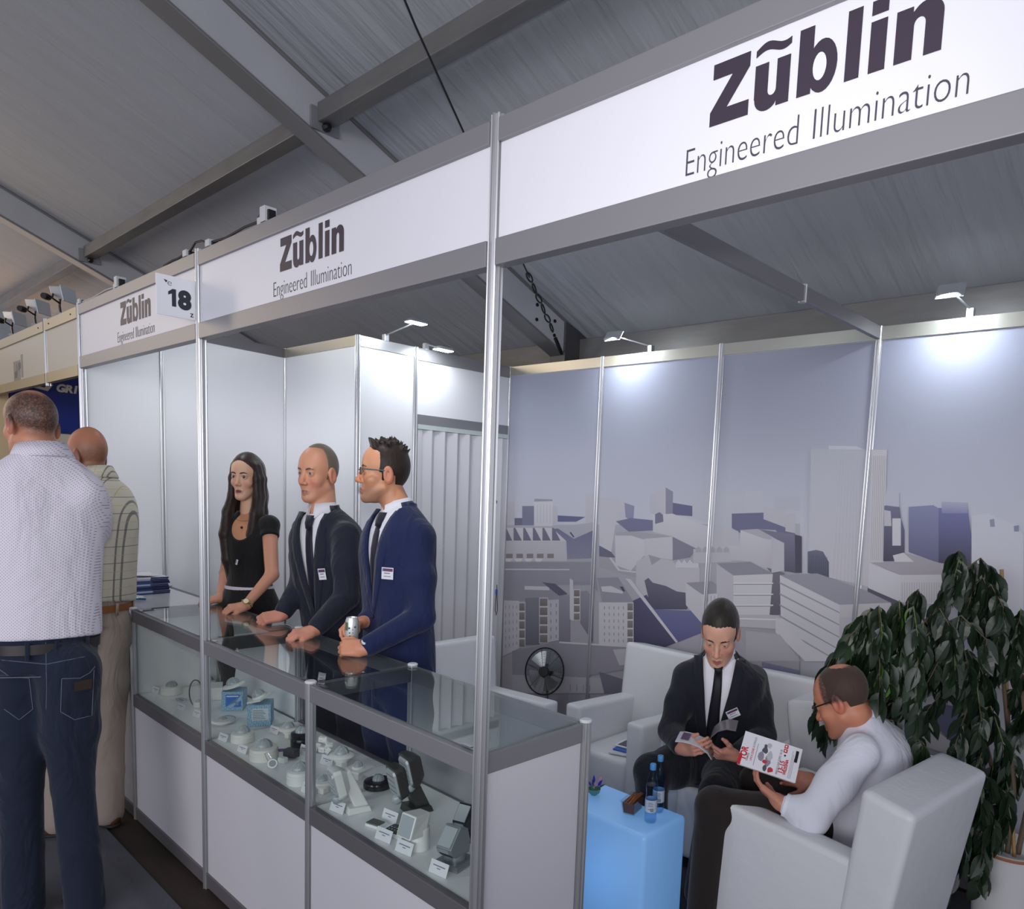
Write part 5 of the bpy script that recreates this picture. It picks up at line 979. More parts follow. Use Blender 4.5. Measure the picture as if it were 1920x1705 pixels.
def cloth(name, c, rough=.8, wr=(7, .6, .035), fine=(900, .25), stretch=(1, 1, .6)):
    if name in MATS: return MATS[name]
    m = mat(name, c, rough, 0, .25); t = NT(m); tc = t.n('ShaderNodeTexCoord'); mp = t.n('ShaderNodeMapping'); mp.inputs['Scale'].default_value = stretch; t.l(tc.outputs['Object'], mp.inputs[0])
    a = t.n('ShaderNodeTexNoise', i_Scale=wr[0], i_Detail=3.0, i_Distortion=1.2); t.l(mp.outputs[0], a.inputs['Vector']); b = t.n('ShaderNodeTexNoise', i_Scale=fine[0], i_Detail=2.0); t.l(tc.outputs['Object'], b.inputs['Vector'])
    b1 = t.n('ShaderNodeBump', i_Strength=wr[1], i_Distance=wr[2]); t.l(a.outputs['Fac'], b1.inputs['Height']); b2 = t.n('ShaderNodeBump', i_Strength=fine[1], i_Distance=.001); t.l(b.outputs['Fac'], b2.inputs['Height']); t.l(b1.outputs[0], b2.inputs['Normal']); t.l(b2.outputs[0], t.b.inputs['Normal'])
    t.b.inputs['Sheen Weight'].default_value = .15
    return m
def shoe(parent, base, heel, toe, m, sole, up=V3(0, 0, 1)):
    f = nrm(toe-heel); L = np.linalg.norm(toe-heel); lo, hi = bbox([heel, toe], .12); G = SDF(lo, hi, .006); z = heel[2]
    G.chain([heel+V3(0, 0, .035), heel+f*.4*L+V3(0, 0, .034), heel+f*.78*L+V3(0, 0, .026), toe-f*.03+V3(0, 0, .022)], [.034, .034, .034, .024], .02); G.cone(heel+V3(0, 0, .06)+f*.01, heel+V3(0, 0, .09)+f*.01, .036, .038, .02)
    G.fn(lambda X, Y, Z: z-Z+0*X+0*Y, 0, 'cut'); v, q = G.mesh(); o = put_mesh('shoe', [(v, q)], base, m, parent)
    G = SDF(lo, hi, .006); G.chain([heel, heel+f*.4*L, heel+f*.78*L, toe-f*.03], [.036, .034, .037, .027], .02); G.fn(lambda X, Y, Z: np.maximum(Z-z-.014, z-Z)+0*X+0*Y, 0, 'cut'); v, q = G.mesh(); put_mesh('sole', [(v, q)], base, sole, o)
def viewframe(u, v): r = _ray(u, v); V = nrm(V3(r[0], r[1], 0)); return V, V3(V[1], -V[0], 0)   # away from camera, to the right
def facing(u, v, deg, pitch=0):                                       # deg 0 = facing left in the view, 90 = facing the camera
    V, R = viewframe(u, v); a = math.radians(deg); f = -R*math.cos(a)-V*math.sin(a); p = math.radians(pitch); return nrm(f*math.cos(p)-V3(0, 0, 1)*math.sin(p))
SUITN = cloth('navy_suit', (30, 33, 48)); SUITB = cloth('blue_suit', (26, 37, 76)); SUITK = cloth('black_navy_suit', (26, 28, 38)); SHIRT = cloth('white_shirt', (226, 224, 232), .7, (5, .35, .02)); TIE = cloth('navy_tie', (22, 24, 44), .5, (4, .1, .01)); TIEK = cloth('black_tie', (20, 20, 28), .5, (4, .1, .01)); DRESS = cloth('black_dress', (14, 13, 15), .7, (9, .5, .02))
DENIM = cloth('dark_denim', (31, 39, 58), .85, (6, .8, .04), (700, .5)); KHAKI = cloth('khaki_chino', (158, 144, 134), .85, (6, .7, .03)); CHAR = cloth('charcoal_trousers', (48, 45, 47), .85, (6, .5, .02)); BROWNT = cloth('dark_brown_trousers', (38, 31, 30), .85, (6, .5, .02))
LTHR = mat('brown_leather', (92, 58, 38), .4, var=(20, .3)); BLKL = mat('black_leather', (24, 22, 22), .35); SOLE = mat('shoe_sole', (40, 34, 30), .7)
STEEL = mat('watch_steel', (190, 192, 196), .2, .9); DIAL = mat('watch_dial', (225, 225, 228), .3); GOLD = mat('watch_gold', (206, 180, 120), .2, .8)
def hairmat(nm, c, rough=.45): return cloth(nm, c, rough, (26, .5, .006), (300, .6), (1, 1, .5))
def wristwatch(w, d, n, base, parent, case=STEEL, dial=DIAL, r=.026):
    d = nrm(d); n = nrm(n-np.dot(n, d)*d); l = np.cross(d, n); b = MB().tube([w-base+n*(r*math.cos(a))+l*(r*1.1*math.sin(a)) for a in np.linspace(0, 2*PI, 25)], .0055, 6, False).build('watch_strap', case, parent, True)
    MB().lathe([(.0145, 0), (.0155, .003), (.0135, .006)], w-base+n*(r+.001), 18, n).build('watch_case', case, b, True); MB().lathe([(.012, .0062), (.0118, .0068)], w-base+n*(r+.001), 18, n).build('watch_face', dial, b)
def make_head(hs, neck_to, st, nr=(.056, .062), ax=None, h=.0026):
    """hs = (u, v, depth, pixel height, facing degrees, pitch, roll); returns the skin patch, its colours and the frame"""
    u, v, d, hp, deg, pit, rol = hs; c = at(u, v, d); sv = hp/(.234*FPX/d); sh = .86*sv*st.get('wide', 1); fw = facing(u, v, deg, pit); M, c = headframe(c, fw, sv, sh, rol)
    lo, hi = bbox([c, c+V3(0, 0, -.0), neck_to], .0); lo = np.minimum(lo, c-.145*sv); hi = np.maximum(hi, c+.145*sv); lo -= .02; hi += .02
    G = SDF(lo, hi, h, M, c); head_field(G, st)
    nk = V3(0, -.030, -.055)@M.T+c; G.cone(nk, neck_to, nr[0]*sh*.98, nr[1]*sh*1.05, .016)
    v_, q_ = G.mesh(); v_ = relax(v_, q_, 1); L = (v_-c)@np.linalg.inv(M).T
    return (v_, q_), head_cols(L, st), M, c, fw
def trunk(torso, legs, arms, skin):                                    # the hidden body under the clothes
    P = [torso.A[:, :3].min(0), torso.A[:, :3].max(0)]+[p for l in legs+arms for p in l]; lo, hi = bbox(P, .2); G = SDF(lo, hi, .014); G.fn(torso.sdf(-.03, .02, .98), 0, 'add')
    for l in legs: G.chain(l, [.062, .045, .032][:len(l)], .02)
    for a in arms: G.chain(a, [.04, .034, .024][:len(a)], .02)
    return G.mesh()
def limb(G, pts, rs, k=.03): G.chain(pts, rs, k)
def root_person(label, parts, cols, base, group=None): o = put_mesh('person', parts, base, SKIN, None, cols); tag(o, label, 'person', group); return o
def jacketed(label, base, hs, st, tor, arms, hands, legs, m, tie=TIE, V=(.28, .97, .075), lap=True, bdg=None, hair=None, hairm=None, brow=None, cuff=.03, hem=0, sleeve=(.059, .053, .050, .040), look=None, lid=0, cres=.006, neckU=1.0, colr=.056, shoes=True):
    ub, ut, wt = V; nb = tor.A[-1, :3]; ax = tor.T
    hp, hc, M, c, fw = make_head(hs, nb+ax*(-.02), st); sv = np.linalg.norm(M[:, 2])
    parts, cols = [hp], [hc]; sk = st['skin']
    for hd in hands:
        W = hd['w']; lo, hi = bbox([W], .17); G = SDF(lo, hi, .0026); G.cone(hd['e']+(W-hd['e'])*.72, W, .026, .0225, .012); kw = {k: x for k, x in hd.items() if k not in ('w', 'e', 'watch')}; kw['W'] = W; hand(G, **kw); p = G.mesh(); parts.append(p); cols.append(skincol(len(p[0]), st.get('hand', sk)))
    tk = trunk(tor, legs, [a for a in arms], sk); parts.append(tk); cols.append(skincol(len(tk[0]), sk)); R = root_person(label, parts, cols, base)
    # jacket
    P = [tor.A[:, :3].min(0), tor.A[:, :3].max(0)]+[p for a in arms for p in a]; lo, hi = bbox(P, .2); G = SDF(lo, hi, cres); G.fn(tor.sdf(.012, hem, 1.02), 0, 'add')
    for a in arms:
        s, e, w = a; G.chain([s, s+(e-s)*.5, e], [sleeve[0], (sleeve[0]+sleeve[1])/2, sleeve[1]], .035); we = w-(w-e)/np.linalg.norm(w-e)*cuff; G.chain([e, we], [sleeve[2]+.004, sleeve[3]], .012)
    nk = V3(0, -.034, -.06)@M.T+c; G.cone(nb-ax*.03, nb+ax*.05, colr*1.02, colr*1.02, .008, 'sub'); G.fn(tor.V(ub, ut, wt), .008, 'sub'); v_, q_ = G.mesh(); jk = put_mesh('jacket', [(relax(v_, q_, 2), q_)], base, m, R)
    collar(nb-ax*.040, nrm(ax*.7+nrm(nk-nb)*.5), tor.Fd, colr*1.34, colr*1.12, .042, base, jk, m, gap=1.2, drop=0, pts=False, name='jacket_collar', back=.012)
    if lap:
        for s in (-1, 1):
            rows = []
            for t in np.linspace(0, 1, 16):
                u = ub+(ut-ub)*t*1.0; w = wt*(u-ub)/(ut-ub); wd = .006+.042*math.sin(min(1, t*1.12)*PI*.5)*(1 if t < .78 else .62); x0, x1 = w-.008, w+wd; rows.append((min(u, .985), s*x0, s*x1, .0165))
            put_mesh('lapel', [ribbon(tor, rows, .006)], base, m, jk)
        for k in range(2): MB().lathe([(.008, 0), (.008, .003), (.005, .004)], tor.pt(.006, ub-.02-.12*k, .013)-base, 10, tor.Fd).build('button', BLACKP, jk)
    # shirt, collar, cuffs, tie
    G = SDF(P[0]-.2, P[1]+.2, .012); G.fn(tor.sdf(-.002, .1, .985), 0, 'add'); G.fn(lambda X, Y, Z: -tor.loc(X, Y, Z)[2]-.03, 0, 'cut'); G.cone(nb-ax*.05, nb+ax*.06, colr*.9, colr*.9, .005, 'sub'); v_, q_ = G.mesh(); sh = put_mesh('shirt', [(relax(v_, q_, 2), q_)], base, SHIRT, R)
    collar(nb-ax*.022, nrm(ax*.75+nrm(nk-nb)*.5), tor.Fd*.8+fw*.3, colr*1.05, colr*.98, .036*sv, base, sh, SHIRT, back=.012)
    for a in arms: e, w = a[1], a[2]; dd = nrm(w-e); MB().lathe([(.031, 0), (.0305, .026), (.027, .026), (.027, 0)], w-dd*(cuff+.010)-base, 20, dd).build('shirt_cuff', SHIRT, sh, True)
    if tie is not None:
        rows = [(u, -w, w, .003+.004*max(0, (u-.86)/.1)) for u, w in zip(np.linspace(.12, .90, 12), np.linspace(.034, .016, 12))]; tt = put_mesh('tie', [ribbon(tor, rows, .004)], base, tie, R)
        put_mesh('tie_knot', [ribbon(tor, [(.885, -.012, .012, .012), (.92, -.018, .018, .016), (.965, -.020, .020, .012)], .012)], base, tie, tt)
    # trousers and shoes
    P2 = [p for l in legs for p in l]; lo, hi = bbox(P2, .17); G = SDF(lo, hi, .011); hp_ = (legs[0][0]+legs[1][0])/2; G.ell(hp_+V3(0, 0, .02), (.13, .12, .13), 0)
    for l in legs: G.chain([l[0], l[0]+(l[1]-l[0])*.5, l[1]], [.098, .088, .070], .03); G.chain([l[1], l[2]], [.070, .056], .02)
    v_, q_ = G.mesh(); put_mesh('trousers', [(relax(v_, q_, 1), q_)], base, m, R)
    if shoes:
        for l in legs: f = nrm(V3(tor.Fd[0], tor.Fd[1], 0)); a = V3(l[2][0], l[2][1], .001); shoe(R, base, a-f*.05, a+f*.18, BLKL, SOLE)
    if hair: hv = local_mesh(hair, M, c, (-.11, -.14, -.11), (.11, .12, .19), .0034); put_mesh('hair', [hv], base, hairm, R)
    eyeballs(M, c, look if look is not None else (0, 1, 0), base, R, st.get('iris', (70, 52, 40))); brows(M, c, base, R, brow or hairm)
    if bdg: badge(tor, *bdg[:2], jk, base, *bdg[2:])
    return R, M, c, jk
def tors(st, deg, u, v, n=2.35, F=None): F = facing(u, v, deg) if F is None else F; S = np.cross(F, V3(0, 0, 1)); return Torso([(at(x[0], x[1], x[2]), x[3], x[4]) for x in st], S, F, n)
def legs_down(p, S, F, w=.085, kn=.50, an=.09, step=0): return [[p+S*s*w, V3(*(p+S*s*w*1.02+F*.01)[:2], kn), V3(*(p+S*s*w*1.02-F*step*s)[:2], an)] for s in (-1, 1)]
# ================= man in the blue suit with glasses, holding the can
SK3 = dict(skin=(212, 150, 114), beard=((122, 92, 78), .55), nose=1.05, gape=.0, lips=(166, 96, 86), hand=(214, 146, 116))
d = 3.0; base = V3(*at(748, 1240, d)[:2], .001)
tor = tors([(748, 1275, d, .150, .108), (748, 1215, d, .148, .108), (746, 1150, d, .142, .104), (745, 1085, d, .152, .110), (744, 1030, d, .160, .110), (745, 992, d, .150, .094), (746, 968, d+.01, .105, .072), (747, 950, d+.02, .060, .058)], 38, 745, 1050)
can_c = onz(656, 1214, 1.052)+V3(-.012, .015, 0)
gl = 1.034; F3 = tor.Fd; S3 = tor.S
wn_ = onz(681, 1217, 1.062); el_n = at(790, 1158, 2.87); sh_n = at(786, 1010, 2.93); wf = at(684, 1166, 2.93); el_f = at(712, 1150, 3.12); sh_f = at(708, 1014, 3.12)
tocan = nrm(V3(*(can_c-wn_)[:2], 0)); V_, R_ = viewframe(660, 1200)
hands = [dict(w=wn_, e=el_n, d=nrm(-R_+V_*.25+V3(0, 0, .04)), b=nrm(-V_+V3(0, 0, .55)), side=1, curl=[(1.1, 1.2, .7)]*4, s=.88, thumb=(.5, .6), spread=.05),
         dict(w=wf, e=el_f, d=nrm(-R_*.9-V_*.3+V3(0, 0, -.05)), b=nrm(V3(0, 0, .95)-R_*.5+V_*.2), side=-1, curl=[(.75, .85, .45), (.7, .8, .4), (.7, .8, .4), (.7, .8, .4)], s=.85, thumb=(.75, .5), tn=-V_*.2-V3(0, 0, 1))]
P = tor.A[0, :3]; legs = legs_down(V3(P[0], P[1], .86), S3, F3, .08)
man3, M3, c3, _ = jacketed('man in a bright blue suit and glasses standing at the near showcase holding a can', base, (719, 887, d-.01, 116, 4, -3, 0), SK3, tor, [(sh_n, el_n, wn_), (sh_f, el_f, wf)], hands, legs, SUITB, bdg=(-.090, .635, 0, .050, .046), hair=hair_short(.0050, .008, .074, .024, .070, .098, -.030, -.078, wave=.0002, seed=2, spikes=90, quiff=7), hairm=hairmat('dark_brown_hair', (44, 33, 28)), V=(.40, .98, .068), look=(-.15, 1, 0), cuff=.026)
glasses(M3, c3, base, man3, mat('dark_frame', (44, 52, 58), .3), mat('teal_temple', (66, 96, 108), .35)); wristwatch(wn_-nrm(wn_-el_n)*.012, wn_-el_n, -V_*.6+V3(0, 0, .8)-R_*.3, base, man3)
# ---- the can
t = thing('drink_can', 'silver and green drink can in the hands of the man in the blue suit', 'can', (can_c[0], can_c[1], 1.058))
CANM = mat('can_silver', (206, 210, 208), .25, .35); MB().lathe([(.018, 0), (.0235, .006), (.0245, .012), (.0245, .094), (.021, .103), (.0205, .106), (.0195, .106), (.0185, .101), (.003, .1005)], n=26).build('can_body', CANM, t, True)
cb_ = cam_dir(can_c); mb = MB(); ca0 = math.atan2(cb_[1], cb_[0])
for a0, a1, z0, z1 in ((-1.3, -.62, .058, .09),): mb.rings([[(.0248*math.cos(ca0+a), .0248*math.sin(ca0+a), z0), (.0248*math.cos(ca0+a), .0248*math.sin(ca0+a), z1)] for a in np.linspace(a0, a1, 8)], False)
mb.build('can_patch', mat('can_green', (128, 168, 132), .4), t); mb = MB()
for k, (a, z, r) in enumerate(((-.35, .05, .003), (-.30, .038, .003), (-.42, .068, .004), (.1, .062, .002), (.1, .05, .002), (.45, .072, .004))): p0 = V3(.0247*math.cos(ca0+a), .0247*math.sin(ca0+a), z); mb.lathe([(r, 0), (r, .0004)], p0, 8, (math.cos(ca0+a), math.sin(ca0+a), 0))
mb.build('can_print', mat('can_ink', (70, 86, 88), .5), t, kind='stuff'); MB().box(-.006, .006, -.008, .004, .102, .1035).build('pull_tab', STEEL, t)
# ================= man in the dark navy suit leaning on the counter
SK2 = dict(skin=(214, 152, 122), flush=(196, 108, 88), nose=1.1, lips=(158, 94, 82), hand=(206, 140, 118), iris=(110, 122, 132), beard=((150, 110, 92), .25), scalp=((150, 124, 104), lambda x, y, z: .45*smst(-y, -.05, .02)*smst(z, .02, .06)))
d = 3.34; base = V3(*at(622, 1190, d+.05)[:2], .001)
tor = tors([(640, 1260, d+.08, .150, .108), (634, 1200, d+.07, .148, .108), (626, 1140, d+.05, .145, .106), (619, 1080, d+.02, .158, .112), (614, 1030, d, .166, .112), (609, 990, d-.01, .150, .094), (606, 970, d-.02, .105, .072), (604, 955, d-.02, .060, .056)], 48, 610, 1050)
F2 = tor.Fd; S2 = tor.S; V_, R_ = viewframe(560, 1170)
w1 = onz(588, 1183, 1.062); e1 = at(650, 1120, 3.16); s1 = at(650, 1004, 3.22); w2 = onz(527, 1155, 1.066); e2 = at(566, 1095, 3.42); s2_ = at(572, 992, 3.46)
hands = [dict(w=w1, e=e1, d=nrm(-R_*1-V_*.25+V3(0, 0, -.12)), b=nrm(V3(0, 0, 1)-V_*.35), side=-1, curl=[(.7, .8, .4)]*4, s=.88, thumb=(.4, .5), spread=.08), dict(w=w2, e=e2, d=nrm(-R_*1-V_*.25+V3(0, 0, -.1)), b=nrm(V3(0, 0, .8)-V_*.7), side=1, curl=[(1.0, 1.1, .6)]*4, s=.84, thumb=(.35, .5), spread=.05)]
P = tor.A[0, :3]; legs = legs_down(V3(P[0], P[1], .86), S2, F2, .08)
man2, M2, c2, _ = jacketed('balding man in a dark navy suit leaning with both hands on the glass showcase', base, (596, 888, d-.03, 106, 46, 2, 0), SK2, tor, [(s1, e1, w1), (s2_, e2, w2)], hands, legs, SUITN, bdg=(-.070, .63, .12, .034, .050), hair=hair_short(.0035, .003, .056, .010, .088, .112, -.030, -.078, wave=.0002, seed=5, peak=-1), hairm=hairmat('grey_fair_hair', (112, 100, 86)), V=(.30, .98, .072), brow=mat('grey_brow', (96, 80, 68), .7), look=(-.35, 1, .1), cuff=.03)
# ================= woman in the black dress
SKW = dict(skin=(214, 168, 140), flush=(206, 132, 116), nose=.80, nosel=.006, soft=.004, jaw=.84, lipw=1.0, lips=(112, 30, 52), iris=(50, 36, 28), lash=1.0, hand=(200, 142, 116), open=1.0)
d = 3.74; base = V3(*at(470, 1120, d)[:2], .001); hs = (462, 894, d-.02, 86, 60, 1, 0)
tor = tors([(468, 1190, d+.02, .140, .100), (468, 1140, d+.01, .150, .108), (468, 1080, d, .098, .078), (470, 1035, d, .118, .092), (472, 1005, d, .126, .094), (472, 980, d, .122, .072), (470, 966, d, .080, .050), (468, 955, d, .045, .042)], 56, 468, 1000, 2.1)
nb = tor.A[-1, :3]; hp, hc, MW, cW, fw = make_head(hs, nb-tor.T*.02, SKW, (.044, .050)); FW = tor.Fd; SW = tor.S; V_, R_ = viewframe(440, 1130)
wa = onz(459, 1137, 1.06); ea = at(510, 1078, 3.60); sa = at(505, 986, 3.70); wb_ = onz(413, 1122, 1.058); eb = at(424, 1075, 3.86); sb_ = at(440, 984, 3.84)
parts, cols = [hp], [hc]; parm = [(wa, ea, sa, nrm(-R_-V_*.35+V3(0, 0, -.05)), nrm(V3(0, 0, 1)-V_*.35), -1), (wb_, eb, sb_, nrm(-R_*.8-V_*.5+V3(0, 0, -.1)), nrm(V3(0, 0, 1)-V_*.3), 1)]
for w, e, s, dd, bb, sd in parm:
    lo, hi = bbox([w, e, s], .09); G = SDF(lo, hi, .0042); G.chain([s, e, w], [.037, .031, .020], .012); p = G.mesh(); parts.append(p); cols.append(skincol(len(p[0]), SKW['hand']))
    lo, hi = bbox([w], .15); G = SDF(lo, hi, .0026); G.cone(e+(w-e)*.75, w, .0225, .0185, .01); hand(G, w, dd, bb, sd, [(.6, .7, .4), (.65, .8, .4), (.7, .8, .4), (.75, .8, .4)], .08, .80, (.4, .4)); p = G.mesh(); parts.append(p); cols.append(skincol(len(p[0]), SKW['hand']))
P = tor.A[0, :3]; legs = legs_down(V3(P[0], P[1], .84), SW, FW, .07)
lo, hi = bbox([tor.A[:, :3].min(0), tor.A[:, :3].max(0)]+[p for l in legs for p in l], .16); G = SDF(lo, hi, .010); G.fn(tor.sdf(-.006, .0, 1.0), 0, 'add')
for l in legs: G.chain(l, [.072, .050, .034], .02)
p = G.mesh(); parts.append(p); cols.append(skincol(len(p[0]), (196, 140, 106))); woman = root_person('young woman with long dark hair in a black dress standing behind the left showcase', parts, cols, base)
lo, hi = bbox([tor.A[:, :3].min(0), tor.A[:, :3].max(0), sa, sb_, V3(P[0], P[1], .50)], .16); G = SDF(lo, hi, .007); G.fn(tor.sdf(.005, 0, 1.0), 0, 'add')
sleeves = []
for w, e, s, *_ in parm:
    G2 = SDF(*bbox([s, s+(e-s)*.3, tor.pt(0, .9)], .06), .006); si = tor.pt(0, .86, -.08); G2.chain([si+(s-si)*.55, s+V3(0, 0, .004), s+(e-s)*.34], [.040, .046, .043], .02); dr_ = nrm(e-s); q0 = s+(e-s)*.24; G2.fn(lambda X, Y, Z: (X-q0[0])*dr_[0]+(Y-q0[1])*dr_[1]+(Z-q0[2])*dr_[2], .003, 'cut'); sleeves.append(G2.mesh())
G.chain([V3(P[0], P[1], .90), V3(P[0], P[1], .75), V3(P[0], P[1], .52)], [.135, .140, .125], .03); G.fn(lambda X, Y, Z: .52-Z+0*X+0*Y, 0, 'cut'); nk0 = tor.pt(0, .90, .0); G.ell(nk0+FW*.02, (.066, .066, .088), .01, 'sub'); G.cone(nb, nb+V3(0, 0, .05), .05, .05, .01, 'sub'); v_, q_ = G.mesh(); dress = put_mesh('dress', [(relax(v_, q_, 1), q_)], base, DRESS, woman); [put_mesh('sleeve', [x], base, DRESS, dress) for x in sleeves]
ub = .385; mb = MB(); rs = []
for a in np.linspace(0, 2*PI, 41):
    r = [np.interp(ub, tor.u, tor.A[:, i]) for i in range(5)]; cx_, sx_ = math.cos(a), math.sin(a); n = 2/2.1; e = V3(*r[:3])+SW*((r[3]+.009)*math.copysign(abs(cx_)**n, cx_))+FW*((r[4]+.009)*math.copysign(abs(sx_)**n, sx_)); rs.append([e-base+V3(0, 0, -.008), e-base+V3(0, 0, .008), e*1-base+nrm(V3(*r[:3])-e)*.004+V3(0, 0, .008), e-base+nrm(V3(*r[:3])-e)*.004+V3(0, 0, -.008)])
mb.rings(rs, False); mb.build('belt', mat('white_belt', (216, 208, 222), .4), woman, True)
def whair(G):
    def f(x, y, z):
        d = np.minimum(ellf(x, y, z, (0, -.016, .028), (.085, .106, .098)), ellf(x, y, z, (0, .024, .045), (.070, .060, .066))); d += .0003*np.sin(x*420+z*60)
        line = .074*ssm(z+.35*np.abs(x), .045, .088); return np.maximum(np.maximum(d, y-.016-line), -.16-z)
    G.fn(f, 0, 'add')
    G.chain([(0, -.07, .03), (0, -.095, -.10), (0, -.10, -.28)], [.07, .07, .06], .02)
    for s in (-1, 1):
        for j, (x0, y0) in enumerate(((.074, .022), (.082, -.010), (.078, -.045))):
            G.chain([(s*x0*.82, y0+.006, .055), (s*x0, y0, -.01), (s*(x0+.003), y0+.004, -.10), (s*(x0+.010), y0+.022+.02*(j < 2), -.18), (s*(x0+.018-.010*(j == 0)), y0+.050+.02*(j < 2), -.29), (s*(x0+.012-.018*(j == 0)), y0+.060+.01*(j < 1), -.42), (s*(x0+.0-.014*(j == 0)), y0+.056, -.52-.02*j)], [.015, .020, .022, .026, .032, .032, .016], .014)
HW = hairmat('long_brown_hair', (48, 34, 30), .38); hv = local_mesh(whair, MW, cW, (-.16, -.19, -.60), (.16, .19, .15), .0042); put_mesh('hair', [hv], base, HW, woman)
eyeballs(MW, cW, (-.25, 1, -.05), base, woman, SKW['iris']); brows(MW, cW, base, woman, mat('dark_brow', (40, 28, 25), .7), .0034)
wristwatch(wa-nrm(wa-ea)*.016, wa-ea, V3(0, 0, .8)-V_*.6+R_*.1, base, woman, GOLD, mat('gold_dial', (226, 214, 180), .3), .0225)
badge(tor, -.02, .60, dress, base, 1.3, .026, .010, .05); MB().tube([tor.pt(x, .93-.02*math.cos(x*28), .004)-base for x in np.linspace(-.04, .04, 13)], .0012, 5).build('necklace', GOLD, woman); MB().sphere(tor.pt(0, .86, .002)-base, .006, 10, 6).build('pendant', BLACKP, woman)
# ================= seated man in the dark suit reading
SK4 = dict(skin=(216, 164, 140), flush=(200, 118, 100), lips=(170, 98, 92), open=.02, iris=(60, 50, 44), hand=(200, 142, 122), beard=((150, 120, 108), .25), wide=1.02)
d = 3.10; base = V3(*at(1345, 1440, d+.05)[:2], .001)
tor = tors([(1338, 1455, d+.12, .160, .120), (1338, 1420, d+.12, .158, .120), (1342, 1365, d+.10, .156, .118), (1347, 1315, d+.07, .170, .122), (1351, 1280, d+.05, .178, .115), (1352, 1257, d+.04, .165, .098), (1352, 1240, d+.04, .11, .074), (1351, 1226, d+.03, .062, .058)], 84, 1350, 1350)
F4, S4 = tor.Fd, tor.S; V_, R_ = viewframe(1330, 1400)
sl = at(1288, 1268, d+.05); el_ = at(1258, 1370, d-.06); wl_ = at(1278, 1404, d-.22); sr = at(1414, 1272, d+.09); er = at(1432, 1380, d+.0); wr_ = at(1378, 1417, d-.20)
hands = [dict(w=wl_, e=el_, d=nrm(R_*.55-V_*.5+V3(0, 0, .22)), b=nrm(-R_*.5-V_*.7+V3(0, 0, -.2)), side=-1, curl=[(.45, .5, .3), (.5, .6, .3), (.55, .6, .3), (.6, .6, .3)], s=.84, thumb=(.5, .3)), dict(w=wr_, e=er, d=nrm(-R_*.85-V_*.35+V3(0, 0, .12)), b=nrm(-V_*.75-V3(0, 0, .6)), side=1, curl=[(.45, .5, .3)]*4, s=.86, thumb=(.8, .2), spread=.15)]
hipc = at(1335, 1435, d+.1); hipc[2] = max(hipc[2], .50)
kl = at(1222, 1426, d-.12); kr = at(1345, 1478, d-.22); legs = [[hipc-R_*.085, kl+V3(0, 0, -.045), V3(*(kl+V_*.06+R_*.03)[:2], .09)], [hipc+R_*.085, kr+V3(0, 0, -.02), V3(*(kr+V_*.03-R_*.05)[:2], .09)]]
man4, M4, c4, _ = jacketed('seated man in a dark suit and tie reading an open magazine in a white armchair', base, (1350, 1187, d-.03, 116, 84, 25, 0), SK4, tor, [(sl, el_, wl_), (sr, er, wr_)], hands, legs, SUITK, TIEK, bdg=(-.078, .60, .5, .052, .038), hair=hair_short(.009, .004, .090, .028, .058, .070, -.034, -.07, wave=.0002, seed=9, peak=.6), hairm=hairmat('near_black_hair', (42, 36, 32)), V=(.06, .98, .078), look=(0, 1, -.5), cuff=.03, sleeve=(.057, .052, .050, .040))
# open magazine: two curved leaves, real thickness
mag = thing('magazine', 'open magazine with curling pages held by the seated man in the dark suit', 'magazine', at(1333, 1424, d-.27)); mo = np.array(mag.location)
PAGE = mat('glossy_page', (208, 206, 214), .25, 0, .5); PAGE2 = mat('dark_page', (118, 112, 116), .2, 0, .5)
def leaf(nm, pts, dep, m, th=.003):                                     # pts: pixel polyline of the top edge with depths; dep: vector to the bottom edge
    rs = []
    for u, v, q in pts: p = at(u, v, q)-mo; rs.append([p, p+dep, p+dep+V3(0, 0, -th), p+V3(0, 0, -th)])
    return MB().rings(rs).build(nm, m, mag, True, auto=50)
dn = -V_*.10+V3(0, 0, .030)
leaf('left_pages', [(1334, 1424, d-.29), (1326, 1412, d-.30), (1312, 1401, d-.31), (1295, 1394, d-.32), (1278, 1390, d-.33), (1266, 1390, d-.33)], V_*.10+V3(0, 0, .006)+R_*.012, PAGE, .004)
leaf('right_pages', [(1335, 1425, d-.29), (1329, 1408, d-.285), (1328, 1394, d-.28), (1334, 1381, d-.28), (1346, 1371, d-.28), (1362, 1367, d-.28), (1380, 1370, d-.28)], V_*.09+V3(0, 0, .012)+R_*.01, PAGE2, .004)
mb = MB(); q = [at(1290, 1392.2, d-.322)-mo+V3(0, 0, .0022), at(1275, 1389.5, d-.33)-mo+V3(0, 0, .0022)]; dd_ = V_*.10+V3(0, 0, .006)+R_*.012
mb.hexa([q[0]+dd_*.15, q[1]+dd_*.15, q[1]+dd_*.8, q[0]+dd_*.8]+[p+V3(0, 0, .0012) for p in (q[0]+dd_*.15, q[1]+dd_*.15, q[1]+dd_*.8, q[0]+dd_*.8)]); mb.build('printed_picture', mat('purple_print', (98, 74, 104), .3), mag)
mb = MB(); q = [at(1324, 1410.5, d-.302)-mo+V3(0, 0, .0022), at(1314, 1402, d-.308)-mo+V3(0, 0, .0022)]; mb.hexa([q[0]+dd_*.15, q[1]+dd_*.15, q[1]+dd_*.6, q[0]+dd_*.6]+[p+V3(0, 0, .0015) for p in (q[0]+dd_*.15, q[1]+dd_*.15, q[1]+dd_*.6, q[0]+dd_*.6)]); mb.build('printed_picture', mat('dark_print_box', (54, 54, 60), .3), mag)
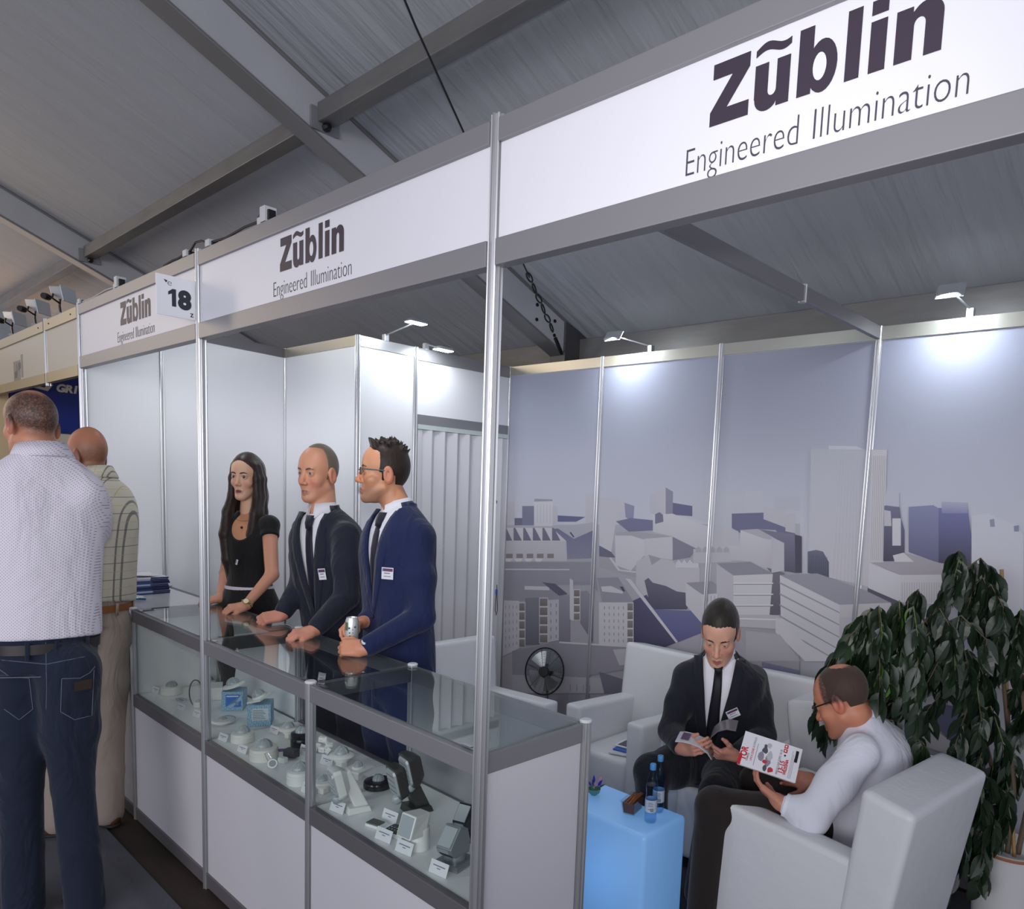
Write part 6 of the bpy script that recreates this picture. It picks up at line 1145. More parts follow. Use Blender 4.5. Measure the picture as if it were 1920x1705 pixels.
# ================= seated man in the white shirt
SK5 = dict(skin=(200, 132, 104), flush=(190, 96, 78), hand=(190, 128, 106), nose=1.05, open=.4, beard=((140, 98, 80), .4), wide=1.04, scalp=((74, 54, 48), lambda x, y, z: .95*np.maximum(smst(-y, -.045, -.03)*smst(z+.55*np.clip(-y-.03, 0, .1), -.012, .012)*smst(-z+1.6*np.abs(y+.035)+np.abs(x)*.9, -.055, -.018), 0)*np.where((y > -.012) & (z < .0), 0, 1)))
d = 2.70; base = V3(*at(1620, 1545, d)[:2], .001)
tor = tors([(1592, 1590, d+.0, .150, .120), (1600, 1560, d+.0, .158, .124), (1618, 1500, d+.01, .160, .124), (1640, 1440, d+.02, .166, .124), (1642, 1395, d+.02, .162, .110), (1634, 1368, d+.02, .140, .088), (1624, 1352, d+.01, .10, .072), (1612, 1336, d+.0, .064, .062)], -22, 1630, 1450)
F5, S5 = tor.Fd, tor.S; V_, R_ = viewframe(1480, 1480); nb = tor.A[-1, :3]
hp, hc, M5, c5, fw = make_head((1577, 1312, d-.02, 132, -20, 27, 0), nb-tor.T*.01, SK5, (.058, .064))
sn = at(1612, 1412, d-.15); en = at(1522, 1530, d-.20); wn5 = at(1463, 1506, d-.16); sf = at(1668, 1398, d+.17); ef = at(1585, 1490, d+.22); wf5 = at(1524, 1466, d+.10)
parts, cols = [hp], [hc]
for w, e, kw in ((wn5, en, dict(d=nrm(-R_*.75+V_*.35+V3(0, 0, .35)), b=nrm(-V_*.55-V3(0, 0, .8)), side=-1, curl=[(.3, .4, .25)]*4, s=.92, thumb=(.6, .2))), (wf5, ef, dict(d=nrm(-R_*.9-V_*.15+V3(0, 0, .10)), b=nrm(V_*.8-V3(0, 0, .3)), side=1, curl=[(.4, .5, .3)]*4, s=.9, thumb=(.7, .3)))):
    lo, hi = bbox([w], .17); G = SDF(lo, hi, .0027); G.cone(e+(w-e)*.6, w, .028, .024, .012); hand(G, w, **kw); p = G.mesh(); parts.append(p); cols.append(skincol(len(p[0]), SK5['hand']))
hip5 = at(1550, 1545, d+.03); kn5 = at(1340, 1512, d-.02); kf5 = at(1420, 1458, d+.24); hip5[2] = max(.50, hip5[2])
legs = [[hip5-V_*.06, kn5, V3(*(kn5+R_*.0)[:2]+(-R_*.02)[:2], .09)], [hip5+V_*.08, kf5+V3(0, 0, -.02), V3(*(kf5+V_*.05)[:2], .09)]]
tk = trunk(tor, legs, [(sn, en, wn5), (sf, ef, wf5)], SK5['skin']); parts.append(tk); cols.append(skincol(len(tk[0]), SK5['skin'])); man5 = root_person('man in a white shirt and glasses sitting with his back turned, holding a magazine', parts, cols, base)
SHW = cloth('thin_white_shirt', (218, 217, 228), .75, (5.5, .7, .03), (700, .2), (1, 1, .8)); lo, hi = bbox([tor.A[:, :3].min(0), tor.A[:, :3].max(0), sn, en, wn5, sf, ef, wf5], .17); G = SDF(lo, hi, .0072); G.fn(tor.sdf(.008, 0, 1.0), 0, 'add')
for s, e, w in ((sn, en, wn5), (sf, ef, wf5)): we = w-nrm(w-e)*.035; G.chain([s, s+(e-s)*.5, e], [.068, .064, .062], .035); G.chain([e, e+(we-e)*.5, we], [.062, .054, .040], .015); G.chain([e+V3(0, 0, -.02), e+(we-e)*.3+V3(0, 0, -.022)], [.050, .040], .02)
G.cone(nb-tor.T*.02, nb+tor.T*.06, .062, .062, .006, 'sub'); v_, q_ = G.mesh(); sh5 = put_mesh('shirt', [(relax(v_, q_, 1), q_)], base, SHW, man5)
collar(nb-tor.T*.026, nrm(tor.T*.8+nrm(c5-nb)*.35), fw+F5*.5, .068, .064, .036, base, sh5, SHIRT, gap=.25, back=.006)
for e, w in ((en, wn5), (ef, wf5)): dd_ = nrm(w-e); MB().lathe([(.041, -.005), (.040, .030), (.035, .030), (.035, -.005)], w-dd_*.045-base, 22, dd_).build('shirt_cuff', SHIRT, sh5, True)
rows = [(.80, -.125+.25*k/8, -.125+.25*(k+1)/8, 0) for k in range(8)]; B5 = Torso([(tor.A[i, :3], tor.A[i, 3], tor.A[i, 4]) for i in range(0, 41, 4)], -tor.S, -tor.Fd)
put_mesh('yoke_seam', [ribbon(B5, [(u, -.15, .15, .0095) for u in (.765, .772)], .003)], base, SHIRT, sh5)
mb_ = [(tor.pt(-.13, .80, 0), 0)]
P2 = [p for l in legs for p in l]; lo, hi = bbox(P2, .16); G = SDF(lo, hi, .009); G.ell(hip5+V3(0, 0, .01), (.13, .12, .10), 0)
for l in legs: G.chain([l[0], l[0]+(l[1]-l[0])*.5, l[1]], [.092, .086, .070], .03); G.chain([l[1], l[2]], [.070, .060], .02)
v_, q_ = G.mesh(); put_mesh('trousers', [(relax(v_, q_, 1), q_)], base, BROWNT, man5)
for l in legs: a = V3(l[2][0], l[2][1], .001); shoe(man5, base, a+R_*.05, a-R_*.16, BLKL, SOLE)
H5 = local_mesh(hair_short(.0035, .0, .070, .030, .062, .095, -.020, -.072, wave=.0002, seed=4), M5, c5, (-.11, -.14, -.11), (.11, .12, .16), .0036)
vv = (H5[0]-c5)@np.linalg.inv(M5).T; keep = ~((((vv[:, 0])/.040)**2+((vv[:, 1]+.040)/.046)**2 < 1) & (vv[:, 2] > .07)); qk = H5[1][keep[H5[1]].all(1)]; put_mesh('hair', [(H5[0], qk)], base, hairmat('short_brown_hair', (70, 52, 46), .6), man5)
eyeballs(M5, c5, (0, 1, -.5), base, man5); brows(M5, c5, base, man5, mat('brown_brow', (74, 54, 46), .7)); glasses(M5, c5, base, man5, mat('black_frame', (26, 26, 28), .3), mat('black_frame', (26, 26, 28), .3), .020, .0135)
# closed magazine in his hands
a, b, c_, e_ = at(1398, 1371, d-.02), at(1512, 1444, d-.10), at(1484, 1489, d-.17), at(1381, 1432, d-.10)
o3 = e_; ex = a-e_; ey = c_-e_; wX, wY = np.linalg.norm(ex), np.linalg.norm(ey); ex = nrm(ex); nz_ = nrm(np.cross(ex, ey)); ey = nrm(np.cross(nz_, ex))
if np.dot(nz_, CP-o3) < 0: nz_ = -nz_
mg = thing('magazine', 'white magazine with red print on its cover held by the man in the white shirt', 'magazine', o3); WMG = mat('white_cover', (228, 226, 232), .3, 0, .5)
def mflat(nm, x0, x1, y0, y1, m, z=.0004, th=.0005, par=None): 
    P = [ex*x+ey*y+nz_*z for x, y in ((x0, y0), (x1, y0), (x1, y1), (x0, y1))]; return MB().hexa([p for p in P]+[p+nz_*th for p in P]).build(nm, m, par or mg)
cov = mflat('cover', 0, wX, 0, wY, WMG, 0, .001); MB().hexa([ex*x+ey*y-nz_*.012 for x, y in ((.003, .004), (wX-.002, .004), (wX-.002, wY-.003), (.003, wY-.003))]+[ex*x+ey*y-nz_*.0002 for x, y in ((.003, .004), (wX-.002, .004), (wX-.002, wY-.003), (.003, wY-.003))]).build('pages', mat('page_edges', (206, 196, 196), .6), mg)
RED = mat('red_ink', (196, 40, 52), .4); GRI = mat('grey_print', (96, 98, 110), .4); REDL = mat('pink_print', (206, 120, 130), .4)
tx = -ey; rd = ex                                                       # reading direction: along the short edge, page top towards the left
def mtext(s, x, y, size, m, off=0, sx=1): return text(s, size, m, 'cover_print', cov, mtx(ex*x+ey*y+nz_*.0012, ex, -ey), offset=off, align='LEFT', sx=sx)
mflat('cover_flash', 0, wX*.32, 0, wY*.055, RED, .0011, .0003, cov); mtext('TOR', wX*.16, wY*.12, wX*.24, RED, .001, .8); mtext('TARGI', wX*.16, wY*.16, wX*.07, mat('black_ink', (30, 30, 34), .4), 0, 1.2); mtext('UMOCZENIE', wX*.20, wY*.225, wX*.085, RED, .0, .78); mtext('ROZPRASZA', wX*.60, wY*.225, wX*.085, GRI, -.0002, .66)
mflat('cover_text_line', wX*.10, wX*.75, wY*.265, wY*.272, GRI, .0011, .0003, cov)
for k, (x, y, s, t_, m_) in enumerate(((.42, .36, .17, .07, 'cover_grey'), (.62, .40, .12, .07, 'cover_dark'), (.36, .48, .22, .07, 'cover_grey'), (.30, .44, .08, .06, 'cover_red'), (.14, .46, .12, .05, 'cover_dark'), (.12, .55, .10, .06, 'cover_red'), (.50, .50, .18, .06, 'cover_light'), (.72, .40, .12, .04, 'cover_dark'), (.80, .46, .10, .05, 'cover_light'))):
    mm_ = mat(m_, dict(cover_grey=(140, 138, 150), cover_dark=(84, 82, 96), cover_red=(186, 60, 66), cover_light=(186, 184, 194))[m_], .4); rg = random.Random(k); P = [(wX*(x+s*math.cos(q)*(.6+.4*rg.random())), wY*(y+t_*math.sin(q)*(.6+.4*rg.random()))) for q in np.linspace(0, 2*PI, 8)[:-1]]; MB().add([ex*p[0]+ey*p[1]+nz_*(.0012+.0001*k) for p in P], [tuple(range(7))]).build('cover_picture', mm_, cov)
mtext('WROCLAW EXPO 10-18', wX*.06, wY*.685, wX*.085, GRI, 0, .8); mtext('13-15', wX*.12, wY*.76, wX*.17, RED, .0006, .95); mtext('WRZE\u015aNIA', wX*.12, wY*.815, wX*.105, RED, .0006, .82)
MB().add([ex*(wX*.66+.004*math.cos(q))+ey*(wY*.74+.004*math.sin(q))+nz_*.0014 for q in np.linspace(0, 2*PI, 9)[:-1]], [tuple(range(8))]).build('cover_dot', mat('black_ink', (30, 30, 34), .4), cov)
for k in range(2): mflat('cover_icon', wX*(.74+.13*k), wX*(.85+.13*k), wY*.70, wY*.765, RED, .0011, .0003, cov); mflat('cover_icon_mark', wX*(.77+.13*k), wX*(.82+.13*k), wY*.715, wY*.745, WMG, .0015, .0003, cov)
for k in range(3): mflat('cover_text_line', wX*.06, wX*(.86-.1*k), wY*(.855+.022*k), wY*(.860+.022*k), GRI, .0011, .0003, cov)
mflat('cover_box', wX*.56, wX*.90, wY*.905, wY*.955, mat('black_ink', (30, 30, 34), .4), .0012, .0003, cov)
# ================= the two visitors in the aisle, seen from behind
def dots(name, c, c2):
    m = cloth(name, c, .75, (5, .6, .03), (700, .2), (1, 1, .7)); t = NT(m); tc = t.n('ShaderNodeTexCoord'); sp = t.n('ShaderNodeSeparateXYZ'); t.l(tc.outputs['Object'], sp.inputs[0])
    def M_(op, a, b): n = t.n('ShaderNodeMath', operation=op); [t.l(x, n.inputs[i]) if hasattr(x, 'links') else setattr(n.inputs[i], 'default_value', x) for i, x in enumerate((a, b))]; return n.outputs[0]
    s = 95.; h = M_('ADD', M_('MULTIPLY', sp.outputs[0], .70*s), M_('MULTIPLY', sp.outputs[1], .72*s)); z = M_('MULTIPLY', sp.outputs[2], s*.95); a = M_('ADD', h, z); b = M_('SUBTRACT', h, z)
    fa = M_('SUBTRACT', M_('FRACT', a, 0), .5); fb = M_('SUBTRACT', M_('FRACT', b, 0), .5); r = M_('ADD', M_('MULTIPLY', fa, fa), M_('MULTIPLY', fb, fb)); k = M_('LESS_THAN', r, .034)
    mx = t.n('ShaderNodeMix', data_type='RGBA'); t.l(k, mx.inputs[0]); mx.inputs[6].default_value = lin(c); mx.inputs[7].default_value = lin(c2); t.l(mx.outputs[2], t.b.inputs['Base Color']); return m
def plaid(name, c, c2, c3):
    m = cloth(name, c, .75, (5, .6, .03), (700, .2), (1, 1, .7)); t = NT(m); tc = t.n('ShaderNodeTexCoord'); sp = t.n('ShaderNodeSeparateXYZ'); t.l(tc.outputs['Object'], sp.inputs[0])
    def M_(op, a, b): n = t.n('ShaderNodeMath', operation=op); [t.l(x, n.inputs[i]) if hasattr(x, 'links') else setattr(n.inputs[i], 'default_value', x) for i, x in enumerate((a, b))]; return n.outputs[0]
    h = M_('ADD', M_('MULTIPLY', sp.outputs[0], .72), M_('MULTIPLY', sp.outputs[1], .70)); z = sp.outputs[2]; col = None; src = None
    for q, per, off, wd, cc in ((h, .075, 0, .05, c2), (h, .075, .013, .05, c2), (z, .075, 0, .045, c2), (z, .075, .038, .03, c3), (h, .075, .040, .03, c3)):
        f = M_('FRACT', M_('DIVIDE', M_('ADD', q, 10+off), per), 0); k = M_('MULTIPLY', M_('LESS_THAN', f, wd), .8); mx = t.n('ShaderNodeMix', data_type='RGBA'); t.l(k, mx.inputs[0]); mx.inputs[7].default_value = lin(cc)
        if src is None: mx.inputs[6].default_value = lin(c)
        else: t.l(src, mx.inputs[6])
        src = mx.outputs[2]
    t.l(src, t.b.inputs['Base Color']); return m
def visitor(label, base, hs, st, tor, arms, hands, legs, shirtm, trm, beltm, hair, hairm, shoes, sleeve_end=None, belt_u=.0, coll=.068, hemy=0, pocket=False):
    nb = tor.A[-1, :3]; hp, hc, M, c, fw = make_head(hs, nb-tor.T*.02, st, (.062, .068)); parts, cols = [hp], [hc]
    for w, e, kw in hands:
        lo, hi = bbox([w], .16); G = SDF(lo, hi, .003); G.cone(e+(w-e)*.5, w, .030, .024, .012); hand(G, w, **kw); p = G.mesh(); parts.append(p); cols.append(skincol(len(p[0]), st['hand']))
    for s, e, w in arms:
        lo, hi = bbox([s, e, w], .08); G = SDF(lo, hi, .006); G.chain([s, e, w], [.045, .040, .026], .015); p = G.mesh(); parts.append(p); cols.append(skincol(len(p[0]), st['hand']))
    tk = trunk(tor, legs, [], st['skin']); parts.append(tk); cols.append(skincol(len(tk[0]), st['skin'])); R = root_person(label, parts, cols, base)
    slv = []; lo, hi = bbox([tor.A[:, :3].min(0), tor.A[:, :3].max(0)]+[p for a in arms for p in a], .17); G = SDF(lo, hi, .0078); G.fn(tor.sdf(.008, belt_u, 1.0), 0, 'add')
    for s, e, w in arms:
        if sleeve_end:
            se = s+(e-s)*sleeve_end; G.chain([s, s+(e-s)*.35], [.068, .066], .04); G2 = SDF(*bbox([s, e], .09), .007); G2.chain([s+(e-s)*.2, e], [.066, .062], .02); dr_ = nrm(e-s); G2.fn(lambda X, Y, Z: (X-se[0])*dr_[0]+(Y-se[1])*dr_[1]+(Z-se[2])*dr_[2], .003, 'cut'); slv.append(G2.mesh())
        else: G.chain([s, s+(e-s)*.5, e, w-(w-e)*.15], [.066, .062, .056, .042], .05)
    G.cone(nb-tor.T*.02, nb+tor.T*.06, coll*.95, coll*.95, .006, 'sub'); v_, q_ = G.mesh(); sh = put_mesh('shirt', [(relax(v_, q_, 1), q_)], base, shirtm, R); [put_mesh('sleeve', [x], base, shirtm, sh) for x in slv]
    ck = nrm(tor.T*.8+nrm(c-nb)*.3); collar(nb-tor.T*.012, ck, fw+tor.Fd, coll*1.22, coll*1.02, .046, base, sh, shirtm, gap=.3, back=.010, drop=.02)
    B = Torso([(tor.A[i, :3], tor.A[i, 3], tor.A[i, 4]) for i in range(0, 41, 4)], -tor.S, -tor.Fd); put_mesh('yoke_seam', [ribbon(B, [(u, -.16, .16, .0095) for u in (.815, .823)], .003)], base, shirtm, sh)
    hp_ = (legs[0][0]+legs[1][0])/2; P2 = [p for l in legs for p in l]+[tor.pt(0, .1)]; lo, hi = bbox(P2, .2); G = SDF(lo, hi, .008); G.fn(tor.sdf(-.004, 0, belt_u+.06), 0, 'add')
    for i, l in enumerate(legs): G.chain([l[0], l[0]+(l[1]-l[0])*.5, l[1]], [.104, .090, .068], .03); G.chain([l[1], l[1]+(l[2]-l[1])*.5, l[2]], [.068, .066, .066], .012); G.cone(l[0]-tor.Fd*.03+V3(0, 0, .03), l[0]-tor.Fd*.035-V3(0, 0, .03), .088, .08, .03)
    G.fn(lambda X, Y, Z: .014-Z+0*X+0*Y, 0, 'cut'); v_, q_ = G.mesh(); tr = put_mesh('trousers', [(relax(v_, q_, 1), q_)], base, trm, R)
    def ring(u0, u1, off, nm, m, par):
        rs = []
        for q in np.linspace(0, 2*PI, 49):
            cx_, sx_ = math.cos(q), math.sin(q); n = 2/tor.n; ee = []
            for u, o in ((u0, off), (u1, off), (u1, off-.005), (u0, off-.005)): r = [np.interp(u, tor.u, tor.A[:, i]) for i in range(5)]; ee.append(V3(*r[:3])+tor.S*((r[3]+o)*math.copysign(abs(cx_)**n, cx_))+tor.Fd*((r[4]+o)*math.copysign(abs(sx_)**n, sx_))-base)
            rs.append(ee)
        return MB().rings(rs, False).build(nm, m, par, True)
    bt = ring(belt_u-.052, belt_u-.006, .003, 'belt', beltm, R)
    for x in (-.10, .0, .085): put_mesh('belt_loop', [ribbon(B, [(u, x-.006, x+.006, .009) for u in (belt_u-.075, belt_u-.03, belt_u+.004)], .004)], base, trm, bt)
    if pocket:
        for s in (-1, 1):
            q = [V3(*(hp_-tor.Fd*.128+tor.S*(s*.085)))-base]; 
        TH = mat('denim_thread', (96, 104, 122), .8)
        put_mesh('yoke_stitch', [ribbon(B, [(u, -.155, .155, .0075+(.0) ) for u in (belt_u-.155, belt_u-.150)], .003)], base, TH, tr); put_mesh('centre_seam', [ribbon(B, [(u, -.002, .002, .004) for u in np.linspace(belt_u-.06, .0, 6)], .003)], base, TH, tr)
    if hair is not None: put_mesh('hair', [local_mesh(hair, M, c, (-.11, -.14, -.11), (.11, .12, .16), .0036)], base, hairm, R)
    eyeballs(M, c, (0, 1, 0), base, R); brows(M, c, base, R, mat('brown_brow', (74, 54, 46), .7))
    for a, b in shoes: shoe(R, base, a, b, LTHR if 'khaki' in trm.name else BLKL, SOLE)
    return R, tr, B, M, c
ST1 = dict(skin=(204, 140, 112), flush=(198, 104, 84), hand=(200, 140, 120), wide=1.06, scalp=((74, 58, 52), lambda x, y, z: .92*smst(-y, -.06, .0)*smst(z+.45*np.clip(-y, 0, .1), -.03, .035)*smst(-z+.8*np.abs(y+.03)+1.2*np.abs(x), -.085, -.03)))
d = 2.76; Fv, Rv = viewframe(90, 1000); F1 = nrm(Fv*.97-Rv*.24); base = V3(*at(92, 1250, d)[:2], .001)
tor = tors([(87, 1255, d-.0, .160, .118), (87, 1200, d, .166, .122), (85, 1120, d, .168, .128), (82, 1040, d, .178, .134), (80, 970, d, .190, .132), (81, 915, d-.01, .188, .118), (82, 880, d-.02, .142, .096), (80, 855, d-.03, .085, .078)], 0, 90, 1000, 2.3, F1)
S1 = tor.S; s_r = at(156, 930, d+.03); e_r = at(168, 988, d+.15); w_r = at(150, 1045, d+.34); s_l = at(-12, 925, d-.04); e_l = at(-45, 1090, d-.06); w_l = at(-12, 1225, d-.02)
hl = at(46, 1262, d); hr = at(128, 1262, d); legs = [[hl, V3(*at(40, 1480, d+.0)[:2], .48), V3(*at(44, 1690, d-.02)[:2], .02)], [hr, V3(*at(137, 1480, d+.03)[:2], .48), V3(*at(160, 1690, d+.03)[:2], .02)]]
vis1 = visitor('tall man seen from behind in a white dotted shirt and blue jeans in the aisle', base, (58, 797, d-.04, 128, -62, 3, .03), ST1, tor, [(s_r, e_r, w_r), (s_l, e_l, w_l)], [(w_r, e_r, dict(d=nrm(w_r-e_r), b=V3(0, 0, 1), side=-1, curl=(.4, .5, .3), s=.92)), (w_l, e_l, dict(d=nrm(V3(0, 0, -1)+Rv*.25), b=-Fv, side=1, curl=(.3, .4, .3), s=.92))], legs, dots('dotted_shirt', (236, 229, 240), (150, 140, 168)), DENIM, mat('black_belt', (42, 34, 36), .4), None, None, [(V3(*legs[0][2][:2], .001)-F1*.012, V3(*legs[0][2][:2], .001)+F1*.18), (V3(*legs[1][2][:2], .001)-F1*.012, V3(*legs[1][2][:2], .001)+F1*.18)], belt_u=.155, coll=.074, pocket=True)
R1, tr1_, B1, M1, c1 = vis1; TH = mat('denim_thread', (96, 104, 122), .8); PATCH = mat('leather_patch', (58, 40, 30), .6)
def back_hit(u, v): return u, v
def jean_pt(o, u, v, lift=.004):                                        # where the sight line meets the trousers
    r = _ray(u, v); ok, loc, nr, _i = o.ray_cast(Vector(CP-np.array(o.matrix_world.translation)), Vector(r).normalized()); return (np.array(loc)+np.array(nr)*lift) if ok else None
bpy.context.view_layer.update()
def stitch(o, px, m, r=.0016, nm='pocket_stitch'):
    P = [jean_pt(o, *p, .001) for p in px]; P = [p for p in P if p is not None]
    if len(P) > 1: MB().tube(P, r, 5).build(nm, m, o)
tr1_o = tr1_; oo = np.array(R1.location)
def ray_local(o, u, v, lift): 
    w = np.array(R1.location) if o.parent is R1 else np.array(o.parent.location); r = nrm(_ray(u, v)); ok, loc, nr, _i = o.ray_cast(Vector(CP-w), Vector(r)); return (np.array(loc)+np.array(nr)*lift) if ok else None
def stitch2(o, px, m, r=.0016, nm='pocket_stitch', lift=.0008):
    P = []
    for i in range(len(px)-1):
        for t_ in np.linspace(0, 1, 5)[:4]: P.append(ray_local(o, px[i][0]+(px[i+1][0]-px[i][0])*t_, px[i][1]+(px[i+1][1]-px[i][1])*t_, lift))
    P.append(ray_local(o, *px[-1], lift)); P = [p for p in P if p is not None]
    if len(P) > 1: MB().tube(P, r, 5).build(nm, m, o)
stitch2(tr1_, [(116, 1273), (150, 1272), (168, 1262), (178, 1250)], TH); stitch2(tr1_, [(116, 1273), (114, 1335), (140, 1350), (172, 1342), (176, 1256)], TH); stitch2(tr1_, [(0, 1256), (20, 1270), (55, 1272)], TH); stitch2(tr1_, [(55, 1272), (62, 1330), (36, 1350), (8, 1330)], TH); stitch2(tr1_, [(3, 1238), (88, 1246), (178, 1228)], TH); stitch2(tr1_, [(86, 1205), (88, 1290), (87, 1330)], TH, .0013, 'centre_stitch')
pp = [ray_local(tr1_, *q, .006) for q in ((138, 1279), (170, 1272), (169, 1291), (139, 1296))]
if all(p is not None for p in pp): nn = nrm(np.cross(pp[1]-pp[0], pp[3]-pp[0])); nn = nn if np.dot(nn, CP-np.array(R1.location)-pp[0]) > 0 else -nn; MB().hexa(pp+[p+nn*.002 for p in pp]).build('leather_patch', PATCH, tr1_)
ST2 = dict(skin=(178, 118, 92), flush=(168, 88, 70), hand=(170, 108, 86), wide=.88, scalp=((96, 72, 60), lambda x, y, z: .55*smst(-y, -.02, .03)*smst(z+.4*np.clip(-y, 0, .1), -.05, .0)*smst(-z, -.07, -.01)))
d = 3.40; Fv, Rv = viewframe(190, 1000); F2b = nrm(Fv*.80-Rv*.60); base = V3(*at(180, 1150, d)[:2], .001)
tor = tors([(183, 1175, d+.0, .140, .110), (184, 1135, d, .146, .114), (185, 1070, d, .146, .118), (185, 1010, d, .154, .120), (184, 960, d, .160, .116), (183, 930, d, .150, .100), (184, 908, d, .110, .080), (180, 894, d, .066, .066)], 0, 190, 1000, 2.3, F2b)
s_r = at(212, 955, d+.08); e_r = at(224, 1062, d+.13); w_r = at(216, 1120, d+.33); s_l = at(140, 955, d-.12); e_l = at(130, 1070, d-.02); w_l = at(120, 1110, d+.2)
hl = at(150, 1180, d-.03); hr = at(200, 1180, d+.04); legs = [[hl, V3(*at(125, 1370, d-.02)[:2], .46), V3(*at(112, 1562, d-.02)[:2], .06)], [hr, V3(*at(202, 1370, d+.05)[:2], .46), V3(*at(203, 1540, d+.08)[:2], .06)]]
a2, b2 = V3(*legs[0][2][:2], .001), V3(*legs[1][2][:2], .001)
vis2 = visitor('bald man seen from behind in cream plaid shirt and khaki trousers at the counter', base, (164, 856, d-.02, 110, -48, 4, 0), ST2, tor, [(s_r, e_r, w_r), (s_l, e_l, w_l)], [(w_r, e_r, dict(d=nrm(w_r-e_r), b=V3(0, 0, 1), side=-1, curl=(.4, .5, .3), s=.88)), (w_l, e_l, dict(d=nrm(w_l-e_l), b=V3(0, 0, 1), side=1, curl=(.4, .5, .3), s=.88))], legs, plaid('plaid_shirt', (206, 200, 182), (98, 98, 100), (196, 172, 120)), KHAKI, mat('tan_belt', (140, 88, 50), .45), None, None, [(a2-F2b*.03, a2+nrm(-Rv+Fv*.3)*.15), (b2-F2b*.03, b2+F2b*.17)], sleeve_end=.90, belt_u=.165, coll=.066)
# ------------------------------------------------------------------ weeping fig in a white pot
pc = np.array([.80, 1.99]); t = thing('potted_fig', 'large weeping fig with dark drooping leaves in a white pot at the right edge', 'plant', (pc[0], pc[1], .0))
MB().lathe([(.085, 0), (.10, .01), (.125, .36), (.130, .385), (.132, .392), (.122, .392), (.118, .36)], n=36).build('pot', mat('white_pot', (206, 205, 206), .4, bump=(60, .2, .003)), t, True, auto=35)
MB().lathe([(.131, .376), (.133, .383), (.131, .390)], n=36, cap=False).build('pot_rim', mat('terracotta_rim', (150, 96, 74), .6), t, True); MB().lathe([(.117, .35), (.06, .358), (.01, .36)], n=24).build('soil', mat('potting_soil', (44, 34, 28), .95, bump=(80, 1, .01)), t)
BARK = mat('fig_bark', (104, 88, 72), .8, bump=(40, .5, .004), stretch=(1, 1, .3)); TWIG = mat('green_twig', (112, 116, 70), .6)
st_ = onz(1878, 1068, 1.42) if False else at(1878, 1068, 2.9)
MB().tube([(.03, -.02, .34), (st_[0]-pc[0], st_[1]-pc[1], st_[2])], .0075, 8).build('bamboo_stake', mat('bamboo', (158, 122, 74), .5), t, True)
def loc(u, v, d): p = at(u, v, d); return Vector((p[0]-pc[0], p[1]-pc[1], p[2]))
mains = [[(0, 0, .34), (.0, -.02, .62), loc(1880, 1260, 2.85), loc(1850, 1150, 2.82), loc(1800, 1075, 2.80)],
         [(-.02, 0, .34), (-.05, -.02, .60), loc(1830, 1330, 2.82), loc(1780, 1210, 2.80), loc(1720, 1150, 2.78), loc(1640, 1155, 2.80)],
         [(.03, .02, .34), (.06, -.02, .65), loc(1915, 1270, 2.75), loc(1900, 1180, 2.75), loc(1930, 1150, 2.75)],
         [(-.03, -.03, .34), (-.06, -.06, .52), loc(1790, 1480, 2.70), loc(1740, 1440, 2.68), loc(1700, 1420, 2.72)]]
for P in mains: MB().tube(P, [.011, .010, .008, .006, .005, .004][:len(P)], 8).build('stem', BARK, t, True)
RL = random.Random(21)
def sample(P, f): f *= len(P)-1; i = min(int(f), len(P)-2); return Vector(P[i]).lerp(Vector(P[i+1]), f-i)
# outer ends of the drooping branches, from the picture
ends = [(1575, 1235), (1590, 1300), (1620, 1180), (1640, 1250), (1660, 1330), (1690, 1400), (1680, 1200), (1720, 1250), (1740, 1330), (1760, 1260), (1700, 1160), (1760, 1130), (1790, 1080), (1830, 1090), (1815, 1140), (1850, 1200), (1800, 1230), (1860, 1290), (1900, 1240), (1915, 1330), (1880, 1390), (1840, 1350), (1790, 1400), (1830, 1450), (1890, 1480), (1780, 1520), (1800, 1590), (1840, 1620), (1770, 1640), (1820, 1560), (1880, 1540), (1740, 1470), (1730, 1400), (1610, 1260), (1650, 1180), (1590, 1220), (1910, 1170), (1905, 1440), (1860, 1120), (1550, 1360), (1625, 1345), (1660, 1250), (1700, 1300), (1755, 1200), (1650, 1290), (1600, 1280), (1690, 1250), (1720, 1190), (1620, 1220), (1680, 1340), (1890, 1200), (1830, 1250)]
def leafmesh(name, L, w, m, curl):
    V, F = [], []; prof = [(0, .02), (.12, .55), (.3, .95), (.5, 1.0), (.7, .78), (.86, .4), (1, .02)]
    for s_, ww in prof: z = -curl*s_*s_*L; V += [(-ww*w/2, -s_*L, z+.10*w*ww), (0, -s_*L, z), (ww*w/2, -s_*L, z+.10*w*ww)]
    for i in range(len(prof)-1): a = i*3; F += [(a, a+1, a+4, a+3), (a+1, a+2, a+5, a+4)]
    me = bpy.data.meshes.new(name); me.from_pydata(V, [], F); me.materials.append(m); [setattr(p, 'use_smooth', True) for p in me.polygons]; return me
LM = [mat('fig_leaf_dark', (34, 50, 34), .38, 0, .5), mat('fig_leaf_mid', (42, 62, 38), .38, 0, .5), mat('fig_leaf_bright', (88, 128, 48), .42, 0, .5)]
leafs = [leafmesh('leaf', .062, .030, LM[0], .25), leafmesh('leaf', .056, .030, LM[1], .35), leafmesh('leaf', .066, .032, LM[0], .12), leafmesh('leaf', .050, .026, LM[2], .2)]
for u0, v0 in list(ends): ends.append((u0+RL.uniform(-45, 45), v0+RL.uniform(-50, 60)))
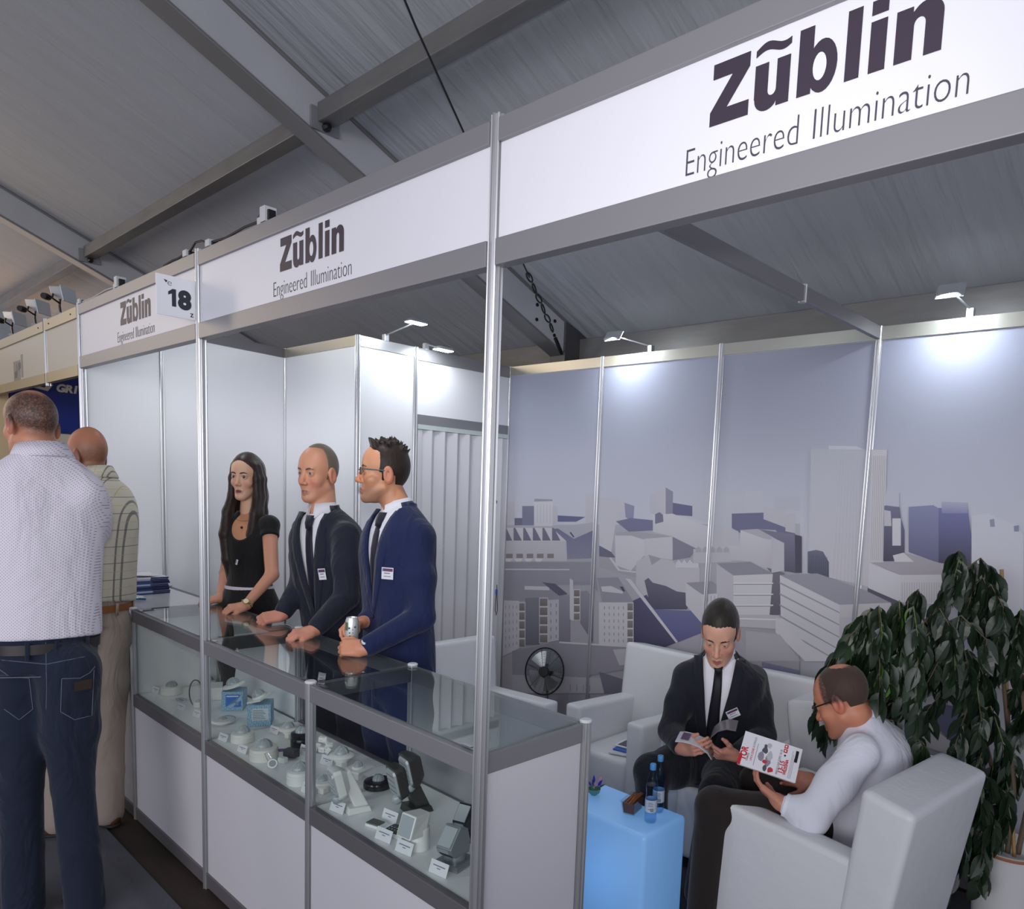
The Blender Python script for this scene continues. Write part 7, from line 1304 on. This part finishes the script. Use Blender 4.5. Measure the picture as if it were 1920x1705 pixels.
ends = [(u, v) for u, v in ends if not (u < 1720 and v > 1440)]
spots = []; tw = MB()
for (u, v) in ends:
    dd = RL.uniform(2.62, 2.86) if u > 1640 else RL.uniform(2.78, 2.90)
    e = loc(u, v, dd); best = None
    for P in mains:
        for f in np.linspace(.25, 1, 16):
            q = sample(P, f); c = (q-e).length+max(0, e.z-q.z)*1.5
            if best is None or c < best[0]: best = (c, q)
    q = best[1]; mid = q.lerp(e, .5)+Vector((0, 0, .05+.10*(q-e).length)); path = [q, q.lerp(mid, .6), mid, mid.lerp(e, .6), e, e+Vector((0, 0, -.05))]
    MB().tube(path, [.003, .0028, .0024, .002, .0016, .001], 5).build('twig', TWIG if RL.random() < .5 else BARK, t)
    for k in range(24): f = .22+.78*k/23; spots.append((sample(path, f), sample(path, min(1, f+.05))-sample(path, f-.05)))
RL.shuffle(spots); spots.sort(key=lambda s_: -(Vector(CP)-Vector((pc[0], pc[1], 0))-s_[0]).length, reverse=True)
JL = []
for i, (p, d) in enumerate(spots):
    a = RL.uniform(-PI, PI); dr = Vector((d.x*2+math.cos(a)*.06, d.y*2+math.sin(a)*.06, -.10-RL.random()*.12)).normalized(); z = Vector((math.cos(a+1.2), math.sin(a+1.2), .55)); x = dr.cross(z).normalized()*-1; y = -dr; zz = x.cross(y).normalized(); s_ = RL.uniform(1.1, 1.65)
    M = Matrix(((x.x*s_, y.x*s_, zz.x*s_, p.x), (x.y*s_, y.y*s_, zz.y*s_, p.y), (x.z*s_, y.z*s_, zz.z*s_, p.z), (0, 0, 0, 1))); me = leafs[3] if RL.random() < .045 else leafs[RL.randrange(3)]
    if i < 298: o = bpy.data.objects.new('leaf', me); link(o, t); o.matrix_local = M
    else: JL.append((me, M))
V, F = [], []
for me, M in JL:
    k = len(V); V += [tuple(M@v.co) for v in me.vertices]; F += [tuple(i+k for i in p.vertices) for p in me.polygons]
me = bpy.data.meshes.new('foliage'); me.from_pydata(V, [], F); me.materials.append(LM[0]); o = bpy.data.objects.new('foliage', me); link(o, t); o['kind'] = 'stuff'
